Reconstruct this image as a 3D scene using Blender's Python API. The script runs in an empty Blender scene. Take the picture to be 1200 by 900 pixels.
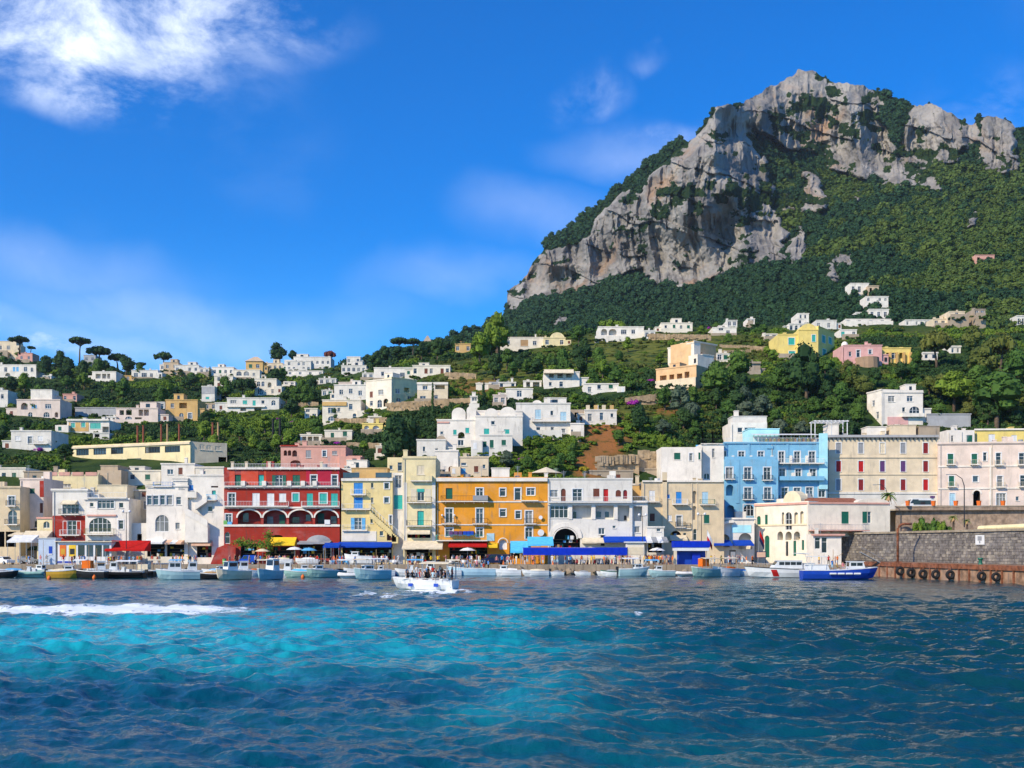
import bpy, bmesh, math, random
import numpy as np
from mathutils import Vector, Matrix
R = math.radians
rnd = random.Random(7)
sc = bpy.context.scene
col = sc.collection

# ------------------------------------------------------------------ camera
F = 1250.0            # focal length in pixels of the 1200 px wide photograph
HZ = 640.0            # row of the horizon
CAMZ = 5.0
cam_d = bpy.data.cameras.new('camera')
cam = bpy.data.objects.new('camera', cam_d)
col.objects.link(cam)
cam.location = (0, 0, CAMZ)
cam.rotation_euler = (R(90), 0, 0)
cam_d.sensor_width = 36
cam_d.lens = 36 * F / 1200
cam_d.shift_y = (HZ - 450) / 1200
cam_d.clip_start = 0.5
cam_d.clip_end = 20000
sc.camera = cam

# ------------------------------------------------------------------ light
SUN = Vector((-0.60, -0.56, 0.58)).normalized()
sd = bpy.data.lights.new('sun', 'SUN')
sd.energy = 4.9
sd.angle = R(0.5)
sd.color = (1.0, 0.86, 0.64)
so = bpy.data.objects.new('sun', sd)
so.rotation_euler = SUN.to_track_quat('Z', 'Y').to_euler()
so.location = (-60, -40, 80)
col.objects.link(so)

sc.view_settings.view_transform = 'Standard'
sc.view_settings.look = 'None'
sc.view_settings.exposure = 0.12
sc.view_settings.gamma = 1.0
sc.render.engine = 'CYCLES'
sc.cycles.max_bounces = 6
sc.cycles.diffuse_bounces = 2
sc.cycles.glossy_bounces = 3
sc.cycles.transmission_bounces = 2
sc.cycles.use_denoising = True


class NT:
    """small helper to wire shader nodes"""
    def __init__(s, tree):
        s.t = tree; s.n = tree.nodes; s.l = tree.links
    def add(s, typ, **kw):
        n = s.n.new(typ)
        for k, v in kw.items():
            setattr(n, k, v)
        return n
    def put(s, sock, v):
        if hasattr(v, 'is_output'):
            s.l.new(v, sock)
        else:
            if sock.type == 'RGBA' and hasattr(v, '__len__') and len(v) == 3:
                v = (*v, 1)
            sock.default_value = v
    def math(s, op, a, b=None, clamp=False):
        n = s.add('ShaderNodeMath', operation=op, use_clamp=clamp)
        s.put(n.inputs[0], a)
        if b is not None: s.put(n.inputs[1], b)
        return n.outputs[0]
    def vmath(s, op, a, b=None):
        n = s.add('ShaderNodeVectorMath', operation=op)
        s.put(n.inputs[0], a)
        if b is not None: s.put(n.inputs[1], b)
        return n.outputs['Value'] if op in ('LENGTH', 'DISTANCE', 'DOT_PRODUCT') else n.outputs['Vector']
    def noise(s, vec, scale, detail=3, rough=.55, dist=0.0):
        n = s.add('ShaderNodeTexNoise')
        if vec is not None: s.put(n.inputs['Vector'], vec)
        n.inputs['Scale'].default_value = scale
        n.inputs['Detail'].default_value = detail
        n.inputs['Roughness'].default_value = rough
        n.inputs['Distortion'].default_value = dist
        return n.outputs['Fac']
    def ramp(s, fac, a, b, c=0.0, d=1.0, smooth=True):
        n = s.add('ShaderNodeMapRange', interpolation_type='SMOOTHSTEP' if smooth else 'LINEAR')
        s.put(n.inputs['Value'], fac)
        n.inputs['From Min'].default_value = a; n.inputs['From Max'].default_value = b
        n.inputs['To Min'].default_value = c; n.inputs['To Max'].default_value = d
        return n.outputs[0]
    def mix(s, fac, a, b, mode='MIX'):
        n = s.add('ShaderNodeMix', data_type='RGBA', blend_type=mode)
        s.put(n.inputs[0], fac); s.put(n.inputs[6], a); s.put(n.inputs[7], b)
        return n.outputs[2]
    def scalev(s, vec, sc3):
        n = s.add('ShaderNodeMapping')
        s.put(n.inputs['Vector'], vec)
        n.inputs['Scale'].default_value = sc3
        return n.outputs[0]
    def bump(s, h, strength=.3, dist=.1):
        n = s.add('ShaderNodeBump')
        n.inputs['Strength'].default_value = strength
        n.inputs['Distance'].default_value = dist
        s.put(n.inputs['Height'], h)
        return n.outputs[0]


# world: Nishita sky with thin clouds laid out by direction
def ray(px, py):
    return Vector(((px - 600) / F, 1.0, (HZ - py) / F)).normalized()

w = bpy.data.worlds.new('World')
sc.world = w
w.use_nodes = True
t = NT(w.node_tree)
t.n.clear()
sky = t.add('ShaderNodeTexSky', sky_type='NISHITA', sun_disc=False)
sky.sun_elevation = math.asin(SUN.z)
sky.sun_rotation = math.atan2(SUN.x, SUN.y)
sky.altitude = 600; sky.air_density = 1.0; sky.dust_density = 0.6; sky.ozone_density = 3.2
hs = t.add('ShaderNodeHueSaturation')
hs.inputs['Saturation'].default_value = 1.9
hs.inputs['Value'].default_value = 1.12
hs.inputs['Hue'].default_value = 0.505
t.put(hs.inputs['Color'], sky.outputs[0])
tc = t.add('ShaderNodeTexCoord')
d = tc.outputs['Generated']
warp = t.noise(d, 3.0, 6, .6)
warpc = t.add('ShaderNodeTexNoise'); warpc.inputs['Scale'].default_value = 4.0; warpc.inputs['Detail'].default_value = 6
t.put(warpc.inputs['Vector'], d)
wv = t.vmath('SCALE', t.vmath('SUBTRACT', warpc.outputs['Color'], (.5, .5, .5)))
wv.node.inputs['Scale'].default_value = 0.16
dw = t.vmath('ADD', d, wv)
fine = t.noise(t.scalev(d, (1, 1, 1.5)), 9.0, 9, .66, .3)
dens = None
#       px   py   half-w half-h strength
for px, py, hw, hh, st in [(40, 5, 200, 52, 1.15), (225, 48, 150, 50, .95), (90, 60, 150, 34, .9),
                           (702, 108, 42, 26, .50), (775, 160, 66, 24, .45), (660, 272, 80, 34, .18),
                           (1150, 100, 70, 40, .34), (40, 300, 100, 30, .22),
                           (45, 405, 80, 12, .75), (560, 345, 70, 16, .2), (760, 70, 24, 14, .25), (850, 82, 24, 14, .25)]:
    c = ray(px, py)
    v = t.vmath('SUBTRACT', dw, tuple(c))
    v = t.scalev(v, (F / hw, F / hw, F / hh))
    m = t.math('MULTIPLY', t.ramp(t.vmath('LENGTH', v), 1.35, 0.1), st)
    dens = m if dens is None else t.math('MAXIMUM', dens, m)
amb = t.math('MULTIPLY', t.ramp(t.noise(d, 2.2, 3), .55, .85), .35)   # thin wisps over the rest of the sky
dens = t.math('MAXIMUM', dens, amb)
cl = t.math('MULTIPLY', dens, t.ramp(fine, .36, .68), clamp=True)
soft_c = None         # soft low cloud banks near the ridges
for px, py, hw, hh, st in [(40, 310, 210, 46, .17), (230, 372, 240, 46, .25), (120, 400, 200, 24, .24), (655, 268, 90, 40, .15), (760, 175, 90, 34, .22), (540, 345, 110, 30, .16)]:
    v = t.scalev(t.vmath('SUBTRACT', dw, tuple(ray(px, py))), (F / hw, F / hw, F / hh))
    m = t.math('MULTIPLY', t.ramp(t.vmath('LENGTH', v), 1.4, 0.0), st); soft_c = m if soft_c is None else t.math('MAXIMUM', soft_c, m)
cl = t.math('MAXIMUM', t.math('MULTIPLY', cl, 0.88), t.math('MULTIPLY', soft_c, t.ramp(fine, .2, .75, .55, 1.1)))
sepd = t.add('ShaderNodeSeparateXYZ'); t.put(sepd.inputs[0], d)
hzf = t.ramp(sepd.outputs['Z'], 0.30, 0.0, 0.0, 0.36)
skyc = t.mix(hzf, hs.outputs[0], (4.6, 6.4, 8.6))
skyc = t.mix(1.0, skyc, (.55, .95, 1.14), 'MULTIPLY')
skyc = t.mix(cl, skyc, (7.6, 8.3, 9.6))
bg = t.add('ShaderNodeBackground')
bg.inputs['Strength'].default_value = 0.15
t.put(bg.inputs['Color'], skyc)
out = t.add('ShaderNodeOutputWorld')
t.l.new(bg.outputs[0], out.inputs['Surface'])

# ------------------------------------------------------------------ helpers
def tag(o, label=None, cat=None, group=None, kind=None):
    if label: o['label'] = label
    if cat: o['category'] = cat
    if group: o['group'] = group
    if kind: o['kind'] = kind
    return o

def at(px, py, Y):
    return Vector(((px - 600) / F * Y, Y, CAMZ + (HZ - py) / F * Y))

def xw(px, Y): return (px - 600) / F * Y
def zw(py, Y): return CAMZ + (HZ - py) / F * Y

class MB:
    """collects shapes, then links them as ONE mesh object"""
    def __init__(s):
        s.v = []; s.f = []; s.m = []
    def face(s, pts, m=0):
        b = len(s.v); s.v += [tuple(p) for p in pts]
        s.f.append(tuple(range(b, b + len(pts)))); s.m.append(m)
    def box(s, x0, x1, y0, y1, z0, z1, m=0):
        b = len(s.v)
        s.v += [(x0, y0, z0), (x1, y0, z0), (x1, y1, z0), (x0, y1, z0), (x0, y0, z1), (x1, y0, z1), (x1, y1, z1), (x0, y1, z1)]
        for q in ((3, 2, 1, 0), (4, 5, 6, 7), (0, 1, 5, 4), (1, 2, 6, 5), (2, 3, 7, 6), (3, 0, 4, 7)):
            s.f.append(tuple(b + i for i in q)); s.m.append(m)
        return s
    def loft(s, rings, m=0, cap=True):
        n = len(rings[0]); b = len(s.v)
        for r_ in rings: s.v += [tuple(p) for p in r_]
        for i in range(len(rings) - 1):
            for j in range(n):
                k = (j + 1) % n
                s.f.append((b + i * n + j, b + i * n + k, b + (i + 1) * n + k, b + (i + 1) * n + j)); s.m.append(m)
        if cap:
            s.f.append(tuple(b + j for j in reversed(range(n)))); s.m.append(m)
            e = b + (len(rings) - 1) * n
            s.f.append(tuple(e + j for j in range(n))); s.m.append(m)
        return s
    def tube(s, pts, r, n=6, m=0):
        pts = [Vector(p) for p in pts]
        rs = r if hasattr(r, '__len__') else [r] * len(pts)
        rings = []
        for i, p in enumerate(pts):
            dr = (pts[min(i + 1, len(pts) - 1)] - pts[max(i - 1, 0)]).normalized()
            a = dr.cross(Vector((0, 0, 1)) if abs(dr.z) < .9 else Vector((1, 0, 0))).normalized()
            c = dr.cross(a)
            rings.append([p + (a * math.cos(2 * math.pi * k / n) + c * math.sin(2 * math.pi * k / n)) * rs[i] for k in range(n)])
        return s.loft(rings, m)
    def prism(s, poly, axis, a, b, m=0):
        """polygon (2-D) extruded along axis 'x','y' or 'z' from a to b"""
        def P(p, h):
            return {'x': (h, p[0], p[1]), 'y': (p[0], h, p[1]), 'z': (p[0], p[1], h)}[axis]
        return s.loft([[P(p, a) for p in poly], [P(p, b) for p in poly]], m)
    def ball(s, c, rx, ry, rz, m=0, nu=10, nv=6):
        rings = []
        for i in range(nv + 1):
            th = math.pi * (i + .02) / (nv + .04)
            rings.append([(c[0] + rx * math.sin(th) * math.cos(2 * math.pi * k / nu), c[1] + ry * math.sin(th) * math.sin(2 * math.pi * k / nu), c[2] - rz * math.cos(th)) for k in range(nu)])
        return s.loft(rings, m)
    def mesh(s, name, mats, smooth=False):
        me = bpy.data.meshes.new(name)
        me.from_pydata(s.v, [], s.f)
        for mm in (mats if isinstance(mats, (list, tuple)) else [mats]): me.materials.append(mm)
        me.polygons.foreach_set('material_index', s.m)
        bm = bmesh.new(); bm.from_mesh(me)
        bmesh.ops.recalc_face_normals(bm, faces=bm.faces)
        bm.to_mesh(me); bm.free()
        if smooth:
            me.polygons.foreach_set('use_smooth', [True] * len(me.polygons))
        return me
    def build(s, name, mats, parent=None, loc=(0, 0, 0), rotz=0.0, smooth=False):
        return link(name, s.mesh(name, mats, smooth), parent, loc, rotz)

def link(name, me, parent=None, loc=(0, 0, 0), rotz=0.0):
    o = bpy.data.objects.new(name, me)
    col.objects.link(o)
    o.parent = parent
    o.location = loc
    o.rotation_euler = (0, 0, rotz)
    return o

def empty(name, loc, rotz=0.0):
    o = bpy.data.objects.new(name, None)
    col.objects.link(o)
    o.location = loc; o.rotation_euler = (0, 0, rotz)
    o.empty_display_size = .5
    return o

def copy_tree(o, parent=None):
    c = o.copy(); col.objects.link(c)
    if parent: c.parent = parent
    for ch in [k for k in o.children]: copy_tree(ch, c)
    return c

# ------------------------------------------------------------------ materials
_mats = {}
def mat(name, colr, rough=.8, var=.12, scale=.6, stain=0.0, bump=0.0, metal=0.0, spec=.3, bscale=None):
    if name in _mats: return _mats[name]
    m = bpy.data.materials.new(name); m.use_nodes = True
    t = NT(m.node_tree); b = t.n['Principled BSDF']
    b.inputs['Roughness'].default_value = rough
    b.inputs['Metallic'].default_value = metal
    b.inputs['Specular IOR Level'].default_value = spec
    geo = t.add('ShaderNodeNewGeometry')
    P = geo.outputs['Position']
    c = (*colr, 1)
    f = t.noise(P, scale, 4, .6)
    lo = tuple(x * (1 - var) for x in colr); hi = tuple(min(1, x * (1 + var * .6)) for x in colr)
    cc = t.mix(t.ramp(f, .3, .7), lo, hi)
    if stain:
        st = t.noise(t.scalev(P, (1.3, 1.3, .22)), 1.0, 5, .65)
        g = sum(colr) / 3
        cc = t.mix(t.math('MULTIPLY', t.ramp(st, .52, .78), stain), cc, (g * .50, g * .46, g * .40))
        fd = t.noise(t.scalev(P, (.20, .20, .35)), 1.0, 5, .7, .6)
        cc = t.mix(t.math('MULTIPLY', t.ramp(fd, .48, .68), stain * .45), cc, tuple(min(.86, x * .72 + .20) for x in colr))
        st2 = t.noise(P, .45, 6, .7)
        cc = t.mix(t.math('MULTIPLY', t.ramp(st2, .56, .75), stain * .6), cc, tuple(.55 * x + .45 * g * .8 for x in colr))
    t.put(b.inputs['Base Color'], cc)
    if bump:
        t.put(b.inputs['Normal'], t.bump(t.noise(P, bscale or scale * 12, 4, .6), bump, .05))
    _mats[name] = m
    return m

def plaster(name, c, stain=.5):
    return mat('plaster_' + name, c, .92, .12, .5, stain, .35, spec=.15)

def paint(name, c, rough=.5, var=.08):
    return mat('paint_' + name, c, rough, var, 1.2)

PL = {
 'white': plaster('white', (.82, .755, .65), .55), 'white2': plaster('white2', (.74, .695, .61), .65),
 'cream': plaster('cream', (.78, .66, .44), .5), 'beige': plaster('beige', (.70, .56, .36), .6),
 'tan': plaster('tan', (.55, .42, .28), .6), 'sand': plaster('sand', (.74, .61, .42), .6),
 'yellow': plaster('yellow', (.80, .63, .28), .6), 'pale': plaster('pale', (.80, .67, .38), .6),
 'mustard': plaster('mustard', (.74, .305, .028), .7), 'red': plaster('red', (.36, .036, .022), .75),
 'redhi': plaster('redhi', (.60, .075, .035), .45), 'crimson': plaster('crimson', (.46, .025, .055), .4),
 'blue': plaster('blue', (.20, .46, .64), .6), 'aqua': plaster('aqua', (.42, .78, .84), .3),
 'pink': plaster('pink', (.72, .40, .36), .45), 'rose': plaster('rose', (.68, .36, .28), .5),
 'peach': plaster('peach', (.74, .47, .24), .45), 'bright': plaster('bright', (.82, .64, .20), .4),
 'grey': plaster('grey', (.42, .42, .42), .6), 'brown': plaster('brown', (.36, .24, .15), .6),
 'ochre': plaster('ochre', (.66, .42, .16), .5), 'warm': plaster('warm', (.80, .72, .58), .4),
 'pinkwhite': plaster('pinkwhite', (.76, .62, .52), .4), 'stone': plaster('stone', (.40, .32, .23), .8),
}
CO = {
 'white': (.75, .75, .73), 'green': (.012, .12, .075), 'teal': (.04, .42, .36), 'blue': (.03, .24, .62), 'lblue': (.12, .42, .72),
 'brown': (.17, .05, .025), 'dred': (.24, .02, .02), 'red': (.48, .015, .012), 'grey': (.3, .31, .32), 'dark': (.025, .028, .03), 'cream': (.72, .62, .44),
 'purple': (.12, .05, .16), 'yellow': (.85, .55, .03), 'navy': (.012, .02, .07), 'royal': (.006, .035, .48), 'sky': (.10, .50, .80), 'orange': (.75, .16, .02),
 'rust': (.26, .07, .03), 'black': (.012, .012, .013), 'ltgreen': (.18, .46, .12), 'olive': (.2, .2, .06), 'pink': (.65, .22, .25), 'hull': (.34, .52, .54),
 'hullgreen': (.28, .46, .40), 'hullwhite': (.72, .74, .73), 'hullblue': (.008, .06, .42), 'hullyellow': (.62, .34, .03), 'ltblue': (.40, .60, .70), 'tanw': (.45, .28, .13),
 'peachcloth': (.72, .45, .30), 'wood': (.24, .13, .06),
}
PT = {k: paint(k, v) for k, v in CO.items()}
CL = {k: mat('cloth_' + k, v, .95, .14, 1.5, .0, .2, spec=.1) for k, v in CO.items()}
def glassmat(name, c, rough):
    m = mat(name, c, rough, .35, .35, spec=.6)
    return m
GL = [glassmat('glass_dark', (.022, .03, .036), .08), glassmat('glass_blue', (.05, .08, .11), .1), glassmat('glass_curtain', (.22, .22, .2), .3)]
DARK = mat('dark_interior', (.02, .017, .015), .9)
METAL = mat('iron', (.05, .05, .055), .5, metal=.6)
STEEL = mat('steel', (.45, .46, .47), .4, metal=.5)
CONC = mat('concrete', (.33, .26, .18), .95, .2, .7, .6, .5)
ROOFM = mat('roof_screed', (.48, .42, .35), .95, .2, .5, .5, .4)
TILE = mat('roof_tile', (.30, .11, .06), .9, .3, 2.0, .3, .6)
TYRE = mat('rubber', (.014, .014, .015), .75, .2, 3, 0, .3)

# ------------------------------------------------------------------ noise for the terrain
def _hash(ix, iy, iz, seed):
    h = (ix.astype(np.int64) * 374761393 + iy.astype(np.int64) * 668265263 + iz.astype(np.int64) * 2147483647 + seed * 974711) & 0xffffffff
    h = ((h ^ (h >> 13)) * 1274126177) & 0xffffffff
    h = ((h ^ (h >> 15)) * 2246822519) & 0xffffffff
    return ((h ^ (h >> 16)) & 0xffff) / 65535.0
def vnoise(x, y, z, seed=0):
    fx, fy, fz = np.floor(x), np.floor(y), np.floor(z)
    tx, ty, tz = x - fx, y - fy, z - fz
    s = lambda a: a * a * a * (a * (a * 6 - 15) + 10)
    tx, ty, tz = s(tx), s(ty), s(tz)
    L = lambda a, b, k: a + (b - a) * k
    H = lambda i, j, k: _hash(fx + i, fy + j, fz + k, seed)
    return L(L(L(H(0,0,0), H(1,0,0), tx), L(H(0,1,0), H(1,1,0), tx), ty), L(L(H(0,0,1), H(1,0,1), tx), L(H(0,1,1), H(1,1,1), tx), ty), tz)
def fbm(x, y, z, oct=4, seed=0, gain=.5):
    a, s, tot = 1.0, 0, 0
    for o in range(oct):
        s = s + a * vnoise(x * 2 ** o + 17.3 * o, y * 2 ** o + 5.1 * o, z * 2 ** o + 9.7 * o, seed + o); tot += a; a *= gain
    return s / tot
def ridged(x, y, z, oct=4, seed=0):
    a, s, tot = 1.0, 0, 0
    for o in range(oct):
        n = 1 - np.abs(2 * vnoise(x * 2 ** o + 3.3 * o, y * 2 ** o, z * 2 ** o + 7.7 * o, seed + o) - 1)
        s = s + a * n * n; tot += a; a *= .5
    return s / tot

class RBF:
    def __init__(s, pts, sx=100., sy=40.):
        s.sx, s.sy = sx, sy
        P = np.array([(p[0] / sx, p[1] / sy) for p in pts]); v = np.log(np.array([p[2] for p in pts], float))
        n = len(P); D = np.linalg.norm(P[:, None] - P[None], axis=2)
        A = np.zeros((n + 3, n + 3)); A[:n, :n] = D; A[:n, n] = 1; A[:n, n + 1:] = P; A[n, :n] = 1; A[n + 1:, :n] = P.T
        s.P = P; s.w = np.linalg.solve(A, np.concatenate([v, [0, 0, 0]]))
    def __call__(s, px, py):
        px = np.asarray(px, float); py = np.asarray(py, float)
        q = np.stack([px.ravel() / s.sx, py.ravel() / s.sy], 1)
        r = np.zeros(len(q)); n = len(s.P)
        for i in range(n): r += s.w[i] * np.hypot(q[:, 0] - s.P[i, 0], q[:, 1] - s.P[i, 1])
        r += s.w[n] + q @ s.w[n + 1:]
        return np.exp(r).reshape(px.shape)

def grid_mesh(name, X, Y, Z, mats, attrs=None, smooth=True):
    n, m = X.shape
    me = bpy.data.meshes.new(name)
    co = np.stack([X, Y, Z], 2).reshape(-1, 3).astype(np.float32)
    i = np.arange(n * m).reshape(n, m)
    q = np.stack([i[:-1, :-1], i[:-1, 1:], i[1:, 1:], i[1:, :-1]], 2).reshape(-1, 4)
    me.vertices.add(len(co)); me.vertices.foreach_set('co', co.ravel())
    me.loops.add(q.size); me.loops.foreach_set('vertex_index', q.ravel().astype(np.int32))
    me.polygons.add(len(q)); me.polygons.foreach_set('loop_start', np.arange(0, q.size, 4, dtype=np.int32))
    me.polygons.foreach_set('use_smooth', np.ones(len(q), bool) if smooth else np.zeros(len(q), bool))
    for k, v in (attrs or {}).items():
        a = me.attributes.new(k, 'FLOAT', 'POINT'); a.data.foreach_set('value', v.ravel().astype(np.float32))
    me.update(calc_edges=True); me.validate()
    me.materials.append(mats)
    return me
# ------------------------------------------------------------------ sea
def smooth(a, lo, hi):
    k = np.clip((a - lo) / (hi - lo), 0, 1); return k * k * (3 - 2 * k)

nr, nc = 760, 620
Yr = 17.0 * (190 / 17.0) ** np.linspace(0, 1, nr)
pc = np.concatenate([np.linspace(-1500, -190, 50), np.linspace(-180, 1380, 540), np.linspace(1390, 2700, 50)]); nc = len(pc)
WY = np.repeat(Yr[:, None], nc, 1)
WX = (pc[None] - 600) / F * WY
rg = np.random.default_rng(3)
WZ = np.zeros_like(WX)
drow = np.gradient(Yr)[:, None]
PHF = [2.4 * (fbm(WX / 14 + 7 * q, WY / 14, WX * 0, 2, 50 + q) - .5) for q in range(5)]
for k in range(95):
    lam = 0.45 * (22.0 / 0.45) ** rg.random()
    th = R(78) + rg.normal() * R(30)
    kx, ky = math.cos(th) * 2 * math.pi / lam, math.sin(th) * 2 * math.pi / lam
    amp = 0.0082 * lam ** .66 * (1.35 if lam < 3.0 else 1 if lam < 6 else .55)
    ph = rg.random() * 6.28
    s_ = np.sin(WX * kx + WY * ky + ph + PHF[k % 5])
    s_ = 1 - np.abs(s_) * 1.3 if k % 5 == 0 else s_
    WZ += amp * s_ * smooth(lam / np.maximum(drow, .02), 2.0, 5.0)
patch = fbm(WX / 16, WY / 22, WX * 0, 3, 5)
WZ *= (.55 + .95 * patch) * (1 - .62 * smooth(WY, 70, 160))
PX = 600 + WX / WY * F; PY = HZ + CAMZ / WY * F
# a swell crest left by the boat, running across the middle foreground
cr = PX - (640 + (PY - 800) * .35)
WZ += 0.28 * np.exp(-((WX - 1.4 - (WY - 32) * .10) / 1.6) ** 2) * np.exp(-((WY - 33) / 12) ** 2) * .8 * (.7 + .6 * fbm(WX / 2, WY / 3, WX * 0, 3, 77))
wig = (fbm(WX / 9, WY / 9, WX * 0, 4, 9) - .5)
wig2 = (fbm(WX / 3, WY / 6, WX * 0, 4, 19) - .5)
def band(px0, px1, py0, py1, fx, fy):
    yy = PY + wig * fy * 2.2 + wig2 * fy
    xx = PX + wig * 160
    return smooth(xx, px0 - fx, px0 + fx * .2) * (1 - smooth(xx, px1 - fx * .5, px1 + fx)) * smooth(yy, py0 - fy, py0 + fy) * (1 - smooth(yy, py1 - fy, py1 + fy))
turq = np.maximum.reduce([band(-400, 300, 722, 762, 240, 10), .8 * band(-400, 400, 738, 768, 200, 10), .70 * band(300, 640, 712, 738, 150, 8), .45 * band(-300, 120, 765, 800, 160, 14),
                          .55 * band(150, 640, 738, 790, 160, 20), .30 * band(560, 720, 790, 860, 90, 26)])
fw = PY - (714.5 - (PX - 0) * .008) + wig * 3 + wig2 * 2.5
foam = np.exp(-(fw / np.where(fw > 0, 7.0, 2.6)) ** 2) * (1 - smooth(PX, 225, 335)) * (.66 + .8 * smooth(fbm(WX / 1.1, WY / 2.2, WX * 0, 4, 33), .33, .62))
foam = np.maximum(foam, 1.0 * np.exp(-((PX - 512) / 40) ** 2 - ((PY - 692.5 + wig2 * 4) / 3.4) ** 2) * smooth(fbm(WX / .7, WY / 1.5, WX * 0, 3, 44), .3, .55))
foam = np.maximum(foam, .55 * np.exp(-((PX - 460) / 70) ** 2 - ((PY - 698 + wig2 * 6) / 2.4) ** 2) * smooth(fbm(WX / .9, WY / 1.6, WX * 0, 3, 45), .42, .62))
foam = np.maximum(foam, .62 * np.exp(-((PX - 748) / 6) ** 2 - ((PY - 720.5) / 1.3) ** 2))
WZ *= 1 - .6 * np.clip(foam, 0, 1) * (PX < 400)
WZ += .03 * foam * (PX < 700) * fbm(WX / .5, WY / .5, WX * 0, 3, 8)
SEA = bpy.data.materials.new('sea_water'); SEA.use_nodes = True
t = NT(SEA.node_tree); b = t.n['Principled BSDF']
geo = t.add('ShaderNodeNewGeometry'); P = geo.outputs['Position']
at_t = t.add('ShaderNodeAttribute', attribute_name='turq').outputs['Fac']
at_f = t.add('ShaderNodeAttribute', attribute_name='foam').outputs['Fac']
big = t.ramp(t.noise(t.scalev(P, (.035, .06, 0)), 1, 4), .35, .68)
c = t.mix(big, (.0008, .046, .088), (.0016, .088, .115))
sp = t.add('ShaderNodeSeparateXYZ'); t.put(sp.inputs[0], P)
rgt = t.ramp(sp.outputs['X'], 0, 22, 0, .85)
c = t.mix(rgt, c, (.003, .040, .044))
tn = t.noise(t.scalev(P, (.5, .22, 0)), 1, 5, .65, .5)
c = t.mix(t.math('MULTIPLY', t.math('MULTIPLY', at_t, 1.2), t.ramp(tn, .28, .66, .25, 1.0), clamp=True), c, (.012, .40, .47))
fn = t.noise(t.scalev(P, (1.6, .9, 1)), 1.3, 7, .7, .4)
ff = t.ramp(t.math('MULTIPLY', at_f, t.ramp(fn, .25, .6, .35, 1.25)), .22, .62)
c = t.mix(ff, c, (.82, .88, .90))
t.put(b.inputs['Base Color'], c)
t.put(b.inputs['Roughness'], t.ramp(ff, 0, 1, .07, .7))
b.inputs['IOR'].default_value = 1.33
b.inputs['Specular IOR Level'].default_value = .5
n1 = t.noise(t.scalev(P, (1.2, .8, 1)), 3.6, 6, .66, .3)
n2 = t.noise(t.scalev(P, (.55, .35, 1)), 1.0, 3, .55, .4)
hgt = t.math('ADD', t.math('MULTIPLY', n1, .35), t.math('MULTIPLY', n2, 1.0))
t.put(b.inputs['Normal'], t.bump(hgt, .8, .2))
sea = link('sea', grid_mesh('sea', WX, WY, WZ, SEA, {'turq': turq, 'foam': foam}))
tag(sea, 'teal and blue harbour water with small waves', kind='structure')
# the rest of the sea, a sheet just below the wave troughs
bmx = MB(); bmx.face([(-2400, -800, -.75), (2400, -800, -.75), (2400, 2500, -.75), (-2400, 2500, -.75)])
o = bmx.build('sea_floor', mat('deep_sea', (.002, .045, .085), .1, .3, .03))
tag(o, kind='structure')

# ------------------------------------------------------------------ town hill
hill_pts = []
for px, rows in {
    -250: [(640, 206), (590, 216), (550, 235), (500, 310), (470, 390), (440, 520), (415, 640)],
    0: [(640, 206), (590, 214), (555, 228), (535, 245), (500, 310), (470, 390), (440, 520), (420, 640)],
    200: [(640, 206), (590, 214), (555, 228), (535, 248), (500, 315), (470, 400), (440, 560), (425, 650)],
    380: [(640, 206), (590, 214), (555, 226), (530, 250), (500, 305), (470, 370), (440, 500), (425, 620)],
    500: [(640, 206), (590, 214), (555, 222), (520, 240), (480, 280), (450, 325), (430, 380), (410, 480), (400, 540)],
    650: [(640, 206), (590, 214), (550, 222), (510, 240), (480, 262), (450, 300), (420, 350), (400, 400), (385, 450)],
    800: [(640, 216), (590, 224), (550, 230), (500, 248), (460, 275), (440, 300), (410, 345), (385, 410)],
    900: [(640, 240), (590, 243), (550, 246), (500, 256), (460, 278)],
    1000: [(640, 246), (590, 249), (550, 251), (500, 258), (460, 276), (430, 304), (400, 350), (380, 420)],
    1200: [(640, 246), (590, 249), (550, 251), (500, 258), (460, 276), (430, 298), (400, 345), (380, 410)],
    1450: [(640, 246), (590, 249), (550, 251), (500, 258), (460, 276), (430, 298), (400, 345), (380, 410)]}.items():
    hill_pts += [(px, py, Yv) for py, Yv in rows]
HILL = RBF(hill_pts)
crest_x = [-350, -200, 0, 60, 120, 200, 240, 300, 350, 400, 430, 480, 520, 560, 600, 700, 800, 900, 1000, 1100, 1200, 1550]
crest_y = [412, 412, 422, 428, 432, 442, 442, 438, 430, 434, 430, 418, 408, 400, 394, 386, 384, 383, 378, 384, 388, 386]
def hillY(px, py):
    return float(HILL(np.array([px]), np.array([max(py, np.interp(px, crest_x, crest_y))]))[0])
def hill_point(px, py):
    return at(px, py, hillY(px, py))
hc = np.linspace(-330, 1530, 620)
rows = np.linspace(0, 1, 230)
HPX = np.repeat(hc[None], len(rows), 0)
CY = np.interp(hc, crest_x, crest_y)
HPY = 645 + (CY[None] - 645) * rows[:, None]
HYv = HILL(HPX, HPY)
HX = (HPX - 600) / F * HYv; HZv = CAMZ + (HZ - HPY) / F * HYv
amp = np.clip((HYv - 215) / 60, 0, 1)
HZv = HZv + amp * (fbm(HX / 14, HYv / 14, HX * 0, 4, 21) - .5) * 2.2
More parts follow.
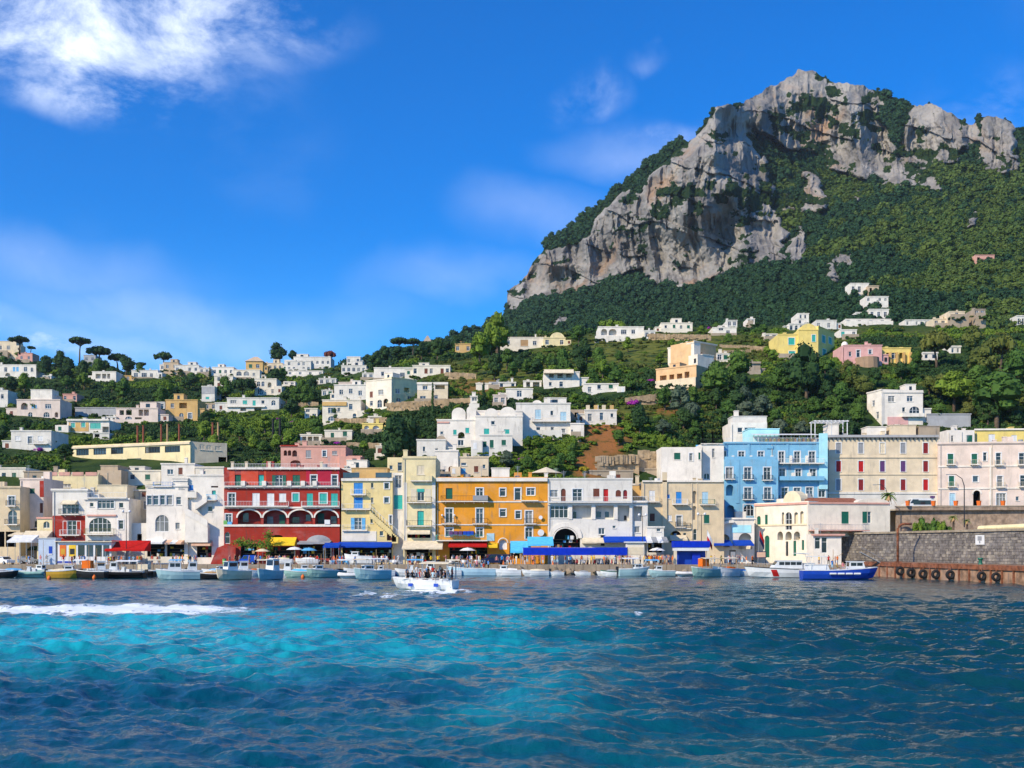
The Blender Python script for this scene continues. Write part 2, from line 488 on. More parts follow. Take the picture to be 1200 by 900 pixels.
# back of the hill, so that it has depth from other positions
bx = [HX[-1] * (1 + k * .12) for k in (1, 2, 3)]; by = [HYv[-1] * (1 + k * .12) for k in (1, 2, 3)]; bz = [HZv[-1] - dz for dz in (4, 30, 90)]
HXa = np.vstack([HX] + [r_[None] for r_ in bx]); HYa = np.vstack([HYv] + [r_[None] for r_ in by]); HZa = np.vstack([HZv] + [r_[None] for r_ in bz])
HPXa = np.vstack([HPX] + [HPX[-1:]] * 3); HPYa = np.vstack([HPY] + [HPY[-1:]] * 3)
def blob(px, py, rx, ry, X=None, Yy=None):
    X = HPXa if X is None else X; Yy = HPYa if Yy is None else Yy
    return np.exp(-(((X - px) / rx) ** 2 + ((Yy - py) / ry) ** 2) ** 2)
wn = (fbm(HXa / 9, HYa / 9, HZa / 9, 3, 61) - .5)
earth = np.maximum.reduce([blob(708 + wn * 40, 512 + wn * 20, 30, 30), blob(690, 545, 22, 20), .8 * blob(660, 535, 14, 12), .7 * blob(790, 480, 28, 8), .55 * blob(560, 455, 40, 10), .5 * blob(1150, 478, 20, 9)])
grass = np.maximum.reduce([blob(780, 410, 160, 20), blob(560, 440, 70, 18), .8 * blob(760, 480, 70, 9), .7 * blob(1000, 400, 120, 18)])
GROUND = bpy.data.materials.new('hill_ground'); GROUND.use_nodes = True
t = NT(GROUND.node_tree); b = t.n['Principled BSDF']; b.inputs['Roughness'].default_value = .95; b.inputs['Specular IOR Level'].default_value = .1
geo = t.add('ShaderNodeNewGeometry'); P = geo.outputs['Position']
c = t.mix(t.ramp(t.noise(P, .16, 5), .35, .65), (.018, .044, .011), (.046, .078, .016))
c = t.mix(t.math('MULTIPLY', t.add('ShaderNodeAttribute', attribute_name='grass').outputs['Fac'], t.ramp(t.noise(P, .3, 4), .35, .6)), c, (.14, .15, .025))
c = t.mix(t.math('MULTIPLY', t.add('ShaderNodeAttribute', attribute_name='earth').outputs['Fac'], t.ramp(t.noise(P, .5, 5), .25, .5)), c, (.30, .125, .040))
t.put(b.inputs['Base Color'], c)
t.put(b.inputs['Normal'], t.bump(t.noise(P, 1.2, 5, .7), .8, .4))
hill = link('hill', grid_mesh('hill', HXa, HYa, HZa, GROUND, {'earth': earth, 'grass': grass}))
tag(hill, 'green terraced hillside behind the harbour town', kind='structure')

# ------------------------------------------------------------------ mountain
ridge = [(380, 440), (430, 424), (480, 412), (520, 402), (560, 390), (588, 376), (593, 362), (595.5, 342), (611, 329), (632, 300), (642, 282), (657, 274), (683, 256), (707, 238), (735, 210), (771, 181), (792, 168),
         (807, 166), (815, 161), (828, 140), (838, 127), (851, 123), (862, 124), (890, 109), (921, 91), (937, 83), (952, 83), (973, 94), (993, 97), (1014, 101), (1035, 110), (1048, 113), (1060, 121),
         (1076, 123), (1092, 121), (1112, 132), (1128, 141), (1141, 146), (1147, 137), (1164, 136), (1185, 143), (1193, 155), (1205, 152), (1260, 160), (1330, 178), (1420, 200), (1560, 240)]
mp = []
for px, rws in {
    380: [(445, 640), (440, 760)], 480: [(440, 560), (425, 700), (412, 820)], 560: [(440, 500), (415, 640), (400, 800), (390, 950)],
    596: [(440, 480), (405, 650), (375, 980), (362, 1120), (342, 1135)], 650: [(440, 470), (400, 620), (365, 900), (345, 1075), (310, 1085), (276, 1110)],
    690: [(395, 610), (360, 880), (332, 1050), (290, 1062), (252, 1095)], 730: [(440, 465), (395, 600), (352, 850), (320, 1010), (270, 1025), (216, 1070)], 770: [(335, 965), (270, 985), (182, 1050)],
    795: [(440, 460), (400, 570), (362, 770), (332, 925), (250, 955), (168, 1035)],
    835: [(360, 740), (330, 900), (250, 915), (180, 940), (128, 975)], 855: [(310, 905), (220, 925), (123, 985)], 880: [(300, 860), (270, 935), (200, 1015), (150, 1075), (116, 1090)],
    920: [(440, 440), (400, 500), (350, 660), (305, 830), (280, 900), (230, 1000), (185, 1070), (150, 1110), (91, 1145)], 950: [(290, 830), (220, 1010), (185, 1085), (130, 1115), (83, 1150)],
    1000: [(440, 430), (390, 480), (345, 590), (300, 730), (250, 890), (212, 1040), (195, 1085), (150, 1100), (97, 1130)], 1060: [(300, 700), (240, 870), (200, 1030), (185, 1065), (121, 1100)],
    1110: [(440, 420), (390, 470), (345, 570), (300, 680), (250, 820), (195, 1000), (132, 1060)], 1165: [(290, 670), (210, 930), (190, 995), (136, 1025)],
    1230: [(440, 420), (390, 460), (340, 560), (290, 660), (240, 790), (190, 930), (157, 1020)], 1400: [(440, 420), (380, 460), (320, 590), (260, 760), (200, 1000)], 1560: [(440, 420), (360, 500), (300, 660), (245, 900)]}.items():
    mp += [(px, py, Yv) for py, Yv in rws]
MNT = RBF(mp, 100., 60.)
mc = np.concatenate([np.linspace(380, 590, 110), np.linspace(590.6, 1205, 700), np.linspace(1207, 1560, 150)])
rws = np.linspace(0, 1, 340)
RY = np.interp(mc, [p[0] for p in ridge], [p[1] for p in ridge])
RY = RY + (fbm(mc / 9., mc * 0, mc * 0, 4, 90) - .5) * 5 * np.clip((mc - 595) / 20, 0, 1)
MPX = np.repeat(mc[None], len(rws), 0); MPY = 445 + (RY[None] - 445) * rws[:, None]
MYv = MNT(MPX, MPY)
MX = (MPX - 600) / F * MYv; MZ = CAMZ + (HZ - MPY) / F * MYv
def inpoly(px, py, poly):
    r = np.zeros(px.shape, bool); n = len(poly); j = n - 1
    for i in range(n):
        xi, yi = poly[i]; xj, yj = poly[j]
        if yi != yj:
            r ^= ((yi > py) != (yj > py)) & (px < (xj - xi) * (py - yi) / (yj - yi) + xi)
        j = i
    return r
cc_ = lambda L: [(580 + .5167 * a, 60 + .5167 * b_) for a, b_ in L]
ROCKS = [cc_(p) for p in (
    [(27, 590), (20, 530), (100, 450), (125, 448), (160, 430), (215, 412), (235, 375), (245, 352), (290, 325), (330, 308), (350, 272), (400, 238), (430, 215), (445, 185), (480, 150), (500, 120), (530, 110), (560, 150), (575, 200), (610, 240), (640, 300), (628, 350), (640, 360), (665, 315), (682, 352), (650, 372), (660, 400), (655, 440), (665, 470), (650, 480), (600, 470), (560, 490), (510, 500), (470, 525), (430, 530), (400, 520), (345, 510), (335, 480), (300, 490), (250, 525), (200, 530), (160, 545), (100, 555), (60, 575)],
    [(535, 135), (590, 80), (650, 40), (690, 20), (760, 50), (840, 60), (875, 105), (888, 160), (900, 195), (928, 212), (962, 250), (962, 298), (900, 292), (860, 290), (830, 285), (800, 268), (755, 255), (725, 226), (690, 216), (640, 198), (600, 184), (555, 172)],
    [(928, 165), (950, 100), (1000, 95), (1045, 140), (1064, 200), (1048, 248), (1000, 250), (955, 262), (930, 215)],
    [(1052, 150), (1085, 140), (1100, 205), (1066, 215)],
    [(1097, 140), (1130, 120), (1180, 150), (1192, 262), (1150, 272), (1096, 246)],
    [(697, 350), (705, 275), (728, 268), (762, 340), (735, 362)], [(965, 300), (985, 275), (1015, 287), (1005, 307)], [(660, 450), (690, 380), (706, 410), (710, 455), (680, 480)],
    [(765, 475), (770, 447), (812, 452), (808, 472), (790, 490)], [(130, 612), (150, 590), (172, 600), (165, 615)], [(800, 340), (812, 312), (825, 325), (818, 345)], [(1070, 400), (1090, 360), (1110, 370), (1085, 395)],
    [(1140, 355), (1150, 340), (1165, 345), (1155, 358)], [(730, 440), (745, 430), (748, 442)], [(700, 335), (710, 300), (718, 330)], [(750, 500), (765, 480), (785, 495), (770, 515)])]
jx = (fbm(MX / 22, MYv / 22, MZ / 22, 4, 31) - .5) * 26; jy = (fbm(MX / 22, MYv / 22, MZ / 22, 4, 41) - .5) * 26
rock = np.zeros(MPX.shape)
for p in ROCKS: rock = np.maximum(rock, inpoly(MPX + jx * .75, MPY + jy * .75 - 4, p).astype(float))
# shrubs clinging to ledges and gullies inside the rock
pat = .6 * fbm(MPX / 13, MPY / 9, MPX * 0, 4, 51, .6) + .4 * fbm(MPX / 46, MPY / 46, MPX * 0, 4, 52, .55)
left = 1 - smooth(MPX, 640, 800)
veg_in = smooth(pat, .572 + .02 * left, .60 + .02 * left)
k = np.ones((5,)) / 5
def blur(a, n):
    for _ in range(n):
        a = (np.pad(a, ((1, 1), (0, 0)), 'edge')[:-2] + a * 2 + np.pad(a, ((1, 1), (0, 0)), 'edge')[2:]) / 4
        a = (np.pad(a, ((0, 0), (1, 1)), 'edge')[:, :-2] + a * 2 + np.pad(a, ((0, 0), (1, 1)), 'edge')[:, 2:]) / 4
    return a
soft = blur(rock, 6)
# relief: buttresses, tall flutes, cracks and ledges
S = (MPX - 600) * .80 + .03 * (445 - MPY); ZV = (445 - MPY) * .82
wob = 16 * (fbm(S / 60, ZV / 80, S * 0, 3, 69) - .5)
def sharp(a): return 1 - np.abs(2 * a - 1)
buf = sharp(fbm((S + wob) / 62, ZV / 420, S * 0, 2, 71))
fl1 = sharp(vnoise((S + wob) / 21, ZV / 120, S * 0, 72))
fl2 = sharp(vnoise((S + wob * 1.3) / 9.5, ZV / 46, S * 0, 73))
fl3 = sharp(vnoise((S + wob * 1.5) / 4.4, ZV / 17, S * 0, 74))
blk = fbm(S / 20, ZV / 26, S * 0, 4, 75)
grn = fbm(S / 3.0, ZV / 4.0, S * 0, 3, 76)
led = np.abs(((ZV + .3 * S + 26 * fbm(S / 50, ZV / 60, S * 0, 3, 77)) / 34) % 1 - .5) * 2
disp = soft * (46 * (buf - .5) + 30 * (fl1 - .5) + 17 * (fl2 - .5) + 8 * (fl3 - .5) + 26 * (blk - .5) + 6 * (grn - .5) + 6.0 * (led > .82) * (blk > .45))
edgefade = np.clip((1 - rws)[:, None] * 14, .35, 1)
disp = disp * edgefade + (1 - soft) * (fbm(MX / 60, MYv / 60, MZ / 60, 4, 76) - .5) * 30 * np.clip((MYv - 520) / 200, 0, 1)
Y2 = MYv - disp
X2 = MX * Y2 / MYv + soft * (fbm(MX / 8, MZ / 9, MYv / 40, 3, 78) - .5) * 4
Z2 = CAMZ + (MZ - CAMZ) * Y2 / MYv + soft * (fbm(MX / 8, MZ / 9, MYv / 40, 3, 79) - .5) * 4
# back slope
ext = [(1.06, -25), (1.2, -120), (1.5, -420)]
Xa = np.vstack([X2] + [(X2[-1] * kx)[None] for kx, _ in ext]); Ya = np.vstack([Y2] + [(Y2[-1] * kx)[None] for kx, _ in ext])
Za = np.vstack([Z2] + [np.maximum(Z2[-1] + dz, -5)[None] for _, dz in ext])
vg = np.clip(1 - rock + rock * veg_in, 0, 1)
vga = np.vstack([vg] + [vg[-1:]] * 3)
ROCKM = bpy.data.materials.new('limestone_cliff'); ROCKM.use_nodes = True
t = NT(ROCKM.node_tree); b = t.n['Principled BSDF']; b.inputs['Roughness'].default_value = .95; b.inputs['Specular IOR Level'].default_value = .1
geo = t.add('ShaderNodeNewGeometry'); P = geo.outputs['Position']
c = t.mix(t.ramp(t.noise(t.scalev(P, (.03, .02, .016)), 1, 7, .68), .34, .66), (.185, .176, .166), (.41, .382, .34))
c = t.mix(t.ramp(t.noise(t.scalev(P, (.012, .006, .009)), 1, 6, .62, .4), .53, .68, 0, .62), c, (.44, .25, .12))
c = t.mix(t.ramp(t.noise(t.scalev(P, (.10, .03, .012)), 1, 6, .7), .54, .70, 0, .7), c, (.11, .11, .11))
c = t.mix(t.ramp(t.noise(t.scalev(P, (.25, .25, .16)), 1, 4, .7), .60, .75, 0, .6), c, (.10, .10, .085))
gv = t.mix(t.noise(P, .12, 4), (.012, .034, .012), (.032, .058, .014))
vat = t.add('ShaderNodeAttribute', attribute_name='veg').outputs['Fac']
c = t.mix(t.ramp(t.math('ADD', vat, t.math('MULTIPLY', t.math('SUBTRACT', t.noise(P, .14, 4), .5), .8)), .40, .60), c, gv)
t.put(b.inputs['Base Color'], c)
t.put(b.inputs['Normal'], t.bump(t.noise(P, .18, 8, .72), .9, 4.0))
mountain = link('mountain', grid_mesh('mountain', Xa, Ya, Za, ROCKM, {'veg': vga}, smooth=False))
tag(mountain, 'grey limestone mountain with wooded lower slopes above the town', kind='structure')

# ------------------------------------------------------------------ foliage
def leafmat(name, c1, c2, c3=None):
    m = bpy.data.materials.new(name); m.use_nodes = True
    t = NT(m.node_tree); b = t.n['Principled BSDF']; b.inputs['Roughness'].default_value = .75; b.inputs['Specular IOR Level'].default_value = .15
    oi = t.add('ShaderNodeObjectInfo'); geo = t.add('ShaderNodeNewGeometry')
    c = t.mix(oi.outputs['Random'], c1, c2)
    c = t.mix(t.ramp(geo.outputs['Random Per Island'], .2, 1.0, 0, .5), c, c3 or tuple(min(1, x * 1.9) for x in c2))
    t.put(b.inputs['Base Color'], c)
    return m
LF = {'dark': leafmat('leaf_dark', (.015, .044, .016), (.032, .066, .017)), 'mid': leafmat('leaf_mid', (.028, .075, .015), (.060, .112, .018)),
      'light': leafmat('leaf_light', (.070, .135, .014), (.110, .165, .018)), 'olive': leafmat('leaf_olive', (.055, .082, .016), (.095, .105, .022)),
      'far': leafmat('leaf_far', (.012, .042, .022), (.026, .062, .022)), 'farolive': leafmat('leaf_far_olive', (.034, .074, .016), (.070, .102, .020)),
      'silver': leafmat('leaf_silver', (.050, .080, .050), (.075, .10, .06)), 'purple': leafmat('leaf_purple', (.22, .018, .20), (.32, .03, .30)), 'autumn': leafmat('leaf_rusty', (.12, .030, .025), (.16, .05, .03)),
      'yellow': leafmat('leaf_yellow', (.22, .19, .015), (.30, .24, .02)), 'palm': leafmat('leaf_palm', (.07, .12, .02), (.12, .16, .03))}
BARK = mat('bark', (.13, .09, .06), .95, .3, 2.0, 0, .5)

def crown_mesh(name, m, seed, lobes=14, leaves=60, shape='round', lsize=.13, core=True):
    """leaf sized faces spread over many uneven lobes inside a unit crown (radius about 1, base at z=0)"""
    r_ = random.Random(seed); mb = MB()
    L = []
    for i in range(lobes):
        if shape == 'round':
            a = r_.random() * 6.28; z = r_.random(); rr = math.sqrt(r_.random()) * .62 * math.sin(math.pi * min(.95, .22 + z * .72))
            L.append((rr * math.cos(a), rr * math.sin(a), .25 + z * 1.15, r_.uniform(.26, .46)))
        elif shape == 'umbrella':
            a = r_.random() * 6.28; rr = math.sqrt(r_.random()) * .78
            L.append((rr * math.cos(a), rr * math.sin(a), .30 * (1 - (rr / .95) ** 2) + r_.uniform(0, .08), r_.uniform(.17, .28)))
        elif shape == 'cone':
            z = i / lobes; rr = (1 - z) * .16
            a = r_.random() * 6.28
            L.append((rr * math.cos(a), rr * math.sin(a), z * 3.6 + .25, .34 * (1 - z) ** .7 + .06))
        elif shape == 'low':
            a = r_.random() * 6.28; rr = math.sqrt(r_.random()) * .7
            L.append((rr * math.cos(a), rr * math.sin(a), r_.uniform(.1, .5), r_.uniform(.22, .42)))
    for (cx, cy, cz, cr_) in L:
        if core:
            mb.ball((cx, cy, cz), cr_ * .9, cr_ * .9, cr_ * .8, 0, 6, 3)
        for j in range(leaves):
            u = r_.uniform(-1, 1); a = r_.random() * 6.28; s = math.sqrt(1 - u * u)
            n = Vector((s * math.cos(a), s * math.sin(a), u))
            if n.z < -.6: continue
            p = Vector((cx, cy, cz)) + Vector((n.x * cr_, n.y * cr_, n.z * cr_ * .88)) * r_.uniform(.86, 1.16)
            n = (n + Vector((r_.gauss(0, .5), r_.gauss(0, .5), r_.gauss(0, .5) + .15))).normalized()
            t1 = n.cross(Vector((r_.gauss(0, 1), r_.gauss(0, 1), r_.gauss(0, 1)))).normalized(); t2 = n.cross(t1)
            sz = lsize * r_.uniform(.6, 1.25)
            mb.face([p - t1 * sz - t2 * sz * .35, p + t2 * sz * .8, p + t1 * sz - t2 * sz * .2, p - t2 * sz * .7])
    me = bpy.data.meshes.new(name); me.from_pydata(mb.v, [], mb.f); me.materials.append(m)
    return me

protos = bpy.data.collections.new('clump_kinds')     # never linked to the scene: only read by the scatter below
def proto_set(prefix, mats_, n, **kw):
    r = []
    for i, m in enumerate(mats_):
        for j in range(n):
            r.append(crown_mesh(f'{prefix}_{i}_{j}', m, 1000 + i * 37 + j * 7, **kw))
    return r

def scatter(name, label, pts, scales, idx, meshes, cat=None, zs=None):
    """one 'stuff' object: instances of clumps on points"""
    cl_ = bpy.data.collections.new(name + '_kinds')
    for i, me in enumerate(meshes):
        ob = bpy.data.objects.new('k%03d' % i, me); cl_.objects.link(ob)
    me = bpy.data.meshes.new(name)
    n = len(pts)
    me.vertices.add(n); me.vertices.foreach_set('co', np.asarray(pts, np.float32).ravel())
    a = me.attributes.new('size', 'FLOAT_VECTOR', 'POINT')
    sc_ = np.asarray(scales, np.float32); zs_ = sc_ if zs is None else np.asarray(zs, np.float32)
    a.data.foreach_set('vector', np.stack([sc_, sc_, zs_], 1).ravel())
    a = me.attributes.new('pick', 'INT', 'POINT'); a.data.foreach_set('value', np.asarray(idx, np.int32))
    rot = np.zeros((n, 3), np.float32); rot[:, 2] = np.random.default_rng(5).random(n) * 6.28
    a = me.attributes.new('turn', 'FLOAT_VECTOR', 'POINT'); a.data.foreach_set('vector', rot.ravel())
    ng = bpy.data.node_groups.new(name, 'GeometryNodeTree')
    ng.interface.new_socket('Geometry', in_out='INPUT', socket_type='NodeSocketGeometry')
    ng.interface.new_socket('Geometry', in_out='OUTPUT', socket_type='NodeSocketGeometry')
    N = ng.nodes; gi = N.new('NodeGroupInput'); go = N.new('NodeGroupOutput')
    ci = N.new('GeometryNodeCollectionInfo'); ci.inputs['Collection'].default_value = cl_
    ci.inputs['Separate Children'].default_value = True; ci.inputs['Reset Children'].default_value = True
    ip = N.new('GeometryNodeInstanceOnPoints'); ip.inputs['Pick Instance'].default_value = True
    def na(nm, ty):
        q = N.new('GeometryNodeInputNamedAttribute'); q.data_type = ty; q.inputs['Name'].default_value = nm
        return q.outputs['Attribute']
    m2p = N.new('GeometryNodeMeshToPoints')
    ng.links.new(gi.outputs[0], m2p.inputs['Mesh']); ng.links.new(m2p.outputs[0], ip.inputs['Points'])
    ng.links.new(ci.outputs[0], ip.inputs['Instance'])
    ng.links.new(na('pick', 'INT'), ip.inputs['Instance Index'])
    ng.links.new(na('size', 'FLOAT_VECTOR'), ip.inputs['Scale'])
    e2r = N.new('FunctionNodeEulerToRotation'); ng.links.new(na('turn', 'FLOAT_VECTOR'), e2r.inputs[0]); ng.links.new(e2r.outputs[0], ip.inputs['Rotation'])
    ng.links.new(ip.outputs[0], go.inputs[0])
    o = link(name, me)
    md = o.modifiers.new('scatter', 'NODES'); md.node_group = ng
    tag(o, label, cat, None, 'stuff')
    return o

# woods on the mountain
g = np.random.default_rng(12)
flat = np.arange(MPX.size)
inview = (MPX.ravel() > 395) & (MPX.ravel() < 1330)
w_ = vg.ravel() * inview * np.where(rock.ravel() > .5, .8, 1.0)
prob = w_ / w_.sum()
N1 = 15000
ch = g.choice(flat, N1, p=prob)
pX, pY, pZ = X2.ravel()[ch], Y2.ravel()[ch], Z2.ravel()[ch]
pPX, pPY = MPX.ravel()[ch], MPY.ravel()[ch]
on_rock = rock.ravel()[ch]
rad = g.uniform(2.4, 5.6, N1) * np.where(g.random(N1) < .16, 1.55, 1.0)
rad *= np.where(on_rock > .5, .36, np.where(soft.ravel()[ch] > .1, .62, 1.0)) * np.clip(pY / 900, .68, 1.08)
ol = ((pPX > 850) & (pPY > 170) & (fbm(pX / 60, pY / 60, pZ / 60, 3, 88) + (pPX - 1000) / 900 > .535)).astype(int) * (g.random(N1) < .8)  # olive crowns; the right slope's sunlit look is put into their lighter green
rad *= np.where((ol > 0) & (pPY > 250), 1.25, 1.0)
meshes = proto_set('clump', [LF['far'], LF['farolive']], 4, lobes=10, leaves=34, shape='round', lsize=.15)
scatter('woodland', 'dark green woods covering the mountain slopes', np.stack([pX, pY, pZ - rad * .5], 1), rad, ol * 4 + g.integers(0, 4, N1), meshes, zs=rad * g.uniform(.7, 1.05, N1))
# ------------------------------------------------------------------ building kit
C1 = (0, 520, .1889); C2 = (180, 520, .1889); C3 = (380, 500, .211); C4 = (500, 530, .1779); C5 = (630, 540, .1917); C6 = (820, 480, .2334); C7 = (950, 480, .2334)
H1 = (0, 380, .2); H2 = (180, 380, .2); H3 = (380, 360, .2222); H4 = (580, 360, .2222); H5 = (760, 340, .2222); H6 = (960, 280, .26667); C0 = (0, 0, 1)
def cx(c, x): return c[0] + c[2] * x
def cy(c, y): return c[1] + c[2] * y
QZ = 1.7
_cache = {}
rw = random.Random(11)
HOUSES = []          # what each building covers in the photograph, to keep trees off the fronts

def arch_pts(w_, h_, n=10):
    """half-round or segmental head above a rectangle w_ wide and h_ high: points from left spring to right spring"""
    rise = min(w_ / 2, h_ * .55)
    return [(-w_ / 2 * math.cos(math.pi * i / n), h_ - rise + rise * math.sin(math.pi * i / n)) for i in range(n + 1)]

def leaf_mb(w_, h_, y0, y1, slats=6):
    mb = MB(); fr = min(.09, w_ * .2)
    mb.box(0, fr, y0, y1, 0, h_); mb.box(w_ - fr, w_, y0, y1, 0, h_); mb.box(fr, w_ - fr, y0, y1, 0, fr); mb.box(fr, w_ - fr, y0, y1, h_ - fr, h_)
    n = slats; dz = (h_ - 2 * fr) / n
    for i in range(n):
        z = fr + i * dz
        mb.face([(fr, y0 + .005, z), (w_ - fr, y0 + .005, z), (w_ - fr, y1 - .005, z + dz), (fr, y1 - .005, z + dz)])
        mb.face([(fr, y1 - .005, z), (w_ - fr, y1 - .005, z), (w_ - fr, y0 + .005, z), (fr, y0 + .005, z)])
    return mb

def cached(key, fn):
    if key not in _cache: _cache[key] = fn()
    return _cache[key]

class Face:
    def __init__(s, root, px0, Y0, px1, Y1, pytop, pybase=None, depth=10, m=None, name='wall', z0=None, parapet=.5, roofm=None, foot=0, rake=None):
        s.A = Vector((xw(px0, Y0), Y0)); B_ = Vector((xw(px1, Y1), Y1))
        dlt = B_ - s.A; s.L = dlt.length; s.yaw = math.atan2(dlt.y, dlt.x)
        s.t = dlt.normalized(); s.n = Vector((s.t.y, -s.t.x))
        s.z0 = z0 if z0 is not None else zw(pybase, Y0)
        s.zt = zw(pytop, (Y0 + Y1) / 2)
        s.foot = foot; s.depth = depth; s.m = m; s.name = name; s.parapet = parapet; s.roofm = roofm or ROOFM
        s.holes = []; s.root = root; s.rake = rake
        s.px = (px0, px1); s.pytop = pytop
        HOUSES.append((min(px0, px1), pytop, max(px0, px1), HZ - (s.z0 - CAMZ) / Y0 * F, Y0))
        s.todo = []
    def org(s):
        return Vector((s.A.x - s.root.location.x, s.A.y - s.root.location.y, -s.root.location.z))
    def W(s, u, y, z):
        """local facade point -> root-local point"""
        o = s.org()
        return Vector((o.x + u * math.cos(s.yaw) - y * math.sin(s.yaw), o.y + u * math.sin(s.yaw) + y * math.cos(s.yaw), o.z + z))
    def uv(s, px, py, off=0.0):
        A = s.A + s.n * off; dx = (px - 600) / F
        u = (dx * A.y - A.x) / (s.t.x - dx * s.t.y)
        sc_ = A.y + u * s.t.y
        return u, CAMZ + (HZ - py) / F * sc_
    def part(s, name, me, u=0, y=0, z=0, parent=None):
        if parent is None:
            return link(name, me, s.root, s.W(u, y, z), s.yaw)
        return link(name, me, parent, (u, y, z), 0)
    # ---- openings
    def wins(s, c, spec):
        for ln in spec.strip().splitlines():
            ln = ln.split('#')[0].split()
            if not ln: continue
            x0, y0, x1, y1 = [float(k) for k in ln[:4]]
            kind = ln[4]; rest = ln[5:]
            u0, zA = s.uv(cx(c, x0), cy(c, y0)); u1, _ = s.uv(cx(c, x1), cy(c, y0))
            um = (cx(c, x0) + cx(c, x1)) / 2
            _, zt = s.uv(um, cy(c, y0)); _, zb = s.uv(um, cy(c, y1))
            u0 = max(u0, .12); u1 = min(u1, s.L - .12); zb = max(zb, s.z0 + .02); zt = min(zt, s.zt - .15)
            if u1 - u0 < .2 or zt - zb < .25: continue
            s.open(u0, u1, zb, zt, kind, rest)
        return s
    def open(s, u0, u1, zb, zt, kind, rest=()):
        colr = next((r_ for r_ in rest if r_ in CO), None)
        s.holes.append((u0, u1, zb, zt, kind[0] == 'a'))
        s.todo.append((u0, u1, zb, zt, kind, colr, set(rest)))
        for r_ in rest:
            if r_.startswith('b:'):
                s.balc(u0 - .35, u1 + .35, zb - .02, .75, r_[2:])
    def balc(s, u0, u1, z, depth=.9, rail='dark', h=.95, slab=None):
        mb = MB(); mb.box(0, u1 - u0, -depth, 0.0, -.16, 0)
        for k in range(max(2, int((u1 - u0) / 1.6))):
            q = (k + .5) * (u1 - u0) / max(2, int((u1 - u0) / 1.6))
            mb.prism([(-depth * .75, -.16), (0, -.16), (0, -.5)], 'x', q - .07, q + .07)
        b = s.part('balcony', mb.mesh('balcony', slab or PL['white']), u0, 0, z)
        Lb = u1 - u0; mb = MB()
        if rail.startswith('solid'):
            m_ = PL[rail[5:]] if rail[5:] in PL else PT[rail[5:]]
            mb.box(0, Lb, -depth, -depth + .1, 0, h); mb.box(0, .1, -depth + .1, -.002, 0, h); mb.box(Lb - .1, Lb, -depth + .1, -.002, 0, h)
            b2 = link('parapet', mb.mesh('parapet', m_), b)
        else:
            n = max(4, int(Lb / .28))
            for k in range(n + 1):
                mb.box(k * (Lb - .03) / n, k * (Lb - .03) / n + .025, -depth + .02, -depth + .045, 0, h)
            for zz in (.08, h): mb.box(0, Lb, -depth + .01, -depth + .06, zz - .025, zz + .025)
            for q in (0, Lb - .04):
                mb.box(q, q + .04, -depth + .06, -.002, h - .025, h + .02)
                for j in range(3): mb.box(q, q + .03, -depth * (j + .5) / 3, -depth * (j + .5) / 3 + .03, 0, h - .025)
            link('railing', mb.mesh('railing', PT.get(rail, METAL)), b)
        return b
    def balcony(s, c, x0, x1, y, depth=.9, rail='dark', h=.95, slab=None):
        u0, z = s.uv(cx(c, x0), cy(c, y)); u1, z1 = s.uv(cx(c, x1), cy(c, y))
        s.balc(max(u0, 0), min(u1, s.L), (z + z1) / 2, depth, rail, h, slab); return s
    def strip(s, c, x0, x1, y0, y1, proud=.12, m=None, name='moulding'):
        u0, zt = s.uv(cx(c, x0), cy(c, y0)); u1, zb = s.uv(cx(c, x1), cy(c, y1))
        zt = s.uv((cx(c, x0) + cx(c, x1)) / 2, cy(c, y0))[1]; zb = s.uv((cx(c, x0) + cx(c, x1)) / 2, cy(c, y1))[1]
        mb = MB(); mb.box(max(u0, -.06), min(u1, s.L + .06), -proud, .0, zb, zt)
        s.part(name, mb.mesh(name, m or PL['white'])); return s
    def cornice(s, h=.3, proud=.25, m=None, dz=0):
        mb = MB(); mb.box(-proud, s.L + proud, -proud, -.003, s.zt - h + dz, s.zt + .05 + dz)
        mb.box(-proud * .5, s.L + proud * .5, -proud * .55, -.003, s.zt - h * 1.6 + dz, s.zt - h + dz)
        s.part('cornice', mb.mesh('cornice', m or PL['white'])); return s
    def archtrim(s, c, x0, x1, y0, y1, proud=.1, wd=.3, m=None):
        u0, zt = s.uv(cx(c, x0), cy(c, y0)); u1, _ = s.uv(cx(c, x1), cy(c, y0)); _, zb = s.uv(cx(c, (x0 + x1) / 2), cy(c, y1))
        w_, h_ = u1 - u0, zt - zb
        a = arch_pts(w_, h_, 16); b = arch_pts(w_ + 2 * wd, h_ + wd, 16)
        zs_ = a[0][1]; b = [(p[0], max(p[1], zs_)) if i not in (0, 16) else (p[0], zs_) for i, p in enumerate(b)]
        mb = MB()
        for i in range(16):
            q = [a[i], a[i + 1], b[i + 1], b[i]]
            mb.prism(q, 'y', -proud, .02)
        s.part('arch_moulding', mb.mesh('arch_moulding', m or PL['white']), (u0 + u1) / 2, 0, zb); return s
    def awning(s, c, x0, x1, y0, y1, out=2.0, colr='white', stripes=None, val=.28):
        u0, zt = s.uv(cx(c, x0), cy(c, y0)); u1, _ = s.uv(cx(c, x1), cy(c, y0))
        _, zf = s.uv((cx(c, x0) + cx(c, x1)) / 2, cy(c, y1), out); zf += val
        zf = min(zf, zt - .1)
        awn = awning_mb(u1 - u0, zt, zf, out, val, stripes)
        s.part('awning', awn.mesh('awning', [CL[colr], CL[stripes or colr], METAL]), u0, 0, 0); return s
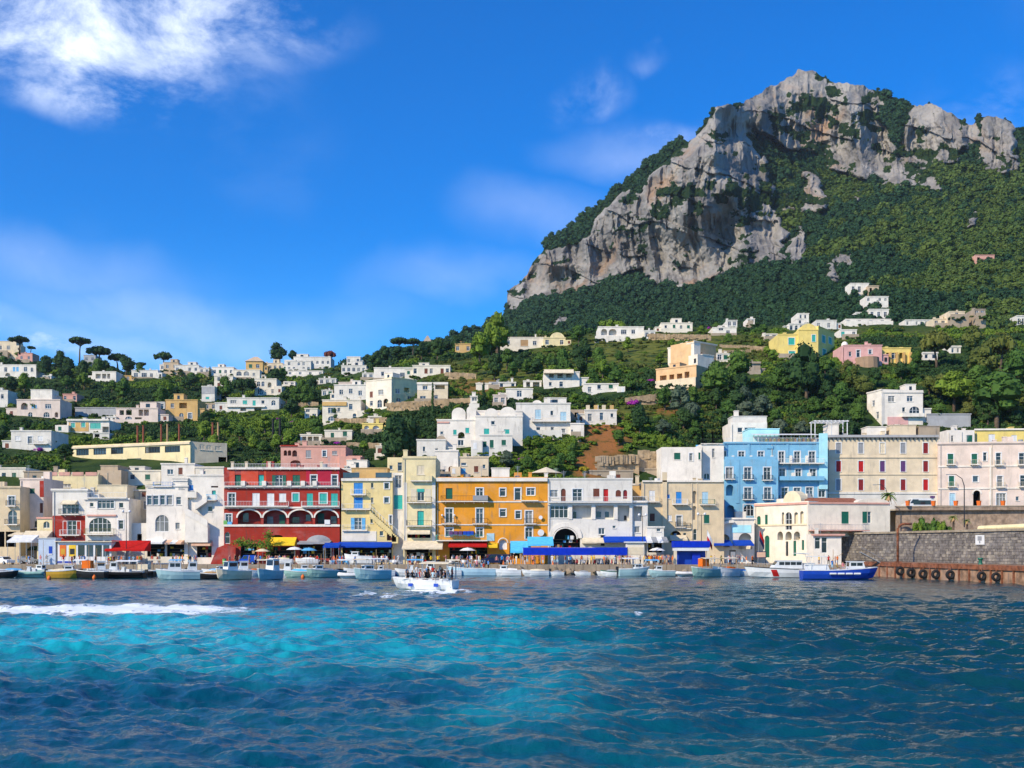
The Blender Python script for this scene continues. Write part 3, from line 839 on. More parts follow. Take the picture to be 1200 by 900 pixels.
    # ---- build
    def done(s, cornice=None):
        L, zt, zb = s.L, s.zt, s.z0 - s.foot
        us = sorted({0.0, L} | {h[0] for h in s.holes} | {h[1] for h in s.holes})
        ws = sorted({zb, zt} | {h[2] for h in s.holes} | {h[3] for h in s.holes})
        mb = MB()
        for i in range(len(us) - 1):
            if us[i + 1] - us[i] < 1e-4: continue
            run = None
            for j in range(len(ws) - 1):
                cu, cz = (us[i] + us[i + 1]) / 2, (ws[j] + ws[j + 1]) / 2
                inside = any(h[0] < cu < h[1] and h[2] < cz < h[3] for h in s.holes)
                if not inside and run is None: run = ws[j]
                if inside and run is not None:
                    mb.face([(us[i], 0, run), (us[i + 1], 0, run), (us[i + 1], 0, ws[j]), (us[i], 0, ws[j])]); run = None
            if run is not None:
                mb.face([(us[i], 0, run), (us[i + 1], 0, run), (us[i + 1], 0, zt), (us[i], 0, zt)])
        dp = .24
        for (u0, u1, a, b, ar) in s.holes:
            mb.face([(u0, 0, a), (u0, dp, a), (u0, dp, b), (u0, 0, b)]); mb.face([(u1, 0, a), (u1, 0, b), (u1, dp, b), (u1, dp, a)])
            mb.face([(u0, 0, a), (u1, 0, a), (u1, dp, a), (u0, dp, a)])
            if not ar:
                mb.face([(u0, 0, b), (u0, dp, b), (u1, dp, b), (u1, 0, b)])
            else:
                P = [((u0 + u1) / 2 + p[0], a + p[1]) for p in arch_pts(u1 - u0, b - a)]
                h_ = len(P) // 2
                for k in range(len(P) - 1):
                    cn = (u0, b) if k < h_ else (u1, b)
                    mb.face([(cn[0], 0, cn[1]), (P[k][0], 0, P[k][1]), (P[k + 1][0], 0, P[k + 1][1])])
                    mb.face([(P[k][0], 0, P[k][1]), (P[k][0], dp, P[k][1]), (P[k + 1][0], dp, P[k + 1][1]), (P[k + 1][0], 0, P[k + 1][1])])
        D = s.depth; pt = .22
        mb.face([(0, 0, zb), (0, 0, zt), (0, D, zt), (0, D, zb)]); mb.face([(L, 0, zb), (L, D, zb), (L, D, zt), (L, 0, zt)]); mb.face([(0, D, zb), (0, D, zt), (L, D, zt), (L, D, zb)])
        rz = zt - s.parapet
        # parapet top and inner faces
        o_ = [(0, 0), (L, 0), (L, D), (0, D)]; i_ = [(pt, pt), (L - pt, pt), (L - pt, D - pt), (pt, D - pt)]
        for k in range(4):
            a, b = o_[k], o_[(k + 1) % 4]; c, d_ = i_[(k + 1) % 4], i_[k]
            mb.face([(*a, zt), (*b, zt), (*c, zt), (*d_, zt)])
            mb.face([(*d_, zt), (*c, zt), (*c, rz), (*d_, rz)])
        me = bpy.data.meshes.new(s.name); me.from_pydata(mb.v, [], mb.f); me.materials.append(s.m)
        s.part(s.name, me)
        rf = MB(); rf.box(pt + .002, L - pt - .002, pt + .002, D - pt - .002, rz - .15, rz)
        s.part('roof', rf.mesh('roof', s.roofm))
        for q in s.todo: s.fill(*q)
        if cornice: s.cornice(*cornice)
        if not s.foot and s.name == 'wall' and s.L > 4: clutter(s, int(s.A.x * 13) & 1023, max(2, int(s.L / 3.2)))
        return s
    def fill(s, u0, u1, zb, zt, kind, colr, flags):
        w_, h_ = round(u1 - u0, 2), round(zt - zb, 2); um = (u0 + u1) / 2
        ar = kind[0] == 'a'; k = kind[-1]
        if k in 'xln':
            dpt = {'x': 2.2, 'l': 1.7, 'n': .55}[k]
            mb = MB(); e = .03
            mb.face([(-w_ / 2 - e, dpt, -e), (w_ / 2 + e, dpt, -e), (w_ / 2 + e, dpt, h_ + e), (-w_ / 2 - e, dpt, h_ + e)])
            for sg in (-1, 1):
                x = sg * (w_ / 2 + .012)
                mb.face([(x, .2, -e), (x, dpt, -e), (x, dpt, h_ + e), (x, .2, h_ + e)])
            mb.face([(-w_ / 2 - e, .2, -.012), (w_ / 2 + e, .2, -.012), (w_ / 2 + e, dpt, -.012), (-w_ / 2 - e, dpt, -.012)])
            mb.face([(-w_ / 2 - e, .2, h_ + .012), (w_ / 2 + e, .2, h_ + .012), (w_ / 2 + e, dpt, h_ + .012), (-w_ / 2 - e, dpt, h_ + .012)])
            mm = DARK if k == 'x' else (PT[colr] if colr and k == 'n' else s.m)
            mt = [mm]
            if k == 'x' and w_ > 2:
                q = random.Random(int(um * 31 + zb)); mt += [PT[c] for c in ('white', 'tanw', 'red', 'lblue', 'yellow', 'green')]
                for _ in range(int(w_ * 3)):
                    x = q.uniform(-w_ / 2 + .2, w_ / 2 - .4); z = q.choice([.02, .02, .9, 1.5]); y_ = q.uniform(.5, 1.6)
                    mb.box(x, x + q.uniform(.2, .6), y_, y_ + .3, z, z + q.uniform(.25, .8), q.randrange(1, 7))
                for zz in (.88, 1.48): mb.box(-w_ / 2, w_ / 2, 1.7, 2.1, zz, zz + .04, 2)
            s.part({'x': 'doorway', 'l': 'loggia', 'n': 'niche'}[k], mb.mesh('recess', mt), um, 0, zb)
            return
        door = h_ > 1.75 * w_ and h_ > 2.0 and k in 'gp' and 'sill' not in flags
        if k == 'p':
            key = ('p', w_, h_, colr, ar)
            def mk():
                mb = MB(); f = .08
                mb.box(-w_ / 2 - .02, w_ / 2 + .02, .19, .23, 0, h_)
                for sg in (-1, 1):
                    for a, b in ((.06, .48), (.54, .94)):
                        x0, x1 = sorted((sg * .04, sg * (w_ / 2 - .06))); mb.box(x0, x1, .16, .19, h_ * a, h_ * b)
                return mb.mesh('door', PT[colr or 'brown'])
            s.part('door', cached(key, mk), um, 0, zb)
        else:
            iron = 'iron' in flags; key = ('f', w_, h_, ar, iron)
            def mk():
                mb = MB(); f = min(.09, w_ * .09)
                y0, y1 = .13, .19
                mb.box(-w_ / 2 - .02, -w_ / 2 + f, y0, y1, 0, h_); mb.box(w_ / 2 - f, w_ / 2 + .02, y0, y1, 0, h_)
                mb.box(-w_ / 2 + f, w_ / 2 - f, y0, y1, 0, f); mb.box(-w_ / 2 + f, w_ / 2 - f, y0, y1, h_ - f, h_)
                n = max(1, round(w_ / .75))
                for i in range(1, n):
                    x = -w_ / 2 + i * w_ / n; mb.box(x - f * .55, x + f * .55, y0 + .004, y1 - .004, f, h_ - f)
                if h_ > 1.3:
                    z = h_ * (.68 if not ar else .58)
                    for i in range(n):
                        a = -w_ / 2 + i * w_ / n + f; b = -w_ / 2 + (i + 1) * w_ / n - f
                        mb.box(a, b, y0 + .008, y1 - .008, z, z + f * .7)
                return mb.mesh('window', PT['dark' if iron else 'white'])
            wn_ = s.part('window', cached(key, mk), um, 0, zb)
            gi = 2 if 'c' in flags else rw.choice([0, 0, 0, 1, 1, 2])
            link('pane', cached(('g', w_, h_, gi), lambda: MB().box(-w_ / 2 - .02, w_ / 2 + .02, .195, .215, 0, h_).mesh('pane', GL[gi])), wn_)
            if k in 'so':
                sw = w_ / 2
                lm = cached(('sh', w_, h_, colr, k), lambda: leaf_mb(sw - .01, h_ - .02, -.03 if k == 'o' else .04, .02 if k == 'o' else .10, 7).mesh('shutter', PT[colr or 'green']))
                if k == 's':
                    for x in (-w_ / 2 + .005, .005): link('shutter', lm, wn_, (x, 0, .01))
                else:
                    for x in (-w_ / 2 - sw, w_ / 2 + .01): link('shutter', lm, wn_, (x, -.025, .01))
            if not door and 'nosill' not in flags and not ar:
                link('sill', cached(('sill', w_), lambda: MB().box(-w_ / 2 - .1, w_ / 2 + .1, -.12, .10, -.09, -.002).mesh('sill', PL['white'])), wn_)
            if 't' in flags:
                def mk():
                    mb = MB(); q = .17
                    mb.box(-w_ / 2 - q, -w_ / 2, -.05, .03, -.002, h_); mb.box(w_ / 2, w_ / 2 + q, -.05, .03, -.002, h_); mb.box(-w_ / 2 - q, w_ / 2 + q, -.055, .03, h_, h_ + q)
                    return mb.mesh('surround', PT['white'])
                link('surround', cached(('tr', w_, h_), mk), wn_)

def awning_mb(Lw, zt, zf, out, val, stripes=None):
    mb = MB(); n = max(1, int(Lw / .9)) if stripes else max(1, int(Lw / 2.2))
    for i in range(n):
        a, b = Lw * i / n, Lw * (i + 1) / n; m_ = i % 2 if stripes else 0
        sag = .06
        rows_ = [(0.0, zt), (-out * .5, (zt + zf) / 2 - sag), (-out, zf)]
        for (y0, z0), (y1, z1) in zip(rows_, rows_[1:]):
            mb.face([(a, y0, z0), (b, y0, z0), (b, y1, z1), (a, y1, z1)], m_)
            mb.face([(a, y0, z0 - .03), (b, y0, z0 - .03), (b, y1, z1 - .03), (a, y1, z1 - .03)], m_)
        mb.box(a, b, -out - .02, -out, zf - val + (.05 if i % 2 else 0), zf + .005, m_)
    for x in (0.03, Lw - .03):
        mb.face([(x, 0, zt), (x, -out, zf), (x, -out, zf - val), (x, 0, zf - val)], 0)
    mb.tube([(0, -out + .02, zf - .03), (Lw, -out + .02, zf - .03)], .035, 6, 2)
    return mb

def thing(name, label, cat, loc=(0, 0, 0), rotz=0, group=None):
    return tag(empty(name, loc, rotz), label, cat, group)

def bldg(name, label, cat, px0, Y0, px1, Y1, pytop, depth, m, pybase=None, z0=QZ, group=None, **kw):
    if pybase is not None: z0 = zw(pybase, Y0)
    xm, ym = (xw(px0, Y0) + xw(px1, Y1)) / 2, (Y0 + Y1) / 2
    root = thing(name, label, cat, (xm, ym, z0), 0, group)
    return Face(root, px0, Y0, px1, Y1, pytop, None, depth, m, z0=z0, **kw)

def rooftop(f, px, py, wpx, hpx, m, name='roof_room', back=3.0, dpt=3.0):
    """a small block standing on the roof, set back from the front"""
    u0, zt = f.uv(px, py, -back); u1, _ = f.uv(px + wpx, py, -back)
    mb = MB(); zr = f.zt - f.parapet
    mb.box(u0, u1, back, back + dpt, zr + .002, max(zt, zr + .4)); mb.box(u0 - .12, u1 + .12, back - .12, back + dpt + .12, max(zt, zr + .4), max(zt, zr + .4) + .15)
    return f.part(name, mb.mesh(name, m))

def chimney(f, px, py, wpx=4, back=2.5, m=None):
    u, zt = f.uv(px, py, -back); w_ = wpx * f.A.y / F; zr = f.zt - f.parapet
    zt = max(zt, zr + .8)
    mb = MB(); mb.box(u - w_ / 2, u + w_ / 2, back, back + w_, zr + .002, zt); mb.box(u - w_ / 2 - .08, u + w_ / 2 + .08, back - .08, back + w_ + .08, zt, zt + .15)
    return f.part('chimney', mb.mesh('chimney', m or f.m))

def antenna(f, px, py, back=3.0):
    u, zt = f.uv(px, py, -back); zr = f.zt - f.parapet
    mb = MB(); mb.tube([(u, back, zr), (u, back, zt)], .035, 5)
    for k in range(4): mb.box(u - .5 + .07 * k, u + .5 - .07 * k, back - .015, back + .015, zt - .15 - .22 * k, zt - .12 - .22 * k)
    return f.part('antenna', mb.mesh('antenna', STEEL))

def clutter(f, seed, n=5, pipes=True):
    q = random.Random(seed); zr = f.zt - f.parapet
    for k in range(n):
        u = q.uniform(.8, max(1, f.L - .8)); y_ = q.uniform(1.5, max(1.6, f.depth - 2)); kk = q.random()
        if kk < .35:
            mb = MB(); mb.tube([(u, y_, zr + .3), (u, y_, zr + 1.3)], .5, 10); mb.box(u - .45, u + .45, y_ - .45, y_ + .45, zr + .002, zr + .3); f.part('water_tank', mb.mesh('water_tank', PT[q.choice(['white', 'grey', 'lblue'])]))
        elif kk < .6:
            w_ = q.uniform(.25, .45); h_ = q.uniform(.9, 1.8); mb = MB(); mb.box(u - w_, u + w_, y_, y_ + 2 * w_, zr + .002, zr + h_); mb.box(u - w_ - .08, u + w_ + .08, y_ - .08, y_ + 2 * w_ + .08, zr + h_, zr + h_ + .12); f.part('chimney', mb.mesh('chimney', f.m))
        elif kk < .8:
            mb = MB(); h_ = q.uniform(1.8, 3.2); mb.tube([(u, y_, zr), (u, y_, zr + h_)], .03, 5)
            for j in range(4): mb.box(u - .45 + .06 * j, u + .45 - .06 * j, y_ - .012, y_ + .012, zr + h_ - .15 - .2 * j, zr + h_ - .12 - .2 * j)
            f.part('antenna', mb.mesh('antenna', STEEL))
        else:
            mb = MB(); w_ = q.uniform(.5, 1.1); mb.box(u - w_, u + w_, y_, y_ + 1.2, zr + .002, zr + q.uniform(1.2, 2.2)); f.part('roof_room', mb.mesh('roof_room', f.m))
    if pipes:
        for u in (q.uniform(.3, .5), f.L * q.uniform(.4, .6)):
            if any(h[0] - .15 < u < h[1] + .15 for h in f.holes): continue
            mb = MB(); mb.tube([(u, -.09, f.z0), (u, -.09, f.zt - .5)], .055, 6); f.part('drainpipe', mb.mesh('drainpipe', PT['grey' if q.random() < .5 else 'cream']))
# ------------------------------------------------------------------ ground of the harbour front
QY = 184.0
mb = MB(); mb.face([(-260, QY, QZ), (72, QY, QZ), (72, 245, QZ), (-260, 245, QZ)])
tag(mb.build('pavement', mat('quay_paving', (.34, .29, .22), .95, .25, .5, .5, .4)), 'sunlit quay paving in front of the harbour buildings', kind='structure')
mb = MB(); mb.box(-260, 61, QY - .25, QY - .002, -2.5, QZ + .004)
quay = mb.build('quay_wall', CONC); tag(quay, 'low pale stone quay wall along the water', kind='structure')
rq = random.Random(4)
def rock_mesh(seed, m):
    r_ = random.Random(seed); bm_ = bmesh.new(); bmesh.ops.create_icosphere(bm_, subdivisions=1, radius=1)
    for v in bm_.verts: v.co *= r_.uniform(.75, 1.12)
    me = bpy.data.meshes.new('stone'); bm_.to_mesh(me); bm_.free(); me.materials.append(m); return me
STM = [rock_mesh(i, mat('quay_stone', (.30, .23, .15), .95, .35, 1.5, .5, .7)) for i in range(5)]
# blocks of the quay edge
x = -108.0
while x < 56:
    wd_ = rq.uniform(1.3, 2.3)
    o = link('stone_block', MB().box(-wd_ / 2 + .03, wd_ / 2 - .03, -.36, -.002, -1.5, QZ + .12 + rq.uniform(0, .05)).mesh('stone_block', CONC), quay, (x + wd_ / 2, QY - .25, 0))
    x += wd_
for i in range(95):
    px = rq.uniform(560, 885) if i < 75 else rq.uniform(20, 560)
    o = link('boulder', STM[i % 5], quay, (xw(px, QY - 1.2), QY - 1.0 - rq.uniform(0, .9), rq.uniform(-.1, .7)))
    s_ = rq.uniform(.45, .95); o.scale = (s_ * 1.2, s_, s_ * .8); o.rotation_euler = (rq.random() * 3, rq.random() * 3, rq.random() * 6)

# ------------------------------------------------------------------ harbour front, left to right
Y = 200
f = bldg('house', 'plain beige stone house with dark arched door, at the far left end of the quay', 'house', -34, Y, 23.5, Y, 570, 9, PL['beige'])
f.wins(C1, """52 325 92 382 g t
50 412 106 500 ag
-60 412 -20 500 ag
-60 325 -25 382 g t
-8 545 28 640 x
35 545 100 640 x""").balcony(C1, 40, 120, 500, .9, 'dark').balcony(C1, 45, 105, 385, .7, 'dark').done((.25, .2, PL['beige']))
f = bldg('house', 'pinkish house with green shutters and an orange side strip, behind the beige house', 'house', 23.5, 204, 51, 204, 560.5, 9, PL['pinkwhite'])
f.wins(C1, """185 277 215 310 s green
145 446 172 496 ag
140 358 172 398 g
246 368 266 430 p brown
212 478 232 520 g
185 530 235 600 x""").strip(C1, 247, 272, 230, 330, .06, PL['red'], 'painted_strip').done((.2, .15, PL['pinkwhite']))
antenna(f, 33, 545)
f = bldg('house', 'small pale yellow house with an arched window and flower boxes on its roof', 'house', 43.5, 199, 61, 199, 607, 8, PL['pale'])
f.wins(C1, """268 482 308 524 ag
240 545 310 640 x""").strip(C1, 225, 325, 455, 466, .2, PL['rose'], 'eaves').done()
f.awning(C1, 90, 232, 550, 575, 2.6, 'cream'); 
f = bldg('apartment_building', 'long pale yellow block with brick red roof panels, behind the red and white house', 'building', 52, 216, 115, 216, 556, 10, PL['pale'])
for k in range(4):
    f.strip(C1, 285 + k * 82, 355 + k * 82, 176, 198, .10, PL['rose'], 'roof_panel')
f.wins(C1, """280 290 305 335 s green
330 250 440 270 g""").done()
f = bldg('house', 'tan gable-ended block with no windows on the roofs left of centre', 'house', 114, 218, 142, 218, 551, 9, PL['tan'])
f.done(); rooftop(f, 118, 546, 20, 6, PL['tan'], 'gable', .1, 8)
Y = 197
f = bldg('house', 'white house whose ground floors are painted dark red, beside the arched window', 'house', 61.5, Y, 102, Y, 573, 12, PL['white2'])
f.wins(C1, """388 374 490 436 g t nosill
418 478 474 568 o white""").balcony(C1, 376, 500, 437, 1.0, 'dark').balcony(C1, 378, 500, 566, .8, 'white')

for q in ((327, 416, 446, 640), (476, 532, 446, 640), (416, 476, 446, 476), (416, 476, 570, 640)): f.strip(C1, *q, .05, PL['red'], 'red_wall')
f.todo = [q for q in f.todo]; f.done((.3, .25, PL['white']))
f.awning(C1, 388, 482, 352, 376, 1.2, 'cream', val=.12)
f = bldg('house', 'white house with a big arched window above a planted balcony, left of the cream house', 'house', 100, Y - .6, 151, Y - .6, 584, 12, PL['white'])
f.wins(C1, """557 366 580 391 g
605 350 708 402 g t
738 366 765 398 g
552 458 690 548 ag
735 475 765 530 g t
690 600 740 660 x
545 600 680 670 x""").balcony(C1, 535, 716, 560, 1.1, 'olive').strip(C1, 540, 722, 440, 450, .25, PL['rose'], 'eaves').balcony(C1, 545, 790, 335, .5, 'white').done((.25, .3, PL['white']))
rooftop(f, 114, 569, 35, 14, PL['cream'], 'penthouse', 3, 5); chimney(f, 108, 572)
f = bldg('house', 'tall narrow cream house set back between two white houses', 'house', 150, 203, 177, 203, 574, 10, PL['sand'])
f.wins(C1, """815 320 835 352 g
888 355 910 405 g
880 300 905 330 s brown
812 410 832 450 g""").strip(C1, 800, 940, 285, 292, .25, PL['white'], 'eaves').done()
f = bldg('staircase_house', 'low white block with a sloping side wall beside the tall cream house', 'house', 152, 198, 172, 198, 613, 6, PL['white2']); f.wins(C1, "850 560 880 640 x").done()
# white house with the big arched window and outside stairs
f = bldg('house', 'white house with a tall blue arched window, left of the outside staircase', 'house', 171.5, Y, 220, Y, 569, 13, PL['white'])
f.wins(C2, """-42 322 -12 380 g t
-4 322 30 380 g t
40 320 70 380 g t
80 320 116 380 g t
10 442 94 545 ag
140 330 170 378 g
135 490 162 530 g
205 522 234 655 an
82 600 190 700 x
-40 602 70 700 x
155 252 185 280 g""").strip(C2, -40, 100, 264, 272, .2).strip(C2, 118, 212, 222, 232, .12).done((.2, .2))
f.awning(C2, -46, 78, 592, 622, 2.2, 'white'); f.awning(C2, 84, 190, 597, 624, 1.8, 'peachcloth', 'white')
rooftop(f, 202, 561, 18, 10, PL['white'], 'stair_tower', .05, 6)
f.balcony(C2, 0, 118, 262, .4, 'blue', .7)
f = bldg('house', 'white house with an outside staircase, a peach awning and an arched shop', 'house', 219.5, Y + .5, 263, Y + .5, 556, 13, PL['white'])
f.wins(C2, """222 256 246 290 s blue
335 388 365 420 g
212 450 250 482 g
268 580 360 705 ax
362 290 386 316 p teal
356 262 400 272 n brown""").balcony(C2, 335, 395, 348, 1.0, 'sky').balcony(C2, 215, 272, 330, .8, 'solidwhite').done((.25, .15))
f.awning(C2, 248, 366, 600, 634, 1.6, 'peachcloth')
mb = MB()      # stair: solid flight with stepped top
u0, za = f.uv(cx(C2, 208), cy(C2, 425)); u1, zb_ = f.uv(cx(C2, 350), cy(C2, 505))
n = 16
for k in range(n):
    a = u0 + (u1 - u0) * k / n; b_ = u0 + (u1 - u0) * (k + 1) / n; z = za + (zb_ - za) * (k + 1) / n
    mb.box(max(a, .02), b_, -1.5, -.003, zb_ - 3.2, z)
f.part('staircase', mb.mesh('staircase', PL['white']))
mb = MB(); mb.prism([(max(u0, .02), za + .9), (u1, zb_ + .9), (u1, zb_ - .4), (max(u0, .02), za - .4)], 'y', -1.68, -1.502); f.part('stair_parapet', mb.mesh('stair_parapet', PL['white']))
mb = MB(); uA, zA = f.uv(cx(C2, 268), cy(C2, 395)); uB, zB = f.uv(cx(C2, 340), cy(C2, 345))
mb.prism([(uA, zA - .5), (uB, zB - .5), (uB, zB + .6), (uA, zA + .6)], 'y', -1.1, -.003); f.part('stair_parapet', mb.mesh('stair_parapet', PL['white']))

# red building
Y = 197
f = bldg('apartment_building', 'long dark red harbour building with white arcade arches and roof terrace', 'building', 262.5, Y, 398, Y, 548, 14, PL['red'])
f.wins(C2, """505 192 542 262 p green
650 192 684 262 p teal
757 194 800 262 o green
862 194 908 262 s green
975 195 1012 262 g t
1106 195 1140 262 g t
464 308 506 388 g t
612 306 658 388 s white
703 308 748 388 s white
778 308 822 360 s white
862 308 900 358 s teal t
950 308 988 388 s teal
1030 308 1075 372 s teal t
1100 308 1142 388 s teal
446 436 484 490 g t
522 412 664 498 al
682 412 824 498 al
840 412 982 498 al
1002 412 1142 498 al
441 548 474 620 ag
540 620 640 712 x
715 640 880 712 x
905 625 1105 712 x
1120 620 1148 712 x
735 566 800 580 ax""")
f.strip(C2, 470, 700, 160, 262, .05, PL['redhi'], 'upper_wall_panel') if False else None
for a, b in ((522, 664), (682, 824), (840, 982), (1002, 1142)): f.archtrim(C2, a, b, 412, 498, .14, .26)
f.strip(C2, 430, 1160, 501, 514, .18).strip(C2, 425, 1165, 391, 402, .22).strip(C2, 436, 1160, 264, 276, .25).strip(C2, 460, 1165, 149, 160, .35)
f.balcony(C2, 440, 840, 388, .8, 'white', .9).balcony(C2, 920, 1160, 388, .8, 'white', .9).balcony(C2, 440, 1160, 264, .6, 'white', .75)
f.balcony(C2, 850, 982, 500, .12, 'dark', .8).balcony(C2, 525, 662, 500, .12, 'dark', .8).balcony(C2, 685, 822, 500, .12, 'dark', .8).balcony(C2, 1004, 1140, 500, .12, 'dark', .8)
f.done()
# recessed openings behind the arcade arches, and the brighter plaster of the top storey
def inner(f, c, x0, y0, x1, y1, m, name, back=1.66):
    u0, zt = f.uv(cx(c, x0), cy(c, y0), -back); u1, zb = f.uv(cx(c, x1), cy(c, y1), -back)
    f.part(name, MB().box(u0, u1, back - .06, back + .02, zb, zt).mesh(name, m))
for x0, y0, x1, y1, m_ in ((555, 430, 590, 485, GL[1]), (705, 452, 742, 498, GL[2]), (780, 440, 815, 498, PT['green']), (860, 455, 905, 490, GL[0]), (945, 440, 975, 480, GL[1]), (1020, 432, 1058, 498, PT['green']), (1100, 450, 1135, 495, GL[1])):
    inner(f, C2, x0, y0, x1, y1, m_, 'door' if m_ is PT['green'] else 'inner_window')
for x0, x1, m_ in ((470, 504, 'redhi'), (543, 649, 'redhi'), (685, 700, 'redhi'), (946, 974, 'crimson'), (1013, 1105, 'crimson'), (1141, 1150, 'crimson')):
    f.strip(C2, x0, x1, 162, 262, .03, PL[m_], 'painted_wall')
for k, xx in enumerate((560, 690, 845, 930, 1003)): f.strip(C2, xx - 13, xx + 13, 232, 262, .75, PL['white'], 'planter')
f.strip(C2, 428, 457, 476, 516, .12, PT['ltgreen'], 'hanging_towel'); f.strip(C2, 459, 486, 484, 512, .14, PT['lblue'], 'hanging_towel'); f.strip(C2, 1062, 1096, 472, 500, .3, PT['white'], 'hanging_towel')
f.awning(C2, 712, 888, 580, 634, 2.0, 'yellow'); f.awning(C2, 905, 1105, 602, 624, 2.2, 'grey')
u0, zb_ = f.uv(cx(C2, 945), cy(C2, 618)); u1, zt_ = f.uv(cx(C2, 1105), cy(C2, 566))
mb = MB(); um = (u0 + u1) / 2; rr = (u1 - u0) / 2
for k in range(10):
    a0, a1 = math.pi * k / 10, math.pi * (k + 1) / 10
    mb.face([(um, -1.3, zb_), (um - rr * math.cos(a0), -.02, zb_ + (zt_ - zb_) * math.sin(a0)), (um - rr * math.cos(a1), -.02, zb_ + (zt_ - zb_) * math.sin(a1))])
    mb.face([(um, -1.3, zb_ - .03), (um - rr * math.cos(a1), -.06, zb_ - .03 + (zt_ - zb_) * math.sin(a1)), (um - rr * math.cos(a0), -.06, zb_ - .03 + (zt_ - zb_) * math.sin(a0))])
f.part('fan_canopy', mb.mesh('fan_canopy', CL['grey']))
u0, zb_ = f.uv(cx(C2, 440), cy(C2, 625)); mb = MB()
mb.prism([(u0 - 2.2, QZ + .01), (u0 + 2.4, QZ + .01), (u0 + 2.4, zb_ - .6), (u0 + .6, zb_), (u0 - 1.0, zb_ - .6)], 'y', -1.4, -.003); f.part('buttress', mb.mesh('buttress', PL['red']))
for xx in (488, 575, 718, 1040): chimney(f, cx(C2, xx), cy(C2, 116), 3, 4, PL['sand'])
f.balcony(C2, 480, 1160, 148, .05, 'white', .7)
for xx, yy in ((760, 170), (1088, 120)): antenna(f, cx(C2, xx), cy(C2, yy) - 8)

# pale yellow with blue shutters
f = bldg('house', 'pale yellow house with bright blue shutters and a diagonal outside staircase', 'house', 400, Y, 460, Y, 561, 13, PL['yellow'])
f.wins(C3, """164 312 214 374 s blue
164 393 214 456 s blue
168 506 208 572 o lblue
259 312 273 340 g
259 393 273 424 g
334 312 360 346 g t
333 392 360 424 g t
362 493 397 543 g t
256 512 270 536 g
303 522 323 549 g
308 580 328 606 g
348 588 382 632 an brown
100 660 375 745 x""").balcony(C3, 150, 232, 377, .8, 'white').balcony(C3, 100, 258, 458, .8, 'white').balcony(C3, 100, 240, 575, .5, 'white')
f.strip(C3, 95, 380, 287, 302, .3).strip(C3, 97, 290, 580, 636, .10, PL['warm'], 'lower_wall').done()
mb = MB(); uA, zA = f.uv(cx(C3, 255), cy(C3, 462)); uB, zB = f.uv(cx(C3, 422), cy(C3, 612)); 
for k in range(18):
    a = uA + (uB - uA) * k / 18; b_ = uA + (uB - uA) * (k + 1) / 18; z = zA + (zB - zA) * (k + 1) / 18
    mb.box(a, min(b_, f.L), -1.2, -.003, max(z - 1.2, QZ), z)
f.part('staircase', mb.mesh('staircase', PL['yellow']))
mb = MB()
for k in range(10):
    q = k / 9; mb.box(uA + (uB - uA) * q - .02, uA + (uB - uA) * q + .02, -1.2, -1.16, zA + (zB - zA) * q, zA + (zB - zA) * q + .9)
mb.tube([(uA, -1.18, zA + .9), (uB, -1.18, zB + .9)], .035, 5); f.part('stair_railing', mb.mesh('stair_railing', PT['white']))
f.awning(C3, 80, 380, 640, 672, 2.6, 'hullblue')
rooftop(f, 412, 549, 42, 10, PL['ochre'], 'roof_room', 4, 4)
for xx in (150, 330): f.strip(C3, xx - 45, xx + 45, 255, 284, .03, GL[1], 'terrace_screen')
f = bldg('house', 'slim grey white house with one large teal shutter, squeezed beside the yellow houses', 'house', 460, Y + .8, 472.5, Y + .8, 554, 10, PL['white2'])
f.wins(C3, """387 380 434 458 s teal
392 270 430 340 g""").done()
f = bldg('house', 'tall narrow pale yellow house with teal door, two railed balconies and white corners', 'house', 472.5, Y - .4, 510.5, Y - .4, 535, 13, PL['pale'])
f.wins(C3, """517 216 556 266 s cream
517 345 556 412 g teal
517 468 553 548 p teal
462 596 590 618 x
455 680 600 745 x""").balcony(C3, 480, 600, 300, .7, 'solidpale', .9).balcony(C3, 462, 597, 420, 1.0, 'dark').balcony(C3, 458, 597, 550, 1.0, 'dark')
f.strip(C3, 441, 459, 310, 640, .06, PL['white2'], 'pilaster').strip(C3, 599, 617, 310, 640, .06, PL['white2'], 'pilaster').strip(C3, 515, 556, 345, 362, .06, PT['teal'], 'roller_blind')
for xx in (480, 560): f.strip(C3, xx, xx + 32, 345, 412, .05, PT['cream'], 'shutter')
f.done((.3, .2, PL['pale'])); f.awning(C3, 460, 590, 568, 598, 1.2, 'cream'); f.awning(C3, 440, 662, 632, 682, 3.2, 'cream')
chimney(f, 475, 528, 5, 1.5)
f = bldg('house', 'low yellowish house with a brown window behind the blue shuttered house', 'house', 454, 212, 472, 212, 536, 8, PL['pale']); f.wins(C3, """408 198 436 246 g
362 215 380 238 g""").done()

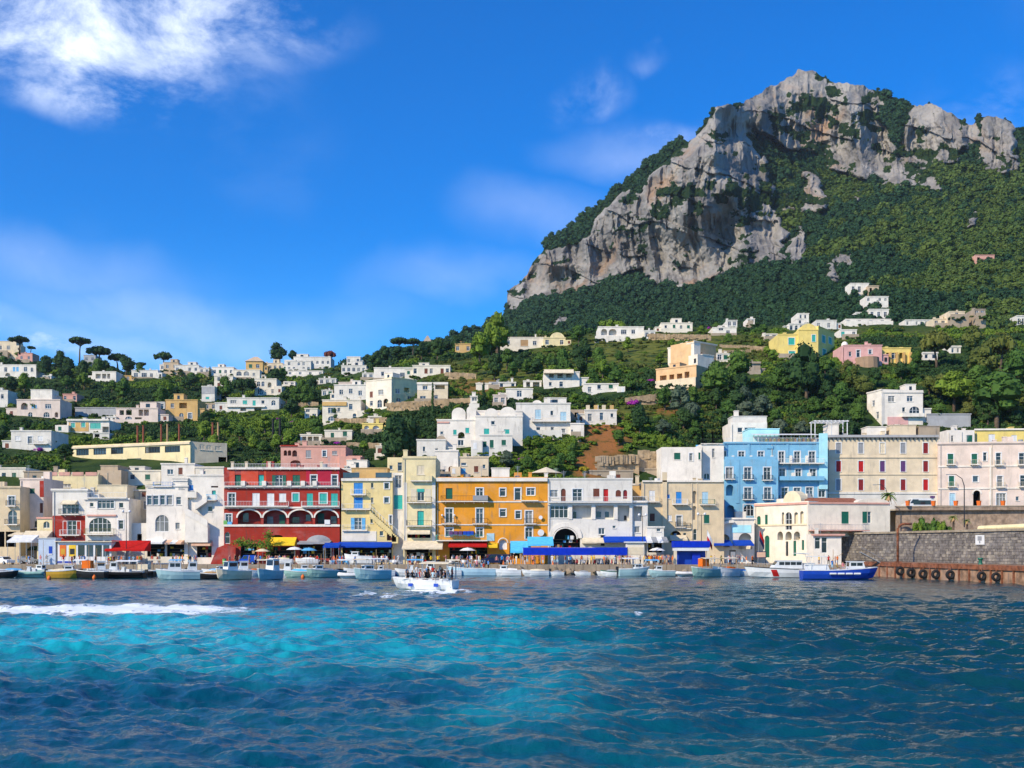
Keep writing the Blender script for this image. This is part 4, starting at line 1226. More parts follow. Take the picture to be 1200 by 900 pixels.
# mustard
f = bldg('apartment_building', 'mustard yellow harbour building with white framed windows and laundry on the terrace', 'building', 511, Y, 642, Y, 559, 14, PL['mustard'])
f.wins(C4, """126 236 170 308 p green t
326 236 372 300 g t
482 238 520 290 g t
580 236 620 316 g t
660 236 712 284 g t
124 370 172 466 g t
326 370 372 468 g t
482 374 522 424 g t
585 386 620 438 g t
650 386 696 470 g t c
124 500 172 556 g t
326 500 372 558 g t
650 496 696 572 g t
478 575 528 640 an white
150 628 400 700 x
545 600 640 700 x""")
f.balcony(C4, 95, 405, 322, 1.0, 'dark').balcony(C4, 622, 735, 318, 1.1, 'yellow', .8).balcony(C4, 98, 196, 470, .8, 'dark').balcony(C4, 302, 400, 470, .8, 'dark').balcony(C4, 640, 722, 470, .8, 'dark')
f.strip(C4, 62, 795, 322, 330, .12, PL['white2']).strip(C4, 62, 795, 474, 481, .12, PL['white2']).strip(C4, 62, 795, 168, 192, .4, PL['white'], 'cornice').strip(C4, 62, 795, 194, 200, .14, PL['mustard'])
f.done()
f.strip(C4, 306, 404, 286, 318, 1.04, PT['grey'], 'railing_screen')
f.balcony(C4, 66, 402, 580, 2.0, 'teal', .95)
f.awning(C4, 148, 400, 582, 626, 3.0, 'red'); f.awning(C4, 402, 468, 596, 630, 2.4, 'yellow')
for k, (xx, cc) in enumerate(((150, 'purple'), (182, 'purple'), (212, 'purple'), (242, 'hullblue'), (264, 'hullblue'), (286, 'hullblue'))):
    f.strip(C4, xx, xx + 24, 520, 552 - 8 * (k % 2), 1.2, PT[cc], 'hanging_laundry')
f.strip(C4, 396, 446, 534, 584, .1, PT['ltblue'], 'sign_board')
f.archtrim(C4, 474, 532, 568, 640, .08, .16)
for xx, yy in ((750, 430), (752, 530)):
    u, z = f.uv(cx(C4, xx), cy(C4, yy)); rr = .36 if yy < 500 else .6
    mb = MB(); mb.loft([[(u + rr * q * math.cos(6.283 * k / 14), -.35 - .12 * q * q, z + rr * q * math.sin(6.283 * k / 14)) for k in range(14)] for q in (.05, .5, 1.0)]); mb.tube([(u, -.3, z), (u, 0, z - .1)], .03, 5)
    f.part('satellite_dish', mb.mesh('satellite_dish', PT['white']))
rooftop(f, 576, 549, 21, 11, PL['white'], 'roof_room', 3, 4); chimney(f, 640, 555, 4, .5, PL['white'])
for xx in (120, 360, 600): antenna(f, cx(C4, xx), cy(C4, 90))
for k, (xx, zz) in enumerate(((103, 415), (183, 415))): 
    u, z = f.uv(cx(C4, xx), cy(C4, zz)); mb = MB(); mb.ball((u, -.35, z), .2, .2, .2); mb.tube([(u, -.35, z - .15), (u, 0, z - .3)], .025, 5); f.part('wall_lamp', mb.mesh('wall_lamp', PT['white']))

# white loggia building
f = bldg('apartment_building', 'white building with a row of open loggias, brown doors and one big dark archway', 'building', 642, Y, 741, Y, 560.5, 14, PL['white2'])
f.wins(C5, """78 178 124 224 g
143 170 172 246 ap brown
214 172 272 246 g t
340 170 378 222 s brown
402 172 432 250 p red
477 178 510 222 as brown
523 178 548 232 ap dred
78 275 186 350 g
214 275 328 354 l
357 275 466 358 l
490 275 562 370 l
82 388 260 530 ax
372 410 410 450 g
458 396 478 412 g
385 455 410 520 p dark""")
f.balcony(C5, 65, 575, 252, .9, 'white').strip(C5, 62, 580, 252, 270, .3).archtrim(C5, 92, 246, 404, 530, .2, .75).archtrim(C5, 100, 238, 414, 530, .3, .22)
for xx in (200, 342, 478): f.strip(C5, xx - 11, xx + 11, 268, 358, .14, PL['white'], 'pillar')
f.done((.2, .12, PL['white2']))
for x0, y0, x1, y1, m_ in ((218, 312, 236, 350, GL[0]), (358, 312, 388, 345, GL[1]), (412, 312, 436, 345, GL[1]), (528, 335, 543, 362, PT['dark'])): inner(f, C5, x0, y0, x1, y1, m_, 'inner_window')
f.awning(C5, 270, 440, 470, 505, 2.0, 'cream'); f.awning(C5, 400, 660, 462, 500, 2.4, 'hullblue')
for xx in (160, 290): antenna(f, cx(C5, xx), cy(C5, 60))
f = bldg('house', 'white terrace wing with one dark loggia, right of the white building with the big archway', 'house', 741, Y + .5, 759, Y + .5, 587, 10, PL['white2'])
f.wins(C5, """587 278 640 368 l
590 400 625 440 g""").balcony(C5, 577, 668, 250, .5, 'white').done((.25, .2))
f = bldg('house', 'low white wing with a white and grey awning below the white terrace', 'house', 758.5, Y - 1, 778, Y - 1, 617, 9, PL['white2'])
f.wins(C5, """728 412 752 432 g
670 480 760 560 x""").done((.2, .15)); f.awning(C5, 660, 788, 465, 502, 2.6, 'white', 'grey')

# beige row
f = bldg('apartment_building', 'row of plain beige stone houses with small railed balconies, left of the blue hotel', 'building', 753, 206, 848.5, 206, 564, 14, PL['beige'])
f.wins(C5, """682 182 718 248 s white
686 322 716 370 s brown
846 190 880 260 s blue
790 206 808 230 s blue
798 333 820 368 s white
848 335 882 402 g t
1006 190 1042 262 s ltblue
946 184 970 260 an ochre
946 276 970 360 an ochre
1017 330 1050 382 s green
951 416 973 486 ag
808 428 880 500 ax
890 440 910 470 g""")
f.balcony(C5, 670, 742, 250, .9, 'cream').balcony(C5, 822, 914, 265, 1.0, 'white').balcony(C5, 990, 1080, 267, .9, 'green').balcony(C5, 842, 900, 404, .7, 'dark').balcony(C5, 850, 935, 412, .4, 'dark')
f.strip(C5, 640, 1135, 120, 130, .3, PL['white'], 'cornice').strip(C5, 762, 790, 70, 420, .3, PL['beige'], 'wall_pier').strip(C5, 940, 945, 120, 480, .1, PL['sand'], 'drainpipe').strip(C5, 973, 978, 120, 420, .1, PL['sand'], 'drainpipe')
f.done(); f.awning(C5, 805, 908, 454, 488, 1.8, 'cream'); 
for xx in (600, 770): chimney(f, cx(C5, xx + 10), cy(C5, 95), 4, 1.5)
f = bldg('house', 'ochre side block filling the gap between the white loggias and the beige row', 'house', 740, 209, 753.5, 209, 567, 8, PL['ochre']); f.done((.2, .15, PL['white']))

# blue hotel
YB = 222
f = bldg('hotel', 'bright blue hotel with white framed windows, balconies and a roof terrace', 'hotel', 848, YB, 969.5, YB, 518.5, 14, PL['blue'], z0=4)
f.wins(C6, """101 208 132 250 g t
194 210 225 252 g t
292 210 322 255 g t
396 210 425 268 g t
474 210 504 268 g t
548 210 580 268 g t
398 295 430 350 g t
480 297 510 350 g t
552 297 584 350 g t
410 392 443 450 g t
472 392 506 452 g t
534 390 568 440 g t
596 390 630 440 g t""")
f.balcony(C6, 392, 618, 270, 1.2, 'white').balcony(C6, 392, 618, 353, 1.2, 'solidblue', .7, PL['blue']).balcony(C6, 396, 560, 454, 1.0, 'dark').balcony(C6, 90, 375, 252, 1.0, 'solidblue', .6, PL['blue'])
f.strip(C6, 120, 600, 163, 171, .25, PL['blue'], 'cornice').strip(C6, 598, 640, 120, 400, .35, PL['aqua'], 'end_wall').strip(C6, 335, 368, 182, 196, .2, PL['blue'], 'canopy')
for xx in (245, 440, 590): f.strip(C6, xx - 6, xx + 6, 170, 240, .12, PL['blue'], 'pilaster')
f.done()
g2 = Face(f.root, 849, YB - 1.6, 912, YB - 1.6, cy(C6, 250), None, 1.59, PL['blue'], 'front_wall', z0=4, parapet=.15)
g2.wins(C6, """131 290 166 348 g t b:dark
223 290 259 350 g t b:dark
321 290 356 353 g t b:dark
132 376 170 432 al
223 391 261 450 g t b:dark
323 391 359 450 g t b:dark
136 480 174 542 al
220 477 272 535 ag t""").strip(C6, 182, 200, 252, 470, .1, PL['blue'], 'pilaster').done()
for xx in (160, 250, 355, 450, 530): f.strip(C6, xx, xx + 10, 232, 268, .8, PL['white'], 'partition')
for xx in (460, 540): f.strip(C6, xx, xx + 16, 318, 350, .8, PL['white'], 'partition')
# roof terrace with white awnings on posts
u0, zr = f.uv(cx(C6, 300), cy(C6, 166)); u1, _ = f.uv(cx(C6, 592), cy(C6, 166)); _, z1 = f.uv(cx(C6, 400), cy(C6, 122))
mb = MB(); zr = f.zt - .5
for k in range(8):
    q = u0 + (u1 - u0) * k / 7
    for yy in (1.2, 5.2): mb.box(q - .05, q + .05, yy - .05, yy + .05, zr, z1 + (.5 if yy > 3 else 0))
f.part('pergola_posts', mb.mesh('pergola_posts', PT['white']))
mb = MB(); mb.prism([(.6, z1 - .15), (6, z1 + .6), (6, z1 + .66), (.6, z1 - .07)], 'x', u0 - .5, u1 + .5); f.part('terrace_awning', mb.mesh('terrace_awning', CL['white']))
rooftop(f, cx(C6, 245), cy(C6, 98), 36, 14, PL['aqua'], 'penthouse', 6.5, 6)
f.balcony(C6, 120, 600, 164, .05, 'white', .9)
for k in range(12): f.strip(C6, 330 + k * 21, 340 + k * 21, 146, 164, -.6, PT['wood' if k % 2 else 'olive'], 'planter')
f = bldg('house', 'white block with a roof terrace joined to the left end of the blue hotel', 'house', 820, YB - 1, 848.3, YB - 1, 521, 13, PL['white'], z0=4)
f.wins(C6, """62 196 76 240 g
20 320 50 350 ag""").balcony(C6, 5, 115, 170, .3, 'dark').done()
for xx in (14, 65): f.strip(C6, xx - 4, xx + 4, 110, 172, .0, PL['white'], 'post')
f = bldg('house', 'long low white house with green windows just left of the blue hotel', 'house', 775, 219, 822, 219, 524, 8, PL['white'], pybase=545)
f.wins(H5, """135 858 168 893 s green
215 860 233 900 g t
263 856 274 893 s green"""); f.foot = 14; f.done()
f = bldg('house', 'white stepped house with a glass roof room, directly above the blue hotel', 'house', 856, 236, 899, 236, 495, 9, PL['white'], pybase=520)
f.wins(C6, """190 90 215 115 g
225 90 280 112 g""").done()
rooftop(f, cx(C6, 165), cy(C6, 35), 40, 10, PL['white2'], 'roof_room', 1, 5); chimney(f, cx(C6, 185), cy(C6, 8), 5, 2, PL['white'])

# boat house and cream house with arches
f = bldg('boathouse', 'low white and aqua vaulted boathouse front below the blue hotel', 'boathouse', 836, 208, 884, 208, 607, 8, PL['white'])
f.wins(C6, """95 625 150 690 al
195 620 262 700 al""").strip(C6, 160, 258, 580, 618, .08, PL['aqua'], 'aqua_wall').done((.25, .3))
mb = MB(); u0, z0_ = f.uv(cx(C6, 62), cy(C6, 645)); u1, z1 = f.uv(cx(C6, 165), cy(C6, 555))
pts_ = [(u0 + (u1 - u0) * (1 - math.cos(a * math.pi / 16)), z0_ + (z1 - z0_) * math.sin(a * math.pi / 16)) for a in range(9)]
mb.prism(pts_ + [(p[0] + .1, p[1] - .5) for p in reversed(pts_)], 'y', -.9, -.003); f.part('vault', mb.mesh('vault', PL['white']))
f.awning(C6, 60, 150, 655, 684, 3, 'hullblue'); f.awning(C6, 165, 256, 655, 684, 3, 'hullblue')
f = bldg('villa', 'cream two storey villa with three arches, dark green windows and brown tiled roof', 'villa', 884, 212, 947.5, 201, 588.5, 13, PL['warm'])
f.wins(C6, """287 534 306 586 ap green
328 528 341 582 s green
412 515 424 580 an cream
430 515 462 605 ag
474 515 494 575 an cream
504 510 522 572 an cream
326 632 350 742 ap green
390 612 418 655 al
430 612 462 655 al
472 612 504 655 al
432 662 444 735 p dark
470 658 484 735 p green
512 655 524 705 p green""")
f.strip(C6, 275, 545, 575, 583, .15, PL['cream']).strip(C6, 275, 545, 470, 480, .2, PL['rose'], 'eaves').done()
f2 = Face(f.root, 947, 200.7, 1043, 203.5, cy(C6, 466), None, 9, PL['warm'], 'side_wall', z0=6.8, parapet=.3)
f2.wins(C6, "712 512 748 573 s green"); f2.wins(C7, "260 512 284 570 s green\n286 512 304 570 g")
f2.strip(C7, -10, 395, 466, 474, .2, PL['rose'], 'eaves').done()
mb = MB()
uA, zA = f2.uv(cx(C6, 560), cy(C6, 462)); uB, zB = f2.uv(cx(C7, 262), cy(C7, 436))
mb.prism([(1.0, zA - .1), (3.6, zA + .9), (6.2, zA - .1)], 'x', uA, uB); f2.part('tiled_roof', mb.mesh('tiled_roof', TILE))
uC, _ = f2.uv(cx(C7, 228), cy(C7, 470)); r_ = (f2.L - uC) / 2
mb = MB(); mb.prism([(uC + r_ - r_ * math.cos(math.pi * k / 10), f2.zt - .2 + 1.0 * math.sin(math.pi * k / 10)) for k in range(11)], 'y', .02, 8); f2.part('vaulted_roof', mb.mesh('vaulted_roof', PL['warm']))
mb = MB(); mb.prism([(f.L - 6.4 + 2.2 - 2.2 * math.cos(math.pi * k / 10), f.zt - .1 + 2.2 * math.sin(math.pi * k / 10)) for k in range(11)], 'y', .3, 2.3); f.part('roof_gable', mb.mesh('roof_gable', PL['cream']))
# railed terrace before it
f2.balcony(C6, 545, 815, 606, 3.0, 'grey', 1.0, PL['rose'])

f = bldg('pavilion', 'small white glazed pavilion at the foot of the cream villa', 'pavilion', 954, 190, 986, 190, 626, 5, PL['white'])
f.wins(C6, """578 640 606 700 g
612 640 640 720 g""").done((.25, .5, PL['rose']))
# big beige block and ornate block on the upper road
f = bldg('apartment_building', 'large plain beige block with rows of dark red shutters, right of the blue hotel', 'building', 969, 225, 1099.5, 225, 510, 13, PL['sand'], z0=8)
sp = ''
for i, x in enumerate((140, 252, 360, 464, 577)):
    for j, (a, b) in enumerate(((167, 220), (258, 312), (350, 405))):
        k_ = 's ' + {(0, 1): 'red', (1, 1): 'red', (4, 2): 'red', (2, 1): 'purple', (3, 1): 'purple'}.get((i, j), 'dred') if (i, j) not in ((0, 0), (1, 0), (2, 0), (3, 0), (0, 2)) else 's ' + ('grey' if i != 2 else 'cream')
        sp += f'{x - 12} {a} {x + 12} {b} {k_} t\n'
f.wins(C7, sp).strip(C7, 80, 640, 236, 242, .18, PL['sand']).strip(C7, 80, 640, 322, 328, .14, PL['sand']).strip(C7, 80, 640, 414, 424, .2, PL['white2'], 'string_course').strip(C7, 76, 640, 128, 140, .5, PL['grey'], 'eaves').strip(C7, 140, 640, 425, 500, .05, PL['white2'], 'ground_floor').done()
mb = MB()
for k in range(26): mb.box(f.L * k / 26 + .1, f.L * k / 26 + .22, -.42, -.003, f.zt - 1.0, f.zt - .55)
f.part('eaves_bracket', mb.mesh('eaves_bracket', PT['dark'])); 
for xx, yy, wd, m_ in ((90, 75, 12, 'white'), (285, 88, 22, 'white'), (400, 80, 30, 'sand'), (545, 85, 24, 'stone')): rooftop(f, cx(C7, xx), cy(C7, yy), wd, 8, PL[m_], 'roof_room', 3, 4)
mb = MB(); u0, z1 = f.uv(cx(C7, 42), cy(C7, 52)); u1, _ = f.uv(cx(C7, 206), cy(C7, 52)); zr = f.zt - .5
for q in (u0, (u0 + u1) / 2, u1):
    for yy in (3, 6): mb.box(q - .08, q + .08, yy - .08, yy + .08, zr, z1)
mb.box(u0 - .3, u1 + .3, 2.7, 2.9, z1, z1 + .2); mb.box(u0 - .3, u1 + .3, 6.1, 6.3, z1, z1 + .2)
for k in range(9): mb.box(u0 + (u1 - u0) * k / 8 - .05, u0 + (u1 - u0) * k / 8 + .05, 2.7, 6.3, z1 + .2, z1 + .3)
f.part('pergola', mb.mesh('pergola', PT['white']))
f = bldg('apartment_building', 'ornate cream stone block with curved balconies and an arched doorway on the upper road', 'building', 1099.5, 224, 1226, 221, 518, 13, PL['pinkwhite'], z0=9)
f.wins(C7, """688 222 716 275 s green t b:cream
808 222 836 275 s green t b:cream
866 215 884 258 g t
930 217 956 277 g t b:cream
1046 218 1074 276 g t b:cream
694 333 720 386 s green t b:cream
814 333 842 364 g t
936 333 964 388 g t b:cream
1052 330 1078 386 g t b:cream
698 420 724 484 s ltblue t
816 406 852 492 ax
932 420 980 486 g t c
1030 436 1046 458 g
1085 420 1110 480 g t""").strip(C7, 640, 1180, 280, 287, .14, PL['white']).strip(C7, 640, 1180, 392, 399, .14, PL['white']).strip(C7, 898, 906, 190, 480, .12, PL['white'], 'drainpipe').archtrim(C7, 816, 852, 406, 492, .1, .3).done((.3, .3, PL['pinkwhite']))
f = bldg('house', 'pale yellow upper storey with white shutters set back on the roof of the ornate block', 'house', 1142, 240, 1226, 239, 504, 7, PL['bright'], pybase=524)
f.wins(C7, """893 124 926 172 s white
1008 128 1036 172 s white
780 128 812 172 s green""").strip(C7, 600, 1180, 96, 104, .3).done()
f = bldg('house', 'white upper storey with one green shutter on the roofs beside the yellow storey', 'house', 1110, 239, 1142, 239, 504, 7, PL['white'], pybase=524)
f.wins(C7, """783 128 812 174 s green
706 130 716 160 g""").done(); chimney(f, cx(C7, 730), cy(C7, 82), 3)

# ------------------------------------------------------------------ pier walls on the right
p_far, p_near = Vector((63.0, 207)), Vector((80.0, 112))
wdir = (p_near - p_far).normalized(); wyaw = math.atan2(wdir.y, wdir.x); wl = (p_near - p_far).length
mb = MB(); TZ = 7.2
mb.face([(p_far.x, p_far.y, TZ), (p_near.x, p_near.y, TZ), (260, 112, TZ), (260, 240, TZ), (p_far.x, 240, TZ)])
tag(mb.build('terrace_ground', mat('dry_ground', (.34, .27, .17), .95, .3, .6, .4, .5)), 'raised ground behind the dark harbour wall', kind='structure')
WALLM = mat('dark_stone', (.19, .17, .155), .95, .45, 1.6, .7, .8, bscale=6)
WALLM2 = mat('dark_stone_pale', (.30, .265, .22), .95, .4, 1.2, .7, .8, bscale=6)
root = thing('harbour_wall', 'dark grey stone harbour wall with a white notice, at the right edge of the harbour', 'wall', (p_far.x, p_far.y, 2.35), wyaw)
mb = MB(); mb.box(0, wl, 0, .6, -.3, TZ - 2.35 - .004); mb.build('wall_core', WALLM, root)
mb = MB(); mb.box(-.1, wl, -.35, .7, TZ - 2.35, TZ - 2.35 + .35); mb.build('coping', mat('coping_stone', (.34, .28, .2), .95, .3, 1, .5, .5), root)
mb = MB(); rs = random.Random(3); z = 0
while z < TZ - 2.35 - .1:
    h_ = min(rs.uniform(.34, .52), TZ - 2.35 - z); x = rs.uniform(-.5, 0)
    while x < wl:
        w_ = rs.uniform(.5, 1.1); e = rs.uniform(.05, .16)
        a, b_ = max(x, 0) + .02, min(x + w_, wl) - .02
        if b_ - a > .1: mb.box(a, b_, -e, -.002, z + .02, z + h_ - .02, 0 if rs.random() < .72 else 1)
        x += w_
    z += h_
o = mb.build('stone_facing', [WALLM, WALLM2], root); o['kind'] = 'stuff'
def wall_at(px):            # distance along the wall seen at a column of the photograph
    dx = (px - 600) / F; return (dx * p_far.y - p_far.x) / (wdir.x - dx * wdir.y)
s0 = wall_at(cx(C7, 856)); mb = MB(); Yw = p_far.y + wdir.y * s0
mb.box(s0 - 1.1, s0 + 1.1, -.24, -.17, zw(cy(C7, 678), Yw) - 2.35, zw(cy(C7, 630), Yw) - 2.35)
nb = mb.build('notice_board', PT['white'], root)
mb = MB(); zc = (zw(cy(C7, 678), Yw) + zw(cy(C7, 630), Yw)) / 2 - 2.35; mb.box(s0 - .5, s0 + .5, -.265, -.242, zc - .1, zc + .55); mb.box(s0 - .15, s0 + .15, -.265, -.242, zc - .5, zc - .15); mb.build('dark_print', PT['grey'], nb)
for xx in (112, 147):
    s1 = wall_at(cx(C7, xx)); mb = MB(); Yq = p_far.y + wdir.y * s1; mb.box(s1 - .6, s1 + .6, -.22, -.16, zw(cy(C7, 685), Yq) - 2.35, zw(cy(C7, 650), Yq) - 2.35); mb.build('notice_board', PT['white'], root)
# rusty landing ledge
RUST = mat('rusty_steel', (.24, .085, .04), .9, .5, 1.4, .6, .5)
q_far, q_near = Vector((58.3, 184)), Vector((71.5, 112)); ld = (q_near - q_far).normalized(); lyaw = math.atan2(ld.y, ld.x); ll = (q_near - q_far).length
root = thing('landing_ledge', 'rust stained landing ledge with a steel edge, below the dark harbour wall', 'ledge', (q_far.x, q_far.y, 0), lyaw)
mb = MB(); mb.box(0, ll, 0, 14, -2.5, 2.33); mb.build('base', mat('ledge_concrete', (.34, .20, .12), .95, .5, .9, .9, .7), root)
mb = MB(); mb.box(-.1, ll, -.25, .5, 1.75, 2.42); mb.build('steel_edge', RUST, root)
mb = MB()
for k in range(30): mb.box(k * ll / 30, k * ll / 30 + .25, -.18, -.002, -1, 1.7)
mb.build('steel_pile', RUST, root)
# upper road, its wall and railing
mb = MB(); RZ = 12.3
mb.face([(xw(1000, 219), 219, RZ), (190, 205, RZ), (190, 245, RZ), (xw(1000, 219), 245, RZ)]); tag(mb.build('upper_road', mat('asphalt', (.07, .068, .066), .95, .2, 1.0, .3, .4)), 'upper road in front of the cream blocks', kind='structure')
a_, b_ = Vector((xw(1050, 219), 219)), Vector((190, 205)); dd = (b_ - a_).normalized()
root = thing('retaining_wall', 'brownish retaining wall that carries the upper road', 'wall', (a_.x, a_.y, TZ), math.atan2(dd.y, dd.x))
mb = MB(); mb.box(0, (b_ - a_).length, 0, .5, -.2, RZ - TZ + .75); mb.build('wall_face', mat('brown_stone', (.33, .24, .17), .95, .4, 1.0, .8, .8, bscale=5), root)
mb = MB(); mb.box(-.1, (b_ - a_).length, -.12, .62, RZ - TZ + .75, RZ - TZ + .95); mb.build('coping', PL['stone'], root)
# ------------------------------------------------------------------ houses on the hillside
def hh(label, c, x0, x1, yt, yb, m, wins='', dY=0, depth=9, name='house', cat='house', yoff=0, auto=None, cor=True, fpx=None):
    pxa, pxb, pyt, pyb = cx(c, x0), cx(c, x1), cy(c, yt), cy(c, yb)
    Yc = hillY((pxa + pxb) / 2, pyb) + yoff
    z0 = zw(pyb, Yc)
    f = bldg(name, label, cat, pxa, Yc - dY / 2, pxb, Yc + dY / 2, pyt, depth, PL[m] if isinstance(m, str) else m, z0=z0, foot=5, parapet=.35)
    if auto:
        n, rws_, kinds = auto
        w_ = (x1 - x0) / n; h_ = (yb - yt) / rws_
        sp = ''
        for i in range(n):
            for j in range(rws_):
                kd = kinds[(i + j * n) % len(kinds)]
                if kd == '-': continue
                xm = x0 + (i + .5) * w_; ym = yt + (j + .55) * h_
                ww = min(w_ * .30, 1.3 * F / Yc / c[2] * .5); h2 = min(h_ * .32, 1.7 * F / Yc / c[2] * .5)
                sp += f'{xm - ww} {ym - h2} {xm + ww} {ym + h2} {kd} nosill\n'
        wins = wins + '\n' + sp
    if wins: f.wins(c, wins)
    f.done((.2, .14, f.m) if cor else None)
    HBASE.append((pxa, pxb, pyb, Yc))
    if cat != 'wall' and cor: dressing(f, c, x0, x1, yt, yb)
    return f
HBASE = []
qd = random.Random(31)
def dressing(f, c, x0, x1, yt, yb):
    """lower wings, terrace walls, chimneys and roof rails that make each house uneven"""
    L, hgt_ = f.L, f.zt - f.z0
    if L > 6 and qd.random() < .75:          # lower wing in front or beside
        w_ = L * qd.uniform(.22, .36); right = qd.random() < .6; u0 = L - w_ * .25 if right else -w_ * .75; h_ = hgt_ * qd.uniform(.42, .68)
        mb = MB(); mb.box(u0, u0 + w_, -1.3 if qd.random() < .4 else .6, 5, f.z0 - 5, f.z0 + h_); mb.box(u0 - .12, u0 + w_ + .12, .45, 5.1, f.z0 + h_ + .002, f.z0 + h_ + .25)
        wg = f.part('wing', mb.mesh('wing', f.m))
        ww = min(.9, w_ * .3); fy = min(v_[1] for v_ in mb.v[:8])
        wn_ = link('window', MB().box(-ww / 2, ww / 2, -.03, .02, 0, min(1.3, h_ * .5)).mesh('window', PT[qd.choice(['green', 'dark', 'dark', 'white', 'brown'])]), wg, (u0 + w_ * (.72 if right else .35), fy, f.z0 + h_ * .3))
        link('surround', MB().box(-ww / 2 - .12, ww / 2 + .12, -.05, -.01, -.12, -.002).mesh('surround', PT['white']), wn_)
    for _ in range(qd.choice([0, 1, 1, 2])):
        u = qd.uniform(.6, max(.7, L - .6)); y_ = qd.uniform(1, 4); zr = f.zt - f.parapet; h_ = qd.uniform(.8, 1.7); w_ = qd.uniform(.25, .5)
        mb = MB(); mb.box(u - w_, u + w_, y_, y_ + w_ * 2, zr + .002, zr + h_); mb.box(u - w_ - .08, u + w_ + .08, y_ - .08, y_ + w_ * 2 + .08, zr + h_, zr + h_ + .12); f.part('chimney', mb.mesh('chimney', f.m))
    if L > 7 and qd.random() < .5:           # a set-back room on the roof
        w_ = L * qd.uniform(.25, .5); u0 = qd.uniform(.2, L - w_ - .2); h_ = qd.uniform(1.0, 2.2); zr = f.zt - f.parapet
        mb = MB(); mb.box(u0, u0 + w_, 2.2, 6, zr + .002, zr + .3 + h_); mb.box(u0 - .1, u0 + w_ + .1, 2.1, 6.1, zr + .3 + h_, zr + .45 + h_); rr_ = f.part('roof_room', mb.mesh('roof_room', f.m))
        link('window', MB().box(u0 + w_ * .35, u0 + w_ * .6, 2.17, 2.22, zr + .4 + h_ * .2, zr + .3 + h_ * .8).mesh('window', GL[0]), rr_)
    if qd.random() < .55:                     # terrace with a parapet before the front
        a, b_ = -L * qd.uniform(0, .12), L * qd.uniform(.6, 1.1); d_ = qd.uniform(1.6, 3.2)
        mb = MB(); mb.box(a, b_, -d_, -.002, f.z0 - 5, f.z0 - .05); mb.box(a, b_, -d_, -d_ + .2, f.z0 - .05, f.z0 + .7); f.part('terrace', mb.mesh('terrace', PL['stone'] if qd.random() < .5 else f.m))
def vault(f, c, x0, x1, yt, m='white', back=.4, ln=5):
    u0, _ = f.uv(cx(c, x0), cy(c, yt)); u1, zt = f.uv(cx(c, x1), cy(c, yt)); r_ = (u1 - u0) / 2; hgt_ = r_ * .85; zb = max(zt - hgt_, f.zt - .3); mb = MB()
    if zb > f.zt: mb.box(u0, u1, back, back + ln, f.zt - .6, zb + .01)
    mb.prism([(u0 + r_ - r_ * math.cos(math.pi * k / 10), zb + hgt_ * math.sin(math.pi * k / 10)) for k in range(11)], 'y', back, back + ln)
    f.part('vaulted_roof', mb.mesh('vaulted_roof', PL[m]))

# left of the photograph
def low(label, px0, px1, pyt, Yl, m, sp='', **kw):
    f = bldg('house', label, 'house', px0, Yl, px1, Yl, pyt, 7, PL[m], z0=3, foot=1, parapet=.5, **kw); f.wins(C0, sp).done((.2, .15, PL[m])); dressing(f, C0, px0, px1, pyt, 560); return f
low('low white roof house with potted plants, below the right end of the yellow warehouse', 189, 228, 543, 219, 'white', '196 550 203 556 g\n209 548 214 556 s brown')
low('cream roof house left of the potted plant roof, under the yellow warehouse', 145, 188, 551, 222, 'warm', '152 556 158 562 g\n170 556 176 562 s green')
low('small white roof house between warehouse corner and red building', 229, 262, 547, 217, 'warm', '236 552 241 558 g')
low('pale stone house at the far left behind the pinkish house', -20, 30, 548, 226, 'warm', '2 554 7 561 g\n14 554 19 561 s green')
low('brownish low house with a red roof edge behind the red and white house', 28, 60, 552, 224, 'stone', '38 557 43 563 g')
low('white house with a rounded terrace behind the yellow house with blue shutters', 395, 452, 549, 224, 'white', '404 553 409 559 g\n430 553 435 559 s teal')
low('weathered stone house behind the white loggia building', 690, 742, 551, 222, 'stone', '700 556 705 562 g\n722 556 727 562 s brown')
low('long stone terrace building behind the beige stone row', 745, 806, 549, 226, 'stone', '752 553 758 560 x\n770 553 786 561 x')
hh('sand coloured flat house on the skyline, at the far left edge', H1, -30, 95, 98, 165, 'sand', "40 125 60 148 g\n-10 125 10 148 g")
hh('long white terraced house with pale blue shutters, below the sand coloured skyline house', H1, -40, 212, 236, 312, 'white', "25 252 42 278 g\n75 250 90 276 s lblue\n95 250 110 276 s lblue\n140 250 160 276 g\n180 254 195 278 g\n30 285 60 305 al\n140 286 160 306 g")
hh('tiny terracotta roofed house under the leftmost umbrella pine', H1, 105, 190, 168, 218, 'rose', auto=(2, 1, ['g']))
hh('grey roofed house between two umbrella pines on the skyline', H1, 490, 560, 180, 222, 'grey', auto=(2, 1, ['g']))
hh('low white house with a pillared terrace, on the wooded slope below the tall umbrella pine', H1, 540, 680, 276, 334, 'white', "560 290 590 318 l\n598 290 622 318 l\n628 290 645 318 l")
hh('low white house with three dark windows, right of the pillared terrace house', H1, 770, 925, 268, 320, 'white2', "785 285 808 310 g\n830 285 860 310 g\n880 288 896 312 g")
hh('grey white house cut off by the left edge, beside dark trees', H1, -40, 46, 386, 485, 'white2', "5 410 22 436 g")
f = hh('pinkish white villa with arches and a white upper storey, on the left slope', H1, 98, 352, 440, 548, 'pinkwhite', "122 460 162 500 al\n185 473 216 492 s lblue\n265 468 300 494 g\n165 515 190 545 ag\n255 515 290 545 ag\n320 515 340 545 al", name='villa', cat='villa')
rooftop(f, cx(H1, 180), cy(H1, 384), 25, 11, PL['white'], 'upper_storey', .3, 5)
f = hh('square white house with bougainvillea at its foot, lower left of the hillside', H1, 65, 300, 622, 742, 'white2', "90 655 120 682 s white\n163 657 188 700 g t\n222 655 252 686 s white", depth=10)
